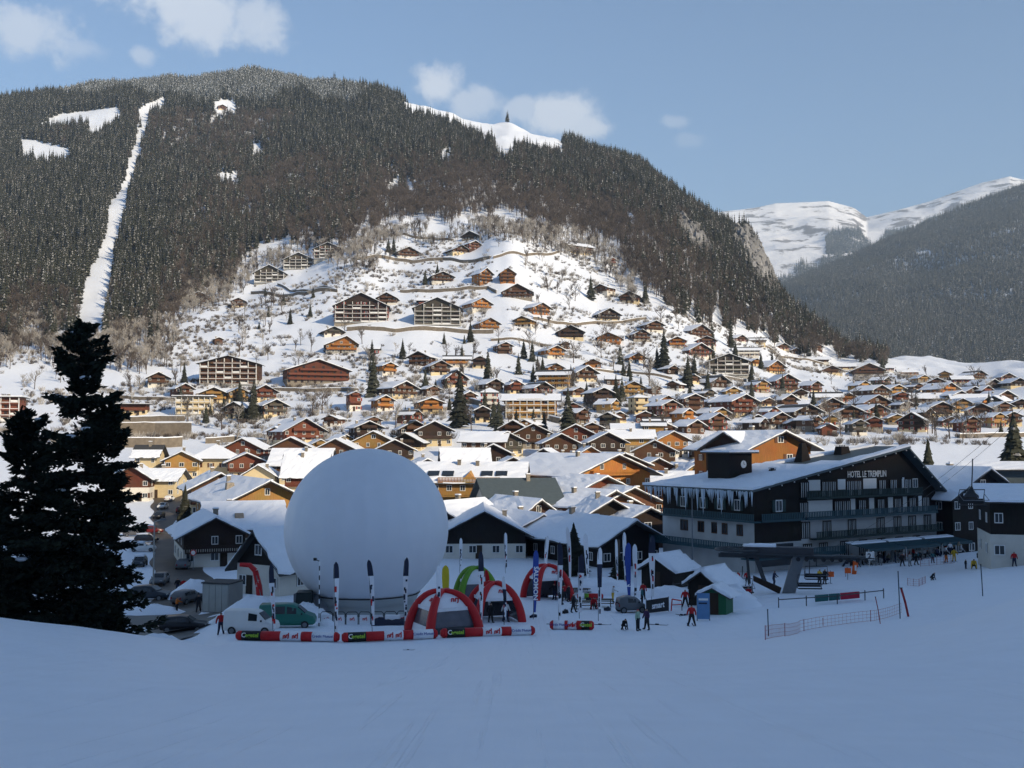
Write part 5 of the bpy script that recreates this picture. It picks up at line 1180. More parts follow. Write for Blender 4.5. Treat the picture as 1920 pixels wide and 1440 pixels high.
# ------------------------------------------------------------------ the big dark conifers at the left
def big_conifer(px, D, h, r, seed, label, lean=0.0, start=.06, power=.8, snown=6):
    p = onG(px, D); root = empty('conifer', (p.x, p.y, p.z - .3)); rd = random.Random(seed)
    tr = MB(); pts = [(lean * (z / h) ** 1.5 * h * .1 + .1 * math.sin(z), .08 * math.cos(z * .7), z) for z in np.linspace(-1.5, h, 14)]
    tr.tube(pts, [max(.03, .26 * (1 - i / 13)) for i in range(14)], 8); tr.build('trunk', [BARK], root, True)
    V_ = []; F = []; M = []; SN = MB(); br = MB()
    def tuft(c, d, L_, w):
        n = len(V_); s = d.cross(Vector((0, 0, 1)))
        if s.length < .05: s = Vector((1, 0, 0))
        s.normalize(); u = s.cross(d).normalized(); a = rd.uniform(0, 3.14); e = s * math.cos(a) + u * math.sin(a)
        V_.extend([c - d * L_ * .3, c + e * w + d * L_ * .25, c + d * L_, c - e * w + d * L_ * .25]); F.append((n, n + 1, n + 2, n + 3)); M.append(0)
    nb = int(h * 11)
    for i in range(nb):
        f = rd.uniform(start, 1) ** .9; z = f * h; k = min(13, int(f * 13)); c0 = Vector(pts[k]).lerp(Vector(pts[min(13, k + 1)]), f * 13 - k); c0.z = z
        Lb = (r * (1 - f) ** power + .25) * rd.uniform(.45, 1.18) * (1 if rd.random() < .85 else 1.35); a = rd.uniform(0, 6.28); Lb *= .5 + .95 * float(fbm(np.array([a * 1.1 + seed]), np.array([z * .55]), seed, 2)[0])
        dz = rd.uniform(-.35, .12) if f < .8 else rd.uniform(.1, .7)
        d = Vector((math.cos(a), math.sin(a), dz)).normalized(); tip = c0 + d * Lb; tip.z += .12 * Lb
        mid = c0.lerp(tip, .5); mid.z -= .06 * Lb; br.tube([c0, mid, tip], [.05, .035, .012], 4)
        side = d.cross(Vector((0, 0, 1))).normalized()
        nt = int(20 + Lb * 46)
        for t_ in range(nt):
            t = rd.uniform(.12, 1.04) ** .8; q = c0.lerp(mid, t * 2) if t < .5 else mid.lerp(tip, t * 2 - 1)
            sp = .40 * Lb * (1.15 - t) * .55 + .10
            q = q + side * rd.gauss(0, sp * .8) + Vector((0, 0, rd.gauss(-.04, .10)))
            dd = (d * .7 + side * rd.gauss(0, .6) + Vector((0, 0, rd.gauss(.1, .35)))).normalized(); tuft(q, dd, rd.uniform(.2, .42), rd.uniform(.06, .125))
        if rd.random() < snown / nb and Lb > 1:
            q = c0.lerp(tip, .7); SN.ball((q.x, q.y, q.z + .1), rd.uniform(.22, .42), 7, 5, 0, .35)
    obj('crown', mesh_of('crown', V_, F, [mat('dark_needles', (.016, .021, .014), .85, .4, .6, spec=.1)], M), root); br.build('branch', [BARK], root)['kind'] = 'stuff'
    if SN.V: SN.build('snow_clumps', [SNOW], root, True)['kind'] = 'stuff'
    tag(root, label, 'tree', 'dark conifers in the left foreground')
big_conifer(138, 60, 20.4, 3.4, 5, 'tall ragged dark conifer with its tip above the others at the left', .02, power=.52, snown=10)
big_conifer(52, 62, 16.8, 3.7, 6, 'broad dark conifer at the left edge of the picture', -.4, power=.6, snown=9)
big_conifer(186, 61, 15.6, 2.0, 9, 'narrow dark conifer on the right of the left-hand group', .2, power=.42, snown=5)
big_conifer(-20, 58, 9.5, 3.0, 12, 'low dark conifer cut off by the left edge', 0, snown=4)
for i, (px, D, s) in enumerate([(226, 66, 1.2), (180, 60, .8), (300, 74, .9), (250, 71, 1.0), (322, 78, .8), (215, 62, .7)]):
    p = onG(px, D); o = obj('shrub', BUSH[i % 3], loc=p, rz=i, scale=(s, s, s)); tag(o, 'small leafless shrub in the snow below the dark conifers', 'shrub', 'shrubs below the conifers')
# ------------------------------------------------------------------ lettering
def lettering(txt, size, m, parent, loc, rot, name='lettering', shear=0.0, ext=.01, bold=0.0, sx=1.0):
    cu = bpy.data.curves.new(name, 'FONT'); cu.body = txt; cu.size = size; cu.extrude = ext; cu.shear = shear; cu.offset = bold; cu.align_x = 'CENTER'; cu.align_y = 'CENTER'; cu.resolution_u = 2
    t = bpy.data.objects.new(name, cu); COL.objects.link(t); dg = bpy.context.evaluated_depsgraph_get()
    me = bpy.data.meshes.new_from_object(t.evaluated_get(dg)); bpy.data.objects.remove(t); me.materials.clear(); me.materials.append(m)
    o = obj(name, me, parent); o.location = loc; o.rotation_euler = rot; o.scale = (sx, 1, 1); return o
UPR = (math.pi / 2, 0, 0)
TEAL = mat('teal_paint', (.018, .06, .075), .55, .25, 2); NAVY = mat('navy_fabric', (.015, .02, .045), .6, .2, 2); BLUEF = mat('blue_fabric', (.03, .07, .32), .5, .15, 2)
YEL = mat('yellow_fabric', (.62, .48, .02), .5, .12, 2); GRNF = mat('green_fabric', (.13, .30, .02), .5, .12, 2); BLKF = mat('black_fabric', (.012, .012, .014), .6, .2, 3); LIME = mat('lime_print', (.32, .5, .04), .6, .1, 3)
CURT = mat('curtain', (.45, .45, .43), .8, .1, 5); CANVAS = mat('balloon_fabric', (.76, .775, .81), .5, .05, .8, .12)
DARKWALL = WD['black']

# ------------------------------------------------------------------ white balloon
def balloon():
    Rb = 7.62; D = 99.; c = at(688, 992, D); g = gz(c.x, c.y); root = empty('inflated_balloon', (c.x, c.y, g)); zc = c.z - g
    V_ = []; F = []; nu, nv = 96, 48; n_g = 24
    zcut = max(.0, zc - Rb + 1.75)
    for j in range(nv + 1):
        t = math.pi * j / nv; zz = zc + Rb * .99 * math.cos(t)
        for i in range(nu):
            p = 2 * math.pi * i / nu; k = 1 - .010 * abs(math.cos(p * n_g / 2)) ** 12 * math.sin(t); V_.append((Rb * k * math.sin(t) * math.cos(p), Rb * k * math.sin(t) * math.sin(p), zz))
    for j in range(nv):
        for i in range(nu): F.append((j * nu + i, (j + 1) * nu + i, (j + 1) * nu + (i + 1) % nu, j * nu + (i + 1) % nu))
    me = mesh_of('envelope', V_, F, [CANVAS], None, True); obj('envelope', me, root)
    rr = math.sqrt(max(.1, Rb ** 2 - (Rb - 1.75) ** 2)); mb = MB(); n = 48; pts = []
    prof = [(rr + .06, zcut + .02), (rr - .25, zcut - .7), (rr - .45, 0.9), (rr - .3, -.6)]
    V_ = [(r_ * math.cos(2 * math.pi * i / n) * (1 + .008 * math.sin(i * 5 + k)), r_ * math.sin(2 * math.pi * i / n), z) for k, (r_, z) in enumerate(prof) for i in range(n)]
    F = [(k * n + i, (k + 1) * n + i, (k + 1) * n + (i + 1) % n, k * n + (i + 1) % n) for k in range(3) for i in range(n)]
    obj('skirt', mesh_of('skirt', V_, F, [mat('skirt_fabric', (.42, .44, .43), .6, .12, .5, .2)], None, True), root)
    MB().tube([((rr + .12) * math.cos(2 * math.pi * i / 40), (rr + .12) * math.sin(2 * math.pi * i / 40), zcut + .04) for i in range(41)], .05, 6).build('cable', [BLACK], root, True)
    tag(root, 'huge white inflated sphere on a pale fabric skirt in the square', 'balloon')
balloon()

# ------------------------------------------------------------------ the long hotel with the clock tower
def french(name):
    mb = MB(); mb.box(-.5, .5, -.02, .02, 0, 1, 1)
    for a in (-.5, -.05, .44): mb.box(a, a + .06, -.07, -.021, 0, 1, 0)
    mb.box(-.5, .5, -.071, -.0215, .94, 1, 0)
    for a in (-.40, -.18, .08, .30): mb.box(a, a + .09, -.03, -.0205, .03, .93, 2)
    return mb.mesh(name, [WD['dark'], GLASS, CURT])
FRENCH = french('french_window')
def railing(mb, x0, x1, y, z, axis='x', hgt=.95, step=.32):
    L_ = abs(x1 - x0); n = max(3, int(L_ / step))
    for i in range(n):
        a = x0 + (x1 - x0) * (i + .5) / n
        if axis == 'x': mb.box(a - .10, a + .10, y - .02, y + .02, z + .1, z + hgt - .06, 0)
        else: mb.box(y - .02, y + .02, a - .10, a + .10, z + .1, z + hgt - .06, 0)
    lo, hi = min(x0, x1), max(x0, x1)
    for (u, v) in ((.03, .1), (hgt - .06, hgt)):
        if axis == 'x': mb.box(lo, hi, y - .05, y + .05, z + u, z + v, 0)
        else: mb.box(y - .05, y + .05, lo, hi, z + u, z + v, 0)
def hotel():
    C = at(1415, 1040, 138); zb = gz(C.x, C.y) - .2; root = empty('hotel', (C.x, C.y, zb), R(33)); A = lambda z: z - zb
    LX, LY = 38.4, 18.0; z1, z2, z3 = A(4.5), A(7.25), A(10.0)
    def foot(z0, tops): P5 = [(0, 0), (LX, 0), (LX, 4.4), (30, 4.4), (0, LY)]; return MB().add([(x, y, z0) for x, y in P5] + [(x, y, t) for (x, y), t in zip(P5, tops)], [(4, 3, 2, 1, 0), (5, 6, 7, 8, 9)] + [(i, (i + 1) % 5, 5 + (i + 1) % 5, 5 + i) for i in range(5)])
    foot(-3, [z2] * 5).build('wall', [mat('hotel_render', (.50, .50, .49), .85, .25, .5, .2)], root)
    zl, zr, zre = A(11.5), A(16.7), A(9.9)
    MB().add([(.03, .03, z2), (LX - .03, .03, z2), (LX - .03, 4.37, z2), (30, 4.37, z2), (.03, LY - .03, z2), (.03, .03, zl), (30, .03, zr - .1), (LX - .03, .03, A(10.6)), (LX - .03, 4.37, A(10.6)), (30, 4.37, zr - .1), (.03, LY - .03, zl)],
             [(0, 1, 7, 6, 5), (1, 2, 8, 7), (2, 3, 9, 8), (3, 4, 10, 9), (4, 0, 5, 10), (5, 6, 9, 10), (6, 7, 8, 9), (4, 3, 2, 1, 0)]).build('upper_wall', [DARKWALL], root)
    # white panels of the third floor and dark panels of the lower ones
    for (x0, x1) in ((10.2, 15.2), (19.0, 20.0), (23.0, 24.1), (27.2, 28.3), (30.6, 31.5), (34.2, 35.0)): MB().box(x0, x1, -.03, .0, z2 + .12, z2 + 2.35).build('white_panel', [WHITE], root)
    for (x0, x1) in ((10.4, 12.8), (16.4, 18.0), (21.8, 24.7), (30.6, 31.0)): MB().box(x0, x1, -.03, .0, z3 + .95, z3 + 2.4).build('white_panel', [WHITE], root)
    # left wing is dark timber on the corner
    MB().box(.0, 8.8, -.05, .0, z1 - .2, z2 + .02).build('dark_panel', [DARKWALL], root)
    MB().box(.8, 7.2, -.09, -.051, A(1.2), z1 - .4).build('shop_window', [GLASS], root)
    mb = MB(); tl = (zr - zl) / 30.; back = lambda x: LY + 1.6 - (x + 2.2) / 32.2 * (LY - 4.0)
    q4 = [(-2.2, -2.0, zl - 2.2 * tl), (30, -2.0, zr), (30, back(30), zr), (-2.2, back(-2.2), zl - 2.2 * tl)]; mb.hexa(q4 + [(a, b, c + .3) for a, b, c in q4]); slab(mb, 41.8, A(7.9), 30, zr, -1.6, back(30), .3)
    roof = mb.build('roof', [ROOFG], root)
    zs = lambda x: zl + x * tl
    def fit(src): return [(x, -1.95 + y / 16. * (back(x) - .1 + 1.95), z) for x, y, z in src.V]
    mb = MB()
    for a in ((-2.15, 13.5, 0, 16, .36, 14, 14, 5, .302), (13.2, 29.9, 0, 2.6, .30, 14, 3, 6, .302), (13.2, 29.9, 13.4, 16, .34, 14, 3, 7, .303), (12.9, 17.5, 2.7, 7, .16, 5, 5, 8, .304)):
        t_ = MB(); snow_patch(t_, a[0], zs(a[0]), a[1], zs(a[1]), a[2], a[3], a[4], a[5], a[6], a[7], lift=a[8]); mb.add([(x, y, z) for x, y, z in fit(t_)], t_.F)
    mb.build('roof_snow', [SNOW], root)
    # icicles along the left eave
    mb = MB(); rd = random.Random(3); ICE = mat('ice', (.55, .62, .68), .15, .1, 3, spec=.6)
    for i in range(150):
        y = rd.uniform(-1.8, LY + 1.4); L_ = abs(rd.gauss(0, .8)) + .35 + (1.6 if rd.random() < .1 else 0); r_ = .05 + .06 * L_; x = -2.2 + rd.uniform(-.06, .25)
        V_ = [(x + r_ * math.cos(a), y + r_ * math.sin(a), zs(-2.2) + .12) for a in (0, 1.26, 2.51, 3.77, 5.03)] + [(x, y, zs(-2.2) - L_)]
        mb.add(V_, [(k, (k + 1) % 5, 5) for k in range(5)])
    mb.build('icicles', [ICE], root)['kind'] = 'stuff'
    # balconies
    def balc(x0, x1, z, dp=1.35, side='front', m=TEAL):
        mb = MB()
        if side == 'front':
            mb.box(x0, x1, -dp, -.06, z - .16, z); railing(mb, x0, x1, -dp + .05, z); b = mb.build('balcony', [m], root)
        else:
            mb.box(-dp, -.06, x0, x1, z - .16, z); railing(mb, x0, x1, -dp + .05, z, 'y'); b = mb.build('balcony', [m], root)
    TEALD = mat('dark_green_paint', (.008, .028, .026), .6, .25, 2)
    balc(8.6, 33.5, z3, m=TEALD); balc(.2, 8.4, z2, 1.2); balc(8.6, 37.0, z2); balc(10.4, 38.2, z1, m=TEALD); balc(-1.2, 17.0, z2, 1.3, 'left'); balc(-3.0, 20.0, A(3.5), 2.6, 'left'); balc(-2.6, 15, A(2.6), 2.4)
    for z, xs, hh in ((z3, [9.6, 13.9, 15.2, 19.0, 20.6, 26.0, 28.5, 31.8], 2.2), (z2, [9.4, 16.4, 18.1, 21.5, 25.6, 29.4, 32.8, 36.0], 2.2), (z1, [9.7, 14.0, 19.2, 25.4, 29.2, 32.6, 36.2], 2.25), (A(1.6), [10, 13.2, 17.5, 21.5, 25.5, 29.5, 33.5], 2.2)):
        for x in xs: obj('french_window', FRENCH, root, loc=(x, -.04, z + .02), scale=(1.7, 1, hh))
    for y, w_ in ((2.6, 1.1), (5.4, 1.0), (7.4, 1.0), (10.0, 1.2), (13.4, 1.5)):
        o = obj('window', WIN['b'], root, loc=(-.02, y, A(5.9)), scale=(w_, 1, 1.5)); o.rotation_euler = (0, 0, -math.pi / 2)
    for y in (3.0, 6.2, 9.6, 13.6):
        o = obj('window', WIN['wg'], root, loc=(.01, y, A(9.2)), scale=(1.1, 1, 1.5)); o.rotation_euler = (0, 0, -math.pi / 2)
    obj('window', WIN['wg'], root, loc=(4.6, .01, A(9.1)), scale=(1.3, 1, 1.6))
    for x in (30.5, 33): obj('window', WIN['w'], root, loc=(x + .5, .01, z3 + 1.5), scale=(1.2, 1, 1.4))
    # small white lamps under the verge
    for i in range(13):
        x = 1 + i * 2.35; MB().ball((x, -1.8, zs(x) - .18), .1, 6, 4).build('lamp', [WHITE], root)
    for i in range(5):
        x = 31.5 + i * 2.0; MB().ball((x, -1.5, zr - (x - 30) * (zr - A(7.9)) / 11.8 - .18), .1, 6, 4).build('lamp', [WHITE], root)
    lettering('HOTEL LE TREMPLIN', 1.28, WHITE, root, (22.6, -.1, A(13.0)), UPR, 'sign_lettering', ext=.03, bold=.012, sx=.72)
    # clock tower
    tx, ty, tw = 4.6, 9.0, 2.15; t0 = zs(tx) - 1.2; t1 = A(16.0)
    tower = MB().box(tx - tw, tx + tw, ty - tw, ty + tw, t0, t1, 0).build('clock_tower', [DARKWALL], root)
    MB().box(tx - tw - .7, tx + tw + .7, ty - tw - .7, ty + tw + .7, t1, t1 + .18).build('tower_roof', [ROOFD], tower)
    mb = MB(); snow_patch(mb, tx - tw - .65, t1 + .18, tx + tw + .65, t1 + .18, ty - tw - .65, ty + tw + .65, .3, 6, 6, 9, lift=.004); mb.build('tower_snow', [SNOW], tower)
    for (cx, cy, ax) in ((tx + .5, ty - tw - .03, 'y'), (tx - tw - .03, ty, 'x')):
        if ax == 'x': continue
        mb = MB(); mb.bar((cx, cy - .05, t1 - 1.5), (cx, cy + .02, t1 - 1.5), .52, .52, 24); ck = mb.build('clock_face', [WHITE], tower)
        MB().box(cx - .03, cx + .03, cy - .075, cy - .055, t1 - 1.5, t1 - 1.12).box(cx, cx + .28, cy - .0755, cy - .0555, t1 - 1.53, t1 - 1.47).build('clock_hand', [BLACK], tower)
    # tapered chimneys
    for (x, y, a, b, hh) in ((9.6, 11.6, 1.0, .55, 2.2), (17.5, 7.2, 1.15, .4, 2.9), (23.5, 5.0, 1.15, .8, 1.4), (8.2, 4.4, .55, .4, .9)):
        mb = MB(); mb.frus(x, y, zs(x) - .4, zs(x) + hh, a, a * .7, b, b * .7); mb.box(x - b * 1.1, x + b * 1.1, y - b * .8, y + b * .8, zs(x) + hh + .12, zs(x) + hh + .2)
        for q in (-.6, 0, .6): mb.box(x + q * b - .05, x + q * b + .05, y - .05, y + .05, zs(x) + hh, zs(x) + hh + .12)
        mb.build('chimney', [WD['black']], root)
    tag(root, 'long dark hotel with white panels, teal balconies, clock tower and icicles', 'hotel')
    # awnings over the terrace
    M3 = Matrix.Rotation(R(33), 3, 'Z')
    for k, (x0, x1, lb) in enumerate(((15.5, 23.0, 'leftmost teal awning over the hotel terrace'), (23.4, 31.0, 'middle teal awning over the hotel terrace'), (31.5, 38.5, 'right-hand teal awning over the hotel terrace'))):
        p = Vector((C.x, C.y, 0)) + M3 @ Vector((x0, -3.2, 0)); g = gz(p.x, p.y); r = empty('awning', (p.x, p.y, g), R(33)); w_ = x1 - x0; t = A(3.7) + zb - g
        mb = MB(); slab_ = [(0, -2.6, t - .5), (w_, -2.6, t - .5), (w_, 1.6, t), (0, 1.6, t)]; mb.hexa([*slab_, *[(a, b, c + .06) for a, b, c in slab_]]); mb.build('canopy', [TEAL], r)
        MB().box(0, w_, -2.66, -2.61, t - .85, t - .46).build('valance', [TEAL], r)
        mb = MB(); mb.hexa([(0.1, .3, t - .09), (w_ - .1, .3, t - .09), (w_ - .1, 1.5, t + .055), (.1, 1.5, t + .055), (0.1, .4, t + .06), (w_ - .1, .4, t + .06), (w_ - .1, 1.4, t + .2), (.1, 1.4, t + .2)]); mb.build('snow', [SNOW], r)
        for x in (.1, w_ - .1): MB().bar((x, -2.5, -.4), (x, -2.5, t - .5), .05).build('post', [WHITE], r)
        tag(r, lb, 'awning', 'awnings of the hotel terrace')
    # flag pole
    p = onG(1299, 128); g = p.z; r = empty('flag_pole', p); MB().bar((0, 0, -.5), (0, 0, 10.6), .085, .06, 8).build('pole', [STEEL], r); MB().ball((0, 0, 10.65), .1).build('finial', [STEEL], r); MB().box(-.25, .25, -.25, .25, -.3, .12).build('base', [CONC], r); tag(r, 'tall thin grey flag pole before the hotel corner', 'flag pole')
hotel()

# ------------------------------------------------------------------ small wooden huts, booth, sign
def hut(px, D, yaw, w, l, h, label, pitch=32, m=None, snow_t=.45, name='hut'):
    p = onG(px, D); r = empty(name, p, R(yaw)); m = m or WD['black']; H2 = w / 2; tp = math.tan(R(pitch)); zr = h + tp * H2
    MB().prism([(-H2, -1), (H2, -1), (H2, h), (0, zr), (-H2, h)], 0, l).build('wall', [m], r)
    mb = MB(); slab(mb, -H2 - .5, h - .5 * tp, 0, zr, -.5, l + .5, .12); slab(mb, H2 + .5, h - .5 * tp, 0, zr, -.5, l + .5, .12); mb.build('roof', [ROOFD], r)
    mb = MB(); snow_patch(mb, -H2 - .5, h - .5 * tp, 0, zr, -.45, l + .45, snow_t, 7, 7, int(px), lift=.122); snow_patch(mb, H2 + .5, h - .5 * tp, 0, zr, -.45, l + .45, snow_t, 7, 7, int(px) + 1, lift=.122); mb.build('roof_snow', [SNOW], r, True)
    obj('door', DOORM, r, loc=(0, -.01, .05), scale=(.9, 1, 1.9))
    tag(r, label, 'hut'); return r
hut(1232, 124, -38, 4.2, 5.2, 2.2, 'dark hut with a rounded snowy roof in front of the hotel', 30, snow_t=.6)
hut(1318, 103, -40, 3.2, 4.0, 2.1, 'dark hut with a sloping snowy roof behind the green booth', 34)
r = hut(1338, 95, -28, 2.3, 2.2, 1.75, 'small green ticket booth with a snowy roof', 26, mat('green_board', (.012, .11, .045), .6, .15, 2), .3, 'ticket_booth')
SIGNB = mat('blue_sign', (.10, .22, .40), .5, .15, 3)
def board(px, D, w, h, z0, label, m=SIGNB, yaw=0):
    p = onG(px, D); r = empty('sign_board', p, R(yaw)); MB().box(-w / 2, w / 2, -.04, .04, z0, z0 + h).build('panel', [m], r)
    for s in (-1, 1): MB().box(s * w / 2 - .04, s * w / 2 + .04, .041, .1, -.4, z0 + h).build('post', [STEEL], r)
    MB().box(-w * .38, w * .38, -.05, -.041, z0 + h * .72, z0 + h * .80).build('printed_line', [WHITE], r); MB().box(-w * .38, w * .3, -.05, -.041, z0 + h * .58, z0 + h * .64).build('printed_line', [NAVY], r)
    tag(r, label, 'sign'); return r
board(1319, 91, 1.05, 2.2, .15, 'tall light-blue sign board in front of the green booth', yaw=-6)
board(1889, 126, 2.3, 2.2, 1.2, 'blue board on the white wall at the right edge', yaw=-22)

# ------------------------------------------------------------------ inflatable tents
PLASTIC = mat('plastic_and_inner_shade', (.10, .10, .12), .2, .4, 1.2, .3, spec=.6)
def tent(px, D, w, h, label, arch=RED, yaw=20, walls=True, sign='nrj'):
    p = onG(px, D); r = empty('inflatable_tent', (p.x, p.y, p.z), R(yaw)); a = w / 2 * .70
    def arc(t, sx, sy, k=1.0):     # t 0..1 from corner to opposite corner
        s = 2 * t - 1; z = h * max(0., 1 - abs(s) ** 2.4) ** .62; return Vector((sx * a * s * k, sy * a * s * k, z))
    TT = .5 - .5 * np.cos(np.linspace(0, math.pi, 29))
    for (sx, sy) in ((1, 1), (1, -1)):
        pts = [arc(t, sx, sy) for t in TT]; MB().tube(pts, [.17 + .20 * abs(2 * t - 1) for t in TT], 10).build('arch', [arch], r, True)
    nd = 10
    for q in range(4):            # canopy panels between neighbouring legs
        c, s = math.cos(q * math.pi / 2), math.sin(q * math.pi / 2); rot = lambda v: Vector((v.x * c - v.y * s, v.x * s + v.y * c, v.z))
        V_ = []; F = []
        for i in range(nd + 1):
            t = .5 * (i / nd) * .74     # from the crown down
            L_ = arc(.5 - t, 1, 1); Rr = arc(.5 + t, 1, -1); L_ = Vector((L_.x, L_.y, L_.z - .12)); Rr = Vector((-L_.x, L_.y, L_.z))
            for j in range(7):
                f = j / 6; v = L_.lerp(Rr, f); v.z -= .10 * math.sin(math.pi * f) * (i / nd); v.y -= .12 * math.sin(math.pi * f) * (i / nd); V_.append(rot(v))
        for i in range(nd):
            for j in range(6): F.append((i * 7 + j, (i + 1) * 7 + j, (i + 1) * 7 + j + 1, i * 7 + j + 1))
        cp = obj('canopy_panel', mesh_of('canopy_panel', V_, F, [WFAB], None, True), r)
        zb_ = V_[-4]; e = arc(.5 - .35, 1, 1)
        y0 = e.y - .14; hw = abs(e.x)
        vb = MB().hexa([rot(Vector(v)) for v in ((-hw, y0 - .03, e.z - .42), (hw, y0 - .03, e.z - .42), (hw, y0 + .02, e.z - .42), (-hw, y0 + .02, e.z - .42), (-hw, y0 - .03, e.z - .16), (hw, y0 - .03, e.z - .16), (hw, y0 + .02, e.z - .16), (-hw, y0 + .02, e.z - .16))]); vb.build('valance', [WFAB if q != 1 else arch], r)
        if q == 0 or q == 3:
            ty = arc(.5 - .24, 1, 1); pz = rot(Vector((0.35, ty.y - .16, ty.z - .18))); lettering(sign, .62, RED, r, pz, (math.pi / 2 - R(38), 0, q * math.pi / 2), 'logo', .35, .01, .02)
        if walls or q in (1, 2):  # open tents get added dark rear sheets for their shaded interior
            ft = arc(0.02, 1, 1); V2 = [rot(Vector(v)) for v in ((-hw * .98, y0 + .05, e.z - .3), (hw * .98, y0 + .05, e.z - .3), (abs(ft.x) * .96, ft.y * .96, .05), (-abs(ft.x) * .96, ft.y * .96, .05))]
            V3 = [v * .985 for v in V2]
            MB().hexa([V2[3], V2[2], V3[2], V3[3], V2[0], V2[1], V3[1], V3[0]]).build('wall_or_shade_sheet', [PLASTIC], r)
            b0, b1 = V2[3].lerp(V2[0], .32), V2[2].lerp(V2[1], .32); o_ = rot(Vector((0, -.05, 0)))
            if q in (0, 3): MB().hexa([V2[3] + o_, V2[2] + o_, V2[2] + o_ * .4, V2[3] + o_ * .4, b0 + o_, b1 + o_, b1 + o_ * .4, b0 + o_ * .4]).build('lower_panel', [WFAB if q == 3 else DSTEEL], r)
    tag(r, label, 'tent', 'inflatable event tents'); return r
tent(832, 82, 5.9, 3.15, 'red and white inflatable tent with clear walls nearest the barrier', yaw=28)
tent(927, 93, 5.6, 3.2, 'open red and white inflatable tent right of the walled one', yaw=16, walls=False)
tent(1026, 112, 5.6, 3.5, 'open red and white inflatable tent furthest back beside the banners', yaw=20, walls=False)
tent(893, 106, 5.4, 3.6, 'green-arched white inflatable tent behind the red ones', GRNF, yaw=10)

# ------------------------------------------------------------------ inflatable barrier tubes with sponsor panels
def tube_barrier(A, B, label, segs, rad=.34):
    a, b = Vector(A), Vector(B); L_ = (b - a).length; r = empty('inflatable_barrier', a); d = (b - a).normalized(); r.rotation_euler = (0, -math.asin(d.z), math.atan2(d.y, d.x))
    n = 18
    def ring(x0, x1, r0, r1, m, name, cap=False):
        mb = MB(); mb.bar((x0, 0, rad), (x1, 0, rad), r0, r1, n, 0, caps=True); return mb.build(name, [m], r, True)
    ring(-.16, 0, rad * .62, rad, RED, 'end_cap'); ring(L_, L_ + .16, rad, rad * .62, RED, 'end_cap')
    x = 0; tot = sum(s[0] for s in segs)
    for (f, m, kind) in segs:
        w_ = f / tot * L_; o = ring(x, x + w_, rad, rad, m, 'tube_section')
        ty = -rad * math.cos(.25) - .012; tz = rad + rad * math.sin(.25); rt = (math.pi / 2 - .25, 0, 0)
        if kind == 'cap': 
            lettering('C', .46, WHITE, o, (x + w_ * .13, ty, tz), rt, 'lettering', bold=.012); lettering('egetel', .40, LIME, o, (x + w_ * .56, ty, tz), rt, 'lettering', bold=.012)
        elif kind == 'nrj':
            for q in (.28, .72): lettering('nrj', .42, RED, o, (x + w_ * q, ty, tz), (math.pi / 2 - .25, -.25, 0), 'lettering', .25, .01, .02)
        elif kind == 'cm': lettering('Crédit Mutuel', .27, BLUEF, o, (x + w_ * .5, ty, tz), rt, 'lettering')
        x += w_
    for q in (.15, .5, .85): MB().bar((L_ * q, .0, -.3), (L_ * q, .02, .1), .04).build('anchor', [DSTEEL], r)
    tag(r, label, 'barrier', 'inflatable sponsor barriers')
SEG = [(.30, RED, ''), (1.5, BLKF, 'cap'), (1.5, RED, ''), (1.6, WFAB, 'nrj'), (.85, RED, ''), (1.7, WFAB, 'cm'), (.2, RED, '')]
def gp(px, D, dz=0): p = onG(px, D); p.z += dz; return p
tube_barrier(gp(447, 76.0, -.02), gp(632, 75.6, .02), 'left inflatable red and white barrier tube, its end behind the snow', SEG)
tube_barrier(gp(645, 75.6), gp(816, 77.2), 'middle inflatable red and white barrier tube in front of the balloon', SEG)
tube_barrier(gp(830, 77.4), gp(998, 79.4), 'right inflatable red and white barrier tube in front of the tents', SEG)
tube_barrier(gp(1035, 84.6), gp(1110, 84.2), 'short inflatable barrier tube standing apart to the right', [(.2, RED, ''), (1.4, WFAB, 'cm'), (.4, RED, ''), (1.1, WFAB, 'nrj'), (.6, RED, ''), (1.0, BLKF, 'cap'), (.3, RED, '')], .36)
tube_barrier(gp(1085, 112), gp(1128, 112), 'short red and white barrier tube behind the banners', [(.5, WFAB, ''), (.4, GRNF, ''), (1.2, RED, '')], .3)

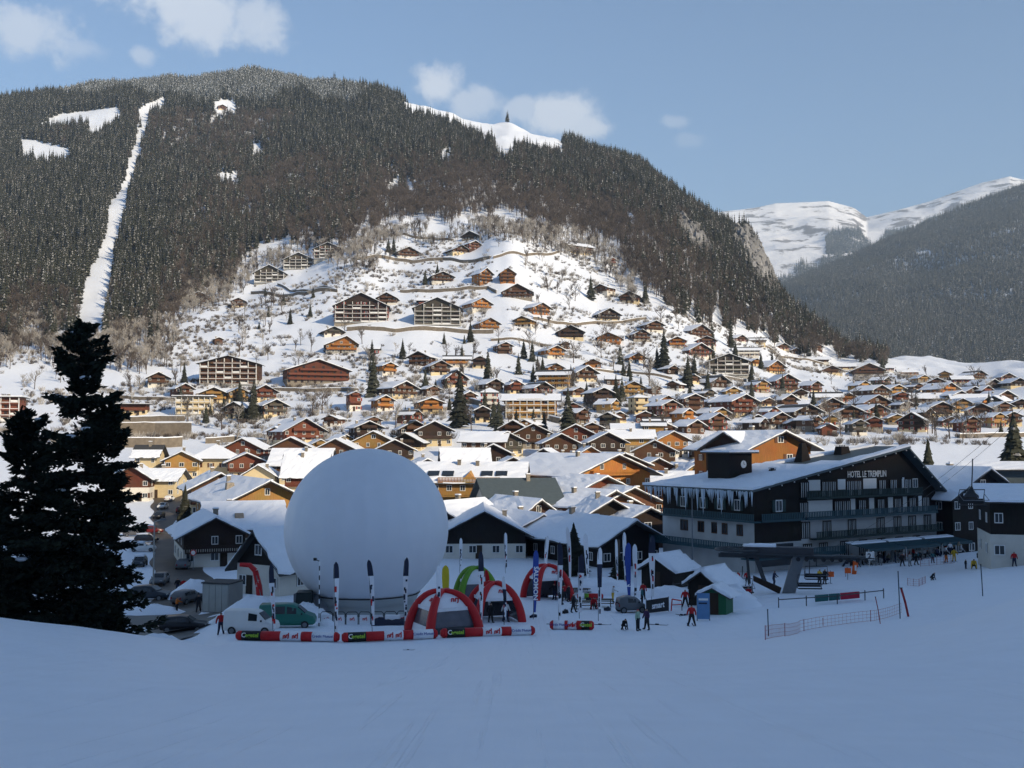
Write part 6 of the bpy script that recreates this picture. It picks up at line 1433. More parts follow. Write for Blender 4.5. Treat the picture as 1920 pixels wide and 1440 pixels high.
# ------------------------------------------------------------------ ski-shaped banners on poles
def banner(px, py, top, label, kind='bw', w=.55, lean=0.0, yaw=0):
    p = hit(px, py); H = (py - top) * p.y / FPX; bd = random.Random(int(px * 7 + top)); w *= .78; lean += bd.uniform(-2, 2); yaw = bd.uniform(-35, 35); tipf = bd.uniform(.70, .80); r = empty('ski_banner', p, R(yaw)); r.rotation_euler = (0, R(lean), R(yaw))
    MB().bar((0, .02, -.4), (0, .02, H * .97), .03, .02, 6).build('pole', [STEEL], r)
    def blade(z0, z1, m, name, w0=1., w1=1., tip=False):
        n = 8; V_ = []; F = []
        for i in range(n + 1):
            t = i / n; z = z0 + (z1 - z0) * t; ww = w / 2 * (w0 + (w1 - w0) * t)
            if tip: ww *= math.sqrt(max(.02, 1 - max(0, (t - .5) * 2) ** 2.2))
            bow = .5 * math.sin(z * .55 + px) * (z / H)
            for s, dy in ((-1, -.02), (1, -.02), (1, .015), (-1, .015)): V_.append((.12 + s * ww + .25 * bow * (z / H), dy + bow * .3, z))
        for i in range(n):
            for k in range(4): F.append((i * 4 + k, i * 4 + (k + 1) % 4, (i + 1) * 4 + (k + 1) % 4, (i + 1) * 4 + k))
        F += [(3, 2, 1, 0), (n * 4, n * 4 + 1, n * 4 + 2, n * 4 + 3)]
        return obj(name, mesh_of(name, V_, F, [m]), r)
    TOPM = {'bw': NAVY, 'ww': WFAB, 'blue': BLUEF, 'yel': YEL, 'rb': RED, 'wd': WFAB}[kind]; MIDM = {'bw': WFAB, 'ww': WFAB, 'blue': BLUEF, 'yel': YEL, 'rb': BLUEF, 'wd': NAVY}[kind]
    blade(H * tipf, H, TOPM, 'banner_tip', 1, .9, True); blade(H * .46, H * tipf - .002, MIDM, 'banner_middle', .75, 1); lo = blade(H * .10, H * .46 - .002, WFAB if kind != 'blue' else BLUEF, 'banner_foot', .38, .75)
    if kind in ('bw', 'ww', 'wd'):
        for q in range(9):
            zc = H * bd.uniform(.12, .68); hh = H * bd.uniform(.010, .045); x0 = bd.uniform(-.04, .12); bo = .5 * math.sin(zc * .55 + px) * (zc / H)
            MB().box(x0 + .25 * bo * zc / H, x0 + bd.uniform(.07, .16) + .25 * bo * zc / H, bo * .3 - .05, bo * .3 - .021, zc - hh, zc + hh).build('printed_mark', [bd.choice([NAVY, BLKF, NAVY, RED])], r)
    if kind == 'blue':
        o = lettering('SALOMON', .62, WFAB, r, (.12, -.05, H * .52), (math.pi / 2, math.pi / 2, 0), 'lettering', bold=.02)
    if kind == 'rb': lettering('VOLKL', .5, WFAB, r, (.12, -.06, H * .6), (math.pi / 2, math.pi / 2, 0), 'lettering', bold=.01)
    tag(r, label, 'banner', 'upright ski-shaped banners')
for a in [(512, 1192, 1058, 'dark-tipped ski banner in front of the green van', 'bw', .5, -1), (628, 1200, 1057, 'dark-tipped ski banner at the left of the balloon skirt', 'bw', .55, -2), (698, 1186, 1052, 'dark-tipped ski banner in front of the middle of the balloon', 'bw', .55, -2), (758, 1178, 1048, 'dark-tipped ski banner just left of the walled tent', 'bw', .55, -1.5),
          (820, 1188, 1062, 'white ski banner at the front of the walled tent', 'ww', .45, 1), (832, 1170, 1062, 'yellow feather flag above the walled tent', 'yel', .8, 0), (900, 1178, 1036, 'dark-tipped ski banner between the two front tents', 'bw', .65, 0), (918, 1160, 1070, 'red and blue banner leaning beside the open tent', 'rb', .5, -8),
          (945, 1172, 1082, 'slim dark and white banner before the open tent', 'wd', .45, 0), (862, 1075, 1010, 'white ski banner right of the balloon before the dark chalet', 'ww', .6, 0), (948, 1075, 1000, 'white ski banner before the brown timber chalet', 'ww', .6, -1), (1000, 1162, 1034, 'blue banner lettered downwards left of the far tent', 'blue', .75, 1),
          (1022, 1095, 1006, 'white and dark ski banner behind the far red tent', 'ww', .7, 2), (1048, 1172, 1020, 'tall ski banner with a yellow band right of the far tent', 'bw', .6, 0), (1068, 1112, 990, 'tallest white ski banner before the dark spruce', 'ww', .6, -4), (1086, 1160, 1042, 'dark-topped wide ski banner right of the tents', 'bw', .8, 0), (1102, 1110, 1002, 'white ski banner leaning before the dark chalet', 'ww', .75, -5),
          (1122, 1165, 1030, 'dark and white ski banner above the short barrier tube', 'wd', .6, -1), (1157, 1110, 1012, 'slim white banner left of the snow-laden conifer', 'ww', .5, -3), (1172, 1105, 1000, 'white-topped ski banner left of the blue banner', 'ww', .6, 0), (1178, 1132, 1020, 'blue banner lettered downwards above the small car', 'blue', .9, -1),
          (1190, 1130, 1022, 'white ski banner right of the blue banner', 'ww', .7, -2), (1222, 1132, 1006, 'broad dark-topped ski banner in front of the round-roofed hut', 'bw', .85, 0)]:
    banner(*a[:5], a[5], a[6], 0)

# ------------------------------------------------------------------ vehicles
TYRE = MB().bar((0, -.1, 0), (0, .1, 0), .31, .31, 16).mesh('tyre', [BLACK]); RIM = MB().bar((0, -.108, 0), (0, .108, 0), .19, .19, 12).mesh('rim', [STEEL])
LAMPW = mat('headlight', (.55, .55, .5), .2, .1, 3, spec=.7); LAMPR = mat('tail_light', (.3, .01, .01), .25, .1, 3, spec=.6)
KIND = {'car': ([(-2.0, .42, .72, .78, .70), (-1.9, .3, .86, 1.0, .80), (-1.45, .27, .90, 1.36, .83), (-.3, .25, .90, 1.43, .84), (.25, .25, .90, 1.38, .84), (.95, .27, .89, .93, .83), (1.8, .3, .76, .79, .80), (2.0, .4, .6, .63, .68)], [(-1.4, -.55), (-.5, .22)], (.3, .92), 1.28),
        'van': ([(-2.0, .36, .95, 1.66, .74), (-1.93, .3, 1.0, 1.78, .82), (-.2, .27, 1.0, 1.82, .84), (.45, .27, 1.0, 1.78, .84), (.7, .27, 1.0, 1.66, .84), (1.3, .28, 1.0, 1.06, .83), (1.85, .3, .86, .9, .79), (2.0, .4, .62, .66, .68)], [(-.02, .66)], (.72, 1.28), 1.3),
        'bigvan': ([(-2.25, .36, 1.1, 1.80, .80), (-2.18, .3, 1.12, 1.92, .88), (-.2, .27, 1.12, 1.95, .90), (.5, .27, 1.12, 1.90, .90), (.8, .27, 1.12, 1.74, .90), (1.5, .28, 1.12, 1.17, .89), (2.1, .3, .92, .96, .84), (2.25, .4, .66, .7, .72)], [(-1.0, -.15), (.0, .76)], (.82, 1.47), 1.45),
        'small': ([(-1.25, .36, .85, 1.10, .64), (-1.2, .3, .92, 1.36, .70), (-.5, .27, .92, 1.52, .74), (.1, .27, .92, 1.50, .75), (.35, .27, .92, 1.40, .75), (.85, .28, .92, .97, .74), (1.18, .32, .78, .82, .70), (1.25, .4, .6, .64, .6)], [(-.45, .32)], (.37, .83), .9)}
PAINT = {}
def paint(k, c): 
    if k not in PAINT: PAINT[k] = mat('paint_' + k, c, .28, .06, 1.5, spec=.5)
    return PAINT[k]
CARP = {}
def vehicle(kind, pname, col, pos, yaw, label, snow=False, name='car', cat='car', group=None, sy=1.0):
    key = (kind, pname)
    secs, wins, ws, wb = KIND[kind]
    root = empty(name, pos, R(yaw)); root.scale = (sy, sy, sy)
    if key not in CARP:
        V_ = []; F = []
        for (x, zb, zm, zt, hw) in secs:
            hr = hw * (.80 if zt > zm + .2 else .93)
            V_ += [(x, -hw * .94, zb), (x, -hw, (zb + zm) / 2), (x, -hw * .97, zm), (x, -hr, zt - .06 * (zt > zm + .2)), (x, -hr * .8, zt), (x, hr * .8, zt), (x, hr, zt - .06 * (zt > zm + .2)), (x, hw * .97, zm), (x, hw, (zb + zm) / 2), (x, hw * .94, zb)]
        n = 10
        for i in range(len(secs) - 1):
            for k in range(n): F.append((i * n + k, (i + 1) * n + k, (i + 1) * n + (k + 1) % n, i * n + (k + 1) % n))
        F += [tuple(range(n)), tuple(range(len(V_) - 1, len(V_) - n - 1, -1))]
        me = mesh_of('body', V_, F, [paint(pname, col)]); bm = bmesh.new(); bm.from_mesh(me); bmesh.ops.recalc_face_normals(bm, faces=bm.faces); bm.to_mesh(me); bm.free(); me.polygons.foreach_set('use_smooth', np.ones(len(me.polygons), dtype=bool))
        def sec(x):
            for a, b in zip(secs, secs[1:]):
                if a[0] <= x <= b[0]: t = (x - a[0]) / (b[0] - a[0]); return [a[k] + (b[k] - a[k]) * t for k in range(5)]
        wm = []
        for (x0, x1) in wins:
            for s in (-1, 1):
                q = []
                for x, f in ((x0, .08), (x1, .08), (x1, .86), (x0, .86)):
                    S = sec(x); hr = S[4] * .80; z = S[2] + .02 + (S[3] - .08 - S[2]) * f; y = S[4] * .97 + (hr - S[4] * .97) * f; q.append(Vector((x, s * (y + .012), z)))
                mb = MB(); mb.hexa([q[0], q[1], q[2], q[3], *[v - Vector((0, s * .03, 0)) for v in q]]); wm.append(mb.mesh('side_window', [GLASS]))
        S0, S1 = sec(ws[0]), sec(ws[1]); q = [Vector((ws[1] - .02, -S1[4] * .74, S1[3] + .035)), Vector((ws[1] - .02, S1[4] * .74, S1[3] + .035)), Vector((ws[0] + .05, S0[4] * .62, S0[3] + .0)), Vector((ws[0] + .05, -S0[4] * .62, S0[3] + .0))]
        mb = MB(); mb.hexa([*[v - Vector((.03, 0, .03)) for v in q], *[v + Vector((.02, 0, .02)) for v in q]]); wsm = mb.mesh('windscreen', [GLASS])
        xr = secs[1][0]; zt = secs[1][3]; mb = MB(); mb.hexa([(secs[0][0] - .015, -.5, secs[0][2] + .02), (secs[0][0] - .015, .5, secs[0][2] + .02), (xr - .0, .5, zt - .12), (xr - .0, -.5, zt - .12), (secs[0][0] + .03, -.5, secs[0][2] + .02), (secs[0][0] + .03, .5, secs[0][2] + .02), (xr + .04, .5, zt - .12), (xr + .04, -.5, zt - .12)]); rw = mb.mesh('rear_window', [GLASS])
        hl = MB().box(secs[-2][0] - .02, secs[-1][0] - .02, -.16, .16, .56, .70).mesh('headlight', [LAMPW]); tl = MB().box(secs[0][0] - .02, secs[0][0] + .05, -.09, .09, .62, .85).mesh('tail_light', [LAMPR])
        CARP[key] = (me, wm, wsm, rw, hl, tl)
    me, wm, wsm, rw, hl, tl = CARP[key]
    obj('body', me, root)
    for m in wm: obj('side_window', m, root)
    obj('windscreen', wsm, root); obj('rear_window', rw, root)
    for s in (-1, 1): obj('headlight', hl, root, loc=(0, s * .52 * secs[3][4] / .84, 0)); obj('tail_light', tl, root, loc=(0, s * .58 * secs[3][4] / .84, 0))
    for x in (-wb, wb):
        for s in (-1, 1):
            w_ = empty('wheel', (x, s * (secs[3][4] - .10), .31)); w_.parent = root; obj('tyre', TYRE, w_); obj('rim', RIM, w_)
    for s in (-1, 1): MB().box(ws[1] - .32, ws[1] - .2, s * secs[3][4] - .08 if s < 0 else s * secs[3][4] + .0, s * secs[3][4] if s < 0 else s * secs[3][4] + .08, secs[3][2] + .02, secs[3][2] + .15).build('mirror', [BLACK], root)
    if snow:
        mb = MB(); x0, x1 = secs[2][0], secs[4][0]; hw = secs[3][4] * .7; z = max(s[3] for s in secs); snow_patch(mb, x0, z - .05, x1, z - .05, -hw, hw, .22, 4, 4, int(abs(pos[0] * 10)), lift=0); mb.build('snow', [SNOW], root, True)
    tag(root, label, cat, group); return root
def vat(kind, pn, col, px, D, yaw, label, **k): p = onG(px, D); return vehicle(kind, pn, col, p, yaw, label, **k)
GREEN = (.012, .15, .11)
vat('bigvan', 'green', GREEN, 540, 87, 4, 'green van parked behind the barrier beside the balloon', name='van', cat='van')
vat('van', 'white', (.60, .60, .58), 472, 81.5, -6, 'small white van half hidden behind the left barrier tube', name='van', cat='van')
p = hit(1182, 1148); vehicle('small', 'silver', (.10, .11, .12), (p.x, p.y, p.z), 14, 'tiny dark grey two-seat car under the blue banner', name='car')
vat('car', 'navy', (.012, .02, .03), 282, 116, -8, 'dark estate car beside the snow bank at the left', sy=1.12, snow=False)
vat('car', 'grey', (.10, .10, .105), 352, 112, 70, 'grey car seen from behind with a person in orange beside it')
vat('car', 'black', (.012, .012, .015), 345, 93, 6, 'dark car half sunk behind the snow edge', sy=1.0)
cars = [(300, 131, -84, 'grey', (.22, .24, .25), 'silver-grey car facing us on the left of the street', 0), (345, 148, 95, 'silver', (.32, .33, .34), 'pale car parked beside the hood-windowed house', 0), (352, 160, 95, 'navy', (.012, .02, .05), 'dark blue car parked on the right of the street', 0), (345, 170, 95, 'white', (.6, .6, .58), 'white-roofed car next in the right-hand row', 1), (342, 182, 95, 'grey', (.15, .15, .16), 'grey snow-topped car further up the right-hand row', 1),
        (262, 150, -80, 'navy', (.012, .02, .05), 'blue car with snow on it behind the dark conifers', 1), (268, 168, 10, 'white', (.6, .6, .58), 'snowy car in the parking bay left of the street', 1), (275, 182, 15, 'black', (.02, .02, .02), 'black snowy car in the parking bay', 1), (285, 196, 15, 'red', (.10, .006, .006), 'red car in the parking bay', 0), (298, 222, -88, 'black', (.02, .02, .02), 'black car on the left of the upper street', 0), (305, 240, -88, 'white', (.6, .6, .58), 'white car on the left of the upper street', 0),
        (318, 256, 92, 'white', (.6, .6, .58), 'white van-like car driving up the street', 0), (300, 270, 80, 'silver', (.3, .3, .3), 'silver car at the top of the street', 0), (318, 284, 92, 'navy', (.012, .02, .05), 'dark car at the far top of the street', 0), (340, 232, 95, 'red', (.25, .01, .01), 'red car beside the green fir', 0), (252, 190, 20, 'grey', (.15, .15, .16), 'grey car at the far end of the parking bay', 1)]
for (px, D, yaw, pn, col, lb, sn) in cars: vat('car', pn, col, px, D, yaw, lb, snow=bool(sn), group='cars along the village street')
# container, crane arm, skip
def misc():
    p = onG(404, 100); r = empty('container', p, R(-14)); MB().box(-1.4, 1.4, 0, 2.6, 0, 2.7).build('body', [mat('container_grey', (.30, .31, .30), .6, .2, 1)], r); MB().box(-1.41, -1.45, .1, 2.5, .1, 2.6).build('side_panel', [mat('container_blue', (.10, .12, .17), .6, .2, 1)], r)
    for i in range(4): MB().box(-1.3 + i * .66, -1.3 + i * .66 + .6, -.04, 0, .1, 2.6).build('door_panel', [mat('container_door', (.40, .41, .38), .6, .2, 1)], r)
    MB().box(-1.5, 1.5, -.1, 2.7, 2.702, 2.82).build('roof', [ROOFD], r); tag(r, 'grey metal container with panelled doors by the car park', 'container')
    p = onG(492, 96); r = empty('loader_crane', p); b = Vector((-.2, 0, 1.0))
    MB().frus(0, 0, -.2, 1.1, .5, .5, .35, .35).build('base', [DSTEEL], r); MB().tube([b, b + Vector((-.15, 0, 1.6)), b + Vector((-.5, 0, 3.0))], [.32, .3, .26], 6).build('lower_arm', [RED], r)
    MB().tube([b + Vector((-.5, 0, 3.0)), b + Vector((-1.0, 0, 3.5)), b + Vector((-1.9, 0, 3.55))], [.26, .24, .2], 6).build('upper_arm', [RED], r); MB().bar(b + Vector((.1, -.2, .6)), b + Vector((-.35, -.2, 2.6)), .07).build('hydraulic_ram', [STEEL], r); lettering('HIAB', .3, WHITE, r, b + Vector((-.25, -.24, 1.9)), (math.pi / 2, math.pi / 2 + .2, 0))
    tag(r, 'bent red loader crane arm behind the white van', 'crane')
    p = onG(520, 95); r = empty('flatbed_truck', p, R(6)); MB().box(-2.6, 1.6, -1, 1, .7, .95).build('bed', [DSTEEL], r); MB().frus(2.4, 0, .5, 2.2, .8, 1, .65, .92).build('cab', [mat('cab_dark', (.02, .03, .03), .4, .2, 2)], r)
    for x in (-1.7, 2.2):
        for s in (-1, 1): o = obj('wheel', TYRE, r, loc=(x, s * .9, .42), scale=(1.35, 1.2, 1.35))
    MB().box(3.02, 3.06, -.7, .7, 1.4, 2.0).build('windscreen', [GLASS], r); tag(r, 'dark flatbed truck behind the green van', 'truck')
    p = onG(592, 96.5); r = empty('power_box', p, R(-6)); MB().box(-1.9, 1.4, -.6, .9, -.2, 1.9).build('body', [mat('box_grey', (.20, .21, .23), .7, .2, 1)], r); MB().box(-1.7, 1.2, -.62, -.605, .2, 1.7).build('panel', [mat('box_panel', (.26, .27, .29), .7, .2, 1)], r); MB().bar((-.6, -.64, 1.1), (-.6, -.61, 1.1), .42, .42, 16).build('round_sign', [WHITE], r); tag(r, 'grey box with a round white sign left of the balloon skirt', 'box')
    # small printed fence along the skirt
    for i in range(7):
        p = onG(612 + i * 24, 89.5); r = empty('crowd_barrier', p, R(random.uniform(-6, 6))); MB().tube([(-.5, 0, -.1), (-.5, 0, .9), (-.35, 0, 1.05), (.35, 0, 1.05), (.5, 0, .9), (.5, 0, -.1)], .035, 6).build('frame', [BLACK], r); MB().box(-.42, .42, -.03, .0, .15, .8).build('panel', [WFAB], r); lettering('nrj', .36, RED, r, (0, -.04, .48), (math.pi / 2, -.2, 0), bold=.012)
        tag(r, ['leftmost', 'second', 'third', 'fourth', 'fifth', 'sixth', 'rightmost'][i] + ' small printed crowd barrier below the balloon skirt', 'barrier', 'printed crowd barriers')
    p = onG(738, 88.5); r = empty('blue_tarpaulin', p); mb = MB(); snow_patch(mb, -1.6, 0, 1.6, 0, -.5, .5, .55, 9, 4, 4, lift=-.05); mb.build('cover', [NAVY], r, True); MB().box(-.7, .5, -.2, .3, .35, .8).build('bundle', [WFAB], r); tag(r, 'dark blue covered heap below the right of the balloon', 'tarpaulin')
    p = onG(598, 88); r = empty('striped_lamp_post', p)
    for i in range(14): MB().bar((0, 0, i * .39 - .1), (0, 0, (i + 1) * .39 - .1), .045, .045, 8).build('pole_section', [WFAB if i % 2 else BLKF], r)
    MB().bar((0, 0, 5.35), (-.35, 0, 5.5), .04).build('arm', [BLKF], r); MB().box(-.5, -.25, -.1, .1, 5.4, 5.62).build('lamp', [BLKF], r); tag(r, 'thin black and white striped lamp post before the balloon', 'lamp post')
    p = onG(287, 118); r = empty('lamp_post', p); MB().bar((0, 0, -.3), (0, 0, 8.4), .11, .08, 8).build('pole', [CONC], r); MB().bar((0, 0, 8.4), (.9, -.1, 8.7), .05).build('arm', [CONC], r); MB().box(.7, 1.3, -.2, .05, 8.6, 8.75).build('lamp', [STEEL], r); tag(r, 'pale concrete lamp post at the edge of the street', 'lamp post')
    p = onG(362, 146); r = empty('road_sign', p); MB().bar((0, 0, -.3), (0, 0, 2.2), .04).build('post', [STEEL], r); MB().bar((0, -.06, 2.4), (0, -.02, 2.4), .42, .42, 20).build('sign_ring', [RED], r); MB().bar((0, -.075, 2.4), (0, -.062, 2.4), .3, .3, 20).build('sign_face', [WHITE], r); tag(r, 'round red and white no-entry style sign on the street', 'sign')
    # snow banks
    for k, (px, D, rx, ry, h, lb) in enumerate([(365, 116, 3.0, 3.5, 2.0, 'ploughed snow heap beside the container'), (285, 104, 4.0, 1.8, 1.0, 'snow bank in front of the dark estate car'), (296, 86, 2.6, 1.4, .9, 'pitted snow mound behind the small shrubs'), (472, 92, 3.2, 2.2, 2.2, 'dirty snow heap behind the red crane arm'), (575, 92, 2.6, 1.4, 1.6, 'white snow heap behind the green van bonnet'), (1375, 101, 3.0, 2.4, 2.1, 'snow heap right of the green booth'), (1130, 118, 6, 3, 1.8, 'snow bank behind the banners'), (1255, 114, 4, 2, 1.2, 'low snow bank before the round-roofed hut'), (250, 122, 2.4, 1.8, 1.5, 'snow pile at the corner of the street'), (612, 88.5, .9, .6, .6, 'small round snow lump before the green van'), (338, 205, 1.6, 2.0, 2.6, 'tall sunlit snow pile beside the green fir')]):
        p = onG(px, D); n, m_ = 14, 7; V_ = [(0, 0, h)]; F = []; rd = random.Random(k)
        for j in range(1, m_ + 1):
            t = j / m_
            for i in range(n): a = 2 * math.pi * i / n; q = rd.uniform(.85, 1.15); V_.append((rx * t * math.cos(a) * q, ry * t * math.sin(a) * q, h * (1 - t ** 1.6) * rd.uniform(.85, 1.12) - (.4 if j == m_ else 0)))
        F = [(0, 1 + i, 1 + (i + 1) % n) for i in range(n)] + [(1 + (j - 1) * n + i, 1 + j * n + i, 1 + j * n + (i + 1) % n, 1 + (j - 1) * n + (i + 1) % n) for j in range(1, m_) for i in range(n)]
        o = obj('snow_heap', mesh_of('snow_heap', V_, F, [SNOW], None, True), loc=p); tag(o, lb, 'snow heap', 'ploughed snow heaps')
misc()
# ------------------------------------------------------------------ chairlift
def chair(pos, yaw, label, w=2.3, hang=4.2, people=False, name='lift_chair'):
    r = empty(name, pos, R(yaw))
    MB().tube([(0, 0, hang), (0, .1, hang * .75), (0, .25, 2.2), (0, .1, 1.95)], .05, 6).build('hanger', [DSTEEL], r, True)
    MB().tube([(-w / 2, 0, .55), (-w / 2, .35, .6), (-w / 2, .45, 1.2), (-w / 2 + .05, .2, 1.9), (w / 2 - .05, .2, 1.9), (w / 2, .45, 1.2), (w / 2, .35, .6), (w / 2, 0, .55)], .045, 6).build('frame', [DSTEEL], r, True)
    MB().box(-w / 2 + .06, w / 2 - .06, -.15, .35, .5, .58).build('seat', [BLACK], r); MB().hexa([(-w / 2 + .06, .36, .68), (w / 2 - .06, .36, .68), (w / 2 - .06, .42, .68), (-w / 2 + .06, .42, .68), (-w / 2 + .06, .44, 1.1), (w / 2 - .06, .44, 1.1), (w / 2 - .06, .5, 1.1), (-w / 2 + .06, .5, 1.1)]).build('backrest', [BLACK], r)
    MB().tube([(-w / 2 + .02, .3, 1.5), (-w / 2 + .02, -.45, 1.0), (w / 2 - .02, -.45, 1.0), (w / 2 - .02, .3, 1.5)], .03, 6).build('safety_bar', [STEEL], r, True)
    tag(r, label, 'chairlift chair', 'chairs of the chairlift'); return r
def lift():
    g = onG(1478, 112); r = empty('chairlift_station', g, R(-12)); top = 4.0
    MB().hexa([(-.7, -.5, -.3), (.6, -.5, -.3), (.6, .6, -.3), (-.7, .6, -.3), (.55, -.5, top), (1.75, -.5, top), (1.75, .6, top), (.55, .6, top)]).build('inclined_column', [STEEL], r)
    MB().hexa([(-3.6, -.25, 1.2), (-.9, -.25, -.1), (-.9, .25, -.1), (-3.6, .25, 1.2), (-3.6, -.25, 1.75), (-.7, -.25, .55), (-.7, .25, .55), (-3.6, .25, 1.75)]).build('lower_beam', [WD['dark']], r)
    MB().hexa([(-2.6, -.2, 1.0), (-2.05, -.2, .75), (-2.05, .2, .75), (-2.6, .2, 1.0), (-3.5, -.2, 3.6), (-3.0, -.2, 3.6), (-3.0, .2, 3.6), (-3.5, .2, 3.6)]).build('strut', [DSTEEL], r); MB().bar((-4.0, 0, .9), (-4.2, 0, 3.8), .18, .16, 6).build('strut', [DSTEEL], r)
    MB().box(-7.2, 8.5, -.3, .3, top - .36, top + .05).build('main_beam', [DSTEEL], r); MB().box(-4.6, 2.6, -.8, .8, top + .06, top + .85).build('drive_housing', [mat('drive_housing', (.045, .045, .05), .6, .3, 1.2, .2)], r)
    mb = MB(); snow_patch(mb, -4.4, top + 1.28, -1.2, top + 1.28, -.8, .8, .28, 6, 4, 3, lift=-.43); mb.build('snow', [SNOW], r, True)
    MB().tube([(-5.2 + 2.3 * math.cos(a), 2.3 * math.sin(a), top + .5) for a in np.linspace(0, 6.283, 33)], .12, 6).build('bullwheel', [DSTEEL], r, True)
    for k in range(6): a = k * math.pi / 3; MB().bar((-5.2, 0, top + .5), (-5.2 + 2.25 * math.cos(a), 2.25 * math.sin(a), top + .5), .06).build('wheel_spoke', [DSTEEL], r)
    for i in range(9): MB().bar((1 + i * .85, -1.25, top - .3), (1 + i * .85, -1.05, top - .3), .22, .22, 12).build('guide_wheel', [BLACK], r)
    for y in (-1.0, 1.0): MB().bar((-7, y, top + .2), (8.6, y, top - .1), .08).build('guide_rail', [DSTEEL], r)
    MB().box(8.6, 8.7, -.4, .4, top - .3, top + .55).build('number_plate', [WHITE], r); lettering('2', .75, NAVY, r, (8.2, -.46, top + .1), UPR, bold=.02); MB().box(7.85, 8.55, -.44, -.40, top - .3, top + .55).build('number_plate', [WHITE], r)
    tag(r, 'grey chairlift base station with a slanting column and long beam', 'chairlift station')
    s = Vector(g)
    # cables up the slope, over the piste at the right, to a pylon beyond the frame
    for k, (a, b, lb) in enumerate(((at(1560, 1028, 113), at(2090, 610, 62), 'nearer lift cable rising to the right'), (at(1585, 1024, 118), at(2050, 660, 66), 'further lift cable rising to the right'))):
        pts = [a.lerp(b, t) - Vector((0, 0, 1.2 * math.sin(math.pi * t))) for t in np.linspace(0, 1, 20)]; c0 = Vector(pts[0]); o = MB().tube([p - c0 for p in pts], .013, 5).build('lift_cable', [DSTEEL], loc=c0); tag(o, lb, 'cable', 'chairlift cables')
    p = at(2120, 700, 60); gzz = gz(p.x, p.y); py_ = empty('lift_pylon', (p.x, p.y, gzz)); MB().bar((0, 0, -1), (0, 0, 20 - 0), .35, .28, 12).build('mast', [STEEL], py_); MB().box(-2.4, 2.4, -.2, .2, 19.6, 20.1).build('crossarm', [STEEL], py_); tag(py_, 'grey chairlift pylon beyond the right edge', 'pylon')
    # chairs
    p = onG(1519, 108); chair((p.x, p.y, p.z + .05), -4, 'empty lift chair hanging low right of the slanting column', 2.4, 3.4)
    p = onG(1532, 113); chair((p.x, p.y, p.z + .75), -4, 'second lift chair just behind the empty low one', 2.4, 2.9)
    p = onG(1393, 107); chair((p.x, p.y, p.z + .1), 8, 'lift chair with two riders left of the station', 2.3, 3.2)
    p = at(1826, 955, 92); chair((p.x, p.y, p.z - .2), 6, 'empty lift chair hanging high in front of the dark chalet at the right', 2.4, 4.6)
lift()

# ------------------------------------------------------------------ people
SKIN = mat('skin', (.45, .26, .18), .6, .1, 4)
CL = {}
def cloth(c):
    if c not in CL: CL[c] = mat('cloth_%d' % len(CL), c, .8, .2, 6)
    return CL[c]
BK, NV, RD_, GY, WH, YE, OR, GR, PU, TL, BE = (.012, .012, .015), (.015, .02, .05), (.38, .012, .015), (.25, .26, .26), (.6, .6, .6), (.55, .36, .03), (.5, .13, .015), (.28, .40, .30), (.05, .02, .07), (.03, .12, .13), (.30, .25, .17)
SKI = None
def person(px, py, pose, face, jac, tro, hat, label, skis=None, h=1.75, z=0, pos=None, poles=False, group='people on the snow'):
    p = pos or hit(px, py); p = Vector(p); r = empty('person', (p.x, p.y, p.z + z), R(face)); o = obj('body', POSE[pose], r, scale=(h / 1.75,) * 3)
    for i, c in enumerate((jac, tro, None, hat, BK)):
        o.material_slots[i].link = 'OBJECT'; o.material_slots[i].material = SKIN if c is None else cloth(c)
    if skis:
        for s in (-1, 1):
            mb = MB(); x = s * .2; L0, L1 = -.95, .75
            mb.box(x - .04, x + .04, L0 + .15, L1, -.01, .015); mb.hexa([(x - .04, L0 - .05, .07), (x + .04, L0 - .05, .07), (x + .04, L0 + .15, -.01), (x - .04, L0 + .15, -.01), (x - .04, L0 - .05, .085), (x + .04, L0 - .05, .085), (x + .04, L0 + .15, .015), (x - .04, L0 + .15, .015)])
            b = mb.build('ski', [cloth(skis)], None); b.parent = None; b.location = r.location; b.rotation_euler = r.rotation_euler; tag(b, ('left' if s < 0 else 'right') + ' ski of the ' + ' '.join(label.split()[:9]), 'ski', 'skis worn by people')
            
    tag(r, label, 'person', group); return r
person(1297, 1174, 'wide', 180, RD_, BK, BK, 'skier in a red and dark jacket standing with legs apart in the foreground', skis=NV)
person(1285, 1139, 'wide', 180, RD_, BK, BK, 'skier in a red-backed jacket seen from behind near the light-blue sign')
person(1318, 1141, 'stand', 170, GY, BK, BK, 'person in a pale grey jacket in front of the light-blue sign')
person(1302, 1132, 'stand', 120, WH, WH, BK, 'person in white clothes left of the light-blue sign')
person(1196, 1183, 'stand', 60, GR, BK, RD_, 'person in a pale green jacket with a red hat at the black banner')
person(1213, 1181, 'wide', -60, PU, BK, BK, 'person in a dark purple jacket beside the one in pale green')
person(1169, 1181, 'crouch', 20, BK, BK, BK, 'dark figure crouching on the snow', h=1.3)
person(920, 1168, 'stand', 150, BK, BK, BK, 'person in black in front of the open red tent')
person(938, 1150, 'stand', 0, YE, BK, BK, 'person in a yellow-brown jacket inside the open red tent')
person(931, 1149, 'stand', 20, BE, BK, BK, 'person in a brown jacket inside the open red tent')
person(948, 1166, 'walk', 30, WH, NV, BK, 'person in white leaning beside the slim banner')
person(1053, 1134, 'reach', 70, BK, BK, BK, 'person in black beside the benches')
person(1149, 1130, 'reach', 90, WH, YE, BK, 'person in white and yellow left of the tiny car')
person(1206, 1124, 'stand', -30, RD_, BK, BK, 'person in red behind the tiny car')
person(1692, 1062, 'wide', 10, BK, BK, BK, 'dark figure standing left in the trio before the awnings', group='people before the awnings')
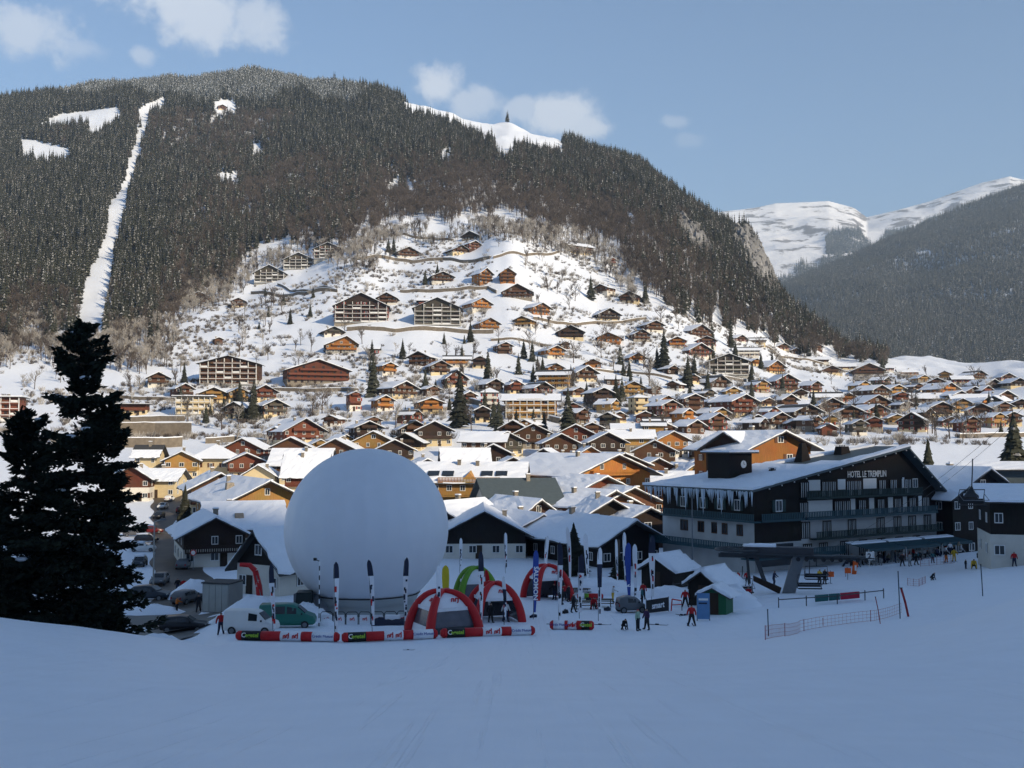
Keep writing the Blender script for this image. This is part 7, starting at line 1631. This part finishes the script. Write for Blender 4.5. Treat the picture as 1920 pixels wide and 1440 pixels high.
person(1706, 1062, 'stand', 30, GY, GY, BK, 'person in grey in the trio before the awnings', group='people before the awnings')
person(1718, 1060, 'walk', 60, BK, BK, WH, 'person in black and white at the right of the trio', group='people before the awnings')
person(1749, 1056, 'stand', 0, TL, NV, BK, 'slim person in blue before the red net', h=1.5)
person(1774, 1055, 'poles', 20, BK, OR, BK, 'person in a dark jacket and orange trousers', skis=NV)
person(1789, 1053, 'poles', -10, YE, YE, BK, 'person all in yellow', skis=NV)
person(1811, 1067, 'stand', 40, BK, NV, BK, 'person in navy sitting back on a snowboard', h=1.2)
person(1826, 1067, 'crouch', -20, YE, BK, BK, 'person in a yellow jacket kneeling on the snow', h=1.75)
person(1834, 1052, 'sit', 30, BK, BK, BK, 'dark figure sitting on the snow behind the yellow jacket')
person(1747, 1088, 'crouch', 40, BK, BK, WH, 'dark figure crouching alone on the right of the piste', h=1.3)
person(1881, 1036, 'poles', 60, RD_, BK, BK, 'skier in a red jacket by the right edge', skis=NV)
person(1904, 1014, 'stand', 0, RD_, NV, BK, 'person in red at the foot of the blue board', pos=onG(1902, 122))
person(1508, 1056, 'poles', 120, YE, BK, BK, 'skier in a yellow jacket behind the lift chairs', pos=onG(1536, 122), skis=NV)
person(1480, 1056, 'poles', 120, BK, BK, BK, 'skier in black behind the lift chairs', pos=onG(1546, 122), skis=NV)
person(1450, 1062, 'poles', 60, NV, NV, BK, 'skier in blue under the lift beam', pos=onG(1451, 122))
person(1385, 1045, 'stand', 30, RD_, BK, BK, 'left of the two people in red behind the lift chair', pos=onG(1384, 124)); person(1400, 1045, 'stand', 0, RD_, BK, BK, 'right of the two people in red behind the lift chair', pos=onG(1401, 124))
q = onG(1393, 107); person(0, 0, 'sit', 8, BK, RD_, BK, 'left rider on the lift chair', pos=(q.x - .6, q.y + .2, q.z + .02), h=1.7); person(0, 0, 'sit', 8, RD_, BK, BK, 'right rider on the lift chair', pos=(q.x + .6, q.y + .25, q.z + .02), h=1.7)
person(330, 0, 'walk', 200, BK, NV, BK, 'left of two dark figures walking in the street', pos=onG(333, 122)); person(345, 0, 'walk', 200, RD_, BK, BK, 'right of two dark figures walking in the street', pos=onG(344, 121))
person(0, 0, 'reach', 120, OR, BK, BK, 'person in an orange jacket beside the grey car', pos=onG(331, 104)); person(0, 0, 'stand', 20, RD_, NV, BK, 'person in a red jacket left of the white van', pos=onG(414, 82)); person(0, 0, 'stand', 30, BK, BK, BK, 'dark figure beside the container', pos=onG(372, 104))
person(0, 0, 'stand', 150, WH, NV, BK, 'person in white at the hotel terrace railing', pos=onG(1492, 134))
person(1010, 1108, 'stand', 30, RD_, BK, BK, 'person in red under the far red tent', pos=onG(1058, 110)); person(0, 0, 'stand', 60, BK, BK, BK, 'dark figure under the right leg of the far red tent', pos=onG(1066, 109))
person(0, 0, 'reach', -40, BK, NV, RD_, 'person with a red hat under the far red tent', pos=onG(1040, 111)); person(0, 0, 'stand', 200, NV, BK, BK, 'person in navy behind the walled tent', pos=onG(868, 98)); person(0, 0, 'stand', 150, BE, BK, BK, 'person in beige left of the open red tent', pos=onG(905, 96))
person(0, 0, 'walk', 90, BK, BK, WH, 'person with a white hat walking behind the short barrier tube', pos=onG(1075, 98)); person(0, 0, 'stand', -90, TL, BK, BK, 'person in teal right of the blue banner', pos=onG(1204, 106)); person(0, 0, 'crouch', 10, RD_, BK, BK, 'person in red bending over the benches', pos=onG(1112, 101))
for i, (px, py, w_, m_, lb) in enumerate([(882, 1182, .7, BLKF, 'black bag at the right leg of the walled tent'), (1000, 1158, .5, NAVY, 'dark bag at the foot of the blue banner'), (1060, 1150, .6, BLKF, 'black bag beside the person at the benches'), (1076, 1128, .8, DSTEEL, 'grey case under the picnic table'), (1018, 1120, .6, NAVY, 'navy bag before the far tent'), (1105, 1128, .7, BLKF, 'black case between the tables'), (1140, 1145, .6, NAVY, 'dark bag left of the tiny car'), (905, 1150, .6, BLKF, 'black bag left of the open tent'), (1226, 1118, .7, BLKF, 'black bag under the broad dark-topped banner'), (970, 1150, .5, DSTEEL, 'grey case right of the open tent')]):
    p = hit(px, py); r = empty('equipment_bag', p, R(i * 37)); mb = MB(); snow_patch(mb, -w_ / 2, 0, w_ / 2, 0, -w_ * .28, w_ * .28, w_ * .55, 5, 3, i, lift=-.03); mb.build('body', [m_], r, True); MB().tube([(-w_ * .2, 0, w_ * .5), (0, 0, w_ * .68), (w_ * .2, 0, w_ * .5)], .02, 5).build('handle', [BLACK], r); tag(r, lb, 'bag', 'bags and cases in the event area')
# guests on the terrace
rd = random.Random(12)
for i in range(34):
    px = 1590 + i * 6.4 + rd.uniform(-3, 3); D = 142 + (px - 1590) * .055 + rd.uniform(-2.5, 1.5)
    ps = rd.choice(['sit', 'stand', 'sit', 'reach']); jn, jc = rd.choice([('black', BK), ('black', BK), ('navy', NV), ('grey', GY), ('red', RD_), ('white', WH), ('teal', TL), ('beige', BE)]); hn, hc = rd.choice([('a black', BK), ('a beige', BE), ('a red', RD_), ('a white', WH)])
    person(0, 0, ps, rd.uniform(-90, 90), jc, rd.choice([BK, NV, GY]), hc, f"{'seated' if ps == 'sit' else 'standing'} guest in a {jn} jacket and {hn} hat on the hotel terrace, {['left', 'middle', 'right'][i * 3 // 34]} part", pos=onG(px, D), group='guests on the hotel terrace')

# ------------------------------------------------------------------ piste furniture
def rail(pix, label, pads=(), h=.75):
    pts = [hit(*p) for p in pix]; c = pts[0]; r = empty('rail_fence', c)
    for a, b in zip(pts, pts[1:]):
        A_, B_ = a - c + Vector((0, 0, h)), b - c + Vector((0, 0, h)); MB().bar(A_, B_, .05).build('rail', [DSTEEL], r)
    for p in pts: q = p - c; MB().bar(q + Vector((0, 0, -.3)), q + Vector((0, 0, h + .2)), .05).build('post', [DSTEEL], r)
    for (f0, f1, m) in pads:
        a, b = pts[0] - c, pts[-1] - c; A_, B_ = a.lerp(b, f0) + Vector((0, 0, h)), a.lerp(b, f1) + Vector((0, 0, h)); dn = Vector((0, 0, -.5)); e = Vector((0, .12, 0))
        MB().hexa([A_ + dn - e, B_ + dn - e, B_ + dn + e, A_ + dn + e, A_ - e * 1.2 + Vector((0, 0, .1)), B_ - e * 1.2 + Vector((0, 0, .1)), B_ + e * 1.2 + Vector((0, 0, .1)), A_ + e * 1.2 + Vector((0, 0, .1))]).build('pad', [m], r)
    tag(r, label, 'fence')
PADG = mat('green_pad', (.015, .10, .10), .6, .2, 2); PADR = mat('red_pad', (.40, .01, .04), .6, .15, 2)
rail([(1460, 1140), (1512, 1137), (1570, 1133), (1622, 1126), (1657, 1122)], 'low rail with two green pads and a red pad on the piste', ((.34, .46, PADG), (.47, .57, PADG), (.58, .76, PADR)))
rail([(1345, 1128), (1375, 1132), (1406, 1138)], 'low brown rail right of the green booth')
rail([(1262, 1108), (1290, 1105)], 'short low rail with round knobs on the snow')
def pole(px, py, top, m, label, lean=0.0, rad=.045, base=None):
    p = hit(px, py); H = (py - top) * p.y / FPX; r = empty('piste_pole', p); MB().bar((0, 0, -.4), (lean, 0, H * .5), rad, rad, 8).bar((lean, 0, H * .5), (2 * lean, 0, H), rad, rad, 8).build('shaft', [m], r, True); MB().bar((2 * lean, 0, H), (2 * lean, 0, H + .04), rad * 1.4, rad * 1.4, 8).build('cap', [BLACK], r); tag(r, label, 'pole', 'piste marker poles')
PB = mat('blue_pole', (.02, .05, .08), .5, .1, 2); PR = mat('red_pole', (.28, .015, .02), .5, .1, 2); ORP = mat('orange_pad', (.65, .10, .01), .6, .1, 2)
pole(1441, 1193, 1145, PB, 'dark blue piste pole standing alone in the foreground', -.02, .04); pole(1688, 1160, 1074, PB, 'dark blue piste pole with a red strip hanging from it', -.05, .045); pole(1843, 1118, 1060, PB, 'dark blue piste pole at the right of the piste', -.06, .045)
pole(1652, 1170, 1121, PR, 'thin red pole leaning left at the net', -.19, .035); pole(1705, 1156, 1104, PR, 'broad red strip leaning from the blue pole', -.30, .09); pole(1585, 1082, 1064, PR, 'short red stick right of the lift chairs', .06, .03); pole(1543, 1173, 1160, PR, 'tiny red stick in the net', 0, .02)
p = hit(1603, 1077); r = empty('padded_post', p); MB().bar((-.15, 0, -.2), (.12, 0, 1.55), .27, .33, 14).build('pad', [ORP], r, True); MB().box(-.12, .12, -.34, -.3, .45, 1.15).build('printed_mark', [WHITE], r); tag(r, 'orange padded post on the piste right of the lift', 'post')
for (px, D, lb) in ((1558, 122, 'orange padded sign under the lift beam'), (1590, 126, 'orange sheet hanging right of the lift beam')): p = onG(px, D); r = empty('orange_pad', p); MB().box(-.35, .35, -.08, .08, .8, 1.4).build('pad', [ORP], r); MB().bar((0, .12, -.2), (0, .12, 1.5), .04).build('post', [STEEL], r); tag(r, lb, 'pad')
NETM = mat('net_orange', (.42, .10, .06), .7, .1, 3)
def net(pix, h, label):
    pts = [hit(*p) for p in pix]; q = []
    for a, b in zip(pts, pts[1:]): k = max(2, int((b - a).length / .45)); q += [a.lerp(b, t / k) for t in range(k)]
    q.append(pts[-1]); c = q[0]; q = [Vector((p.x, p.y, gz(p.x, p.y))) - c for p in q]; r = empty('safety_net', c); mb = MB()
    for j in range(4): mb.tube([p + Vector((0, 0, .05 + j * h / 3)) for p in q], .009 if j not in (0, 3) else .013, 3)
    for i, p in enumerate(q): mb.bar(p + Vector((0, 0, .05)), p + Vector((0, 0, h + .05)), .008, .008, 3)
    mb.build('mesh', [NETM], r)['kind'] = 'stuff'
    for i in range(0, len(q), max(1, len(q) // 4)): MB().bar(q[i] - Vector((0, 0, .3)), q[i] + Vector((0, 0, h + .1)), .025).build('stake', [PR], r)
    tag(r, label, 'net')
net([(1435, 1200), (1500, 1185), (1580, 1172), (1640, 1165), (1690, 1150)], .75, 'thin orange safety net across the piste below the blue pole'); net([(1726, 1062), (1750, 1060), (1790, 1056)], .9, 'red net behind the skiers before the terrace'); net([(1702, 1098), (1722, 1100), (1735, 1094)], .7, 'small red net beside the crouching figure')
# black banner, gate frame, benches, loose skis
a, b = hit(1212, 1152), hit(1254, 1147); c = a; r = empty('smart_banner', c); B_ = b - a; up = Vector((0, 0, 1.25)); e = Vector((0, .04, 0)); o0 = Vector((0, 0, .08))
MB().hexa([o0, B_ + o0, B_ + e + o0, e + o0, up, B_ + up + Vector((0, 0, .1)), B_ + e + up + Vector((0, 0, .1)), e + up]).build('cloth', [BLKF], r); ang = math.atan2(B_.y, B_.x)
lettering('smart', .78, WFAB, r, B_ * .52 + Vector((0, -.05, .70)), (math.pi / 2, 0, ang), bold=.02)
for q in (Vector((0, .08, 0)), B_ + Vector((0, .08, 0))): MB().bar(q + Vector((0, 0, -.3)), q + Vector((0, 0, 1.4)), .035).build('post', [STEEL], r)
r.name = 'lettered_banner'; tag(r, 'black banner lettered in white beside the tiny car', 'banner')
p = hit(1258, 1146); r = empty('start_gate', p); MB().bar((0, 0, -.2), (.12, 0, 1.1), .06).build('post', [RED], r); MB().bar((.12, 0, 1.1), (1.0, 0, .95), .06).build('top_bar', [RED], r); MB().bar((.06, 0, .55), (1.05, 0, .62), .045).build('lower_bar', [RED], r); MB().bar((1.0, 0, .95), (1.05, 0, -.2), .04).build('post', [DSTEEL], r); tag(r, 'small red tube frame right of the black banner', 'frame')
for (px, py, w_, lb, yw) in ((1095, 1142, 2.4, 'wooden picnic table left of the short barrier tube', 10), (1130, 1138, 2.2, 'wooden table behind the dark and white banner', -5), (1088, 1116, 2.2, 'low bench in the snow behind the tables', 5)):
    p = hit(px, py); r = empty('picnic_table', p, R(yw)); MB().box(-w_ / 2, w_ / 2, -.4, .4, .7, .76).build('tabletop', [WD['grey']], r)
    for s in (-1, 1):
        MB().box(-w_ / 2, w_ / 2, s * .75 - .14, s * .75 + .14, .42, .47).build('bench', [WD['grey']], r)
        MB().box(s * w_ * .35 - .04, s * w_ * .35 + .04, -.8, .8, .36, .415).build('crossbar', [WD['grey']], r); MB().bar((s * w_ * .35, -.6, -.2), (s * w_ * .35, -.25, .69), .05).build('leg', [WD['grey']], r); MB().bar((s * w_ * .35, .6, -.2), (s * w_ * .35, .25, .69), .05).build('leg', [WD['grey']], r)
    tag(r, lb, 'table')
for i, (px, py, yw, lb) in enumerate([(1278, 1154, 40, 'left ski of a crossed pair on the snow'), (1284, 1154, -40, 'right ski of a crossed pair on the snow'), (1232, 1172, 70, 'ski lying beside the person in purple'), (1125, 1172, 80, 'ski lying right of the short barrier tube'), (1040, 1171, 85, 'ski lying left of the short barrier tube'), (870, 1192, 85, 'dark skis lying in front of the right barrier tube'), (855, 1193, 80, 'single dark ski lying before the right barrier tube'), (765, 1219, 88, 'short dark stick lying alone on the piste'), (1345, 1152, 85, 'ski stuck near the two ski poles'), (1355, 1150, 80, 'second ski near the two ski poles'), (1905, 1048, 80, 'skis lying at the right edge'), (1912, 1060, 85, 'lower skis lying at the right edge')]):
    p = hit(px, py); mb = MB(); mb.box(-.045, .045, -.8, .7, .01, .045); mb.hexa([(-.045, -.95, .1), (.045, -.95, .1), (.045, -.8, .01), (-.045, -.8, .01), (-.045, -.95, .12), (.045, -.95, .12), (.045, -.8, .045), (-.045, -.8, .045)]); mb.box(-.04, .04, -.15, .15, .046, .12); o = mb.build('ski', [NAVY if i % 2 else BLKF], loc=p, rz=R(yw)); o.scale = (.4,) * 3 if 'stick' in lb else (1,) * 3; o.name = 'stick' if 'stick' in lb else o.name; tag(o, lb, 'ski', 'skis lying on the snow')
for i, (px, py) in enumerate(((1344, 1150), (1351, 1150))): p = hit(px, py); r = empty('ski_pole', p); MB().bar((0, 0, -.1), (0, 0, 1.15), .018).build('shaft', [DSTEEL], r); MB().bar((0, 0, 1.02), (0, 0, 1.18), .03).build('grip', [BLACK], r); MB().bar((0, 0, .1), (0, 0, .12), .06).build('basket', [BLACK], r); tag(r, ('left' if i == 0 else 'right') + ' of two ski poles planted in the snow', 'ski pole', 'planted ski poles')
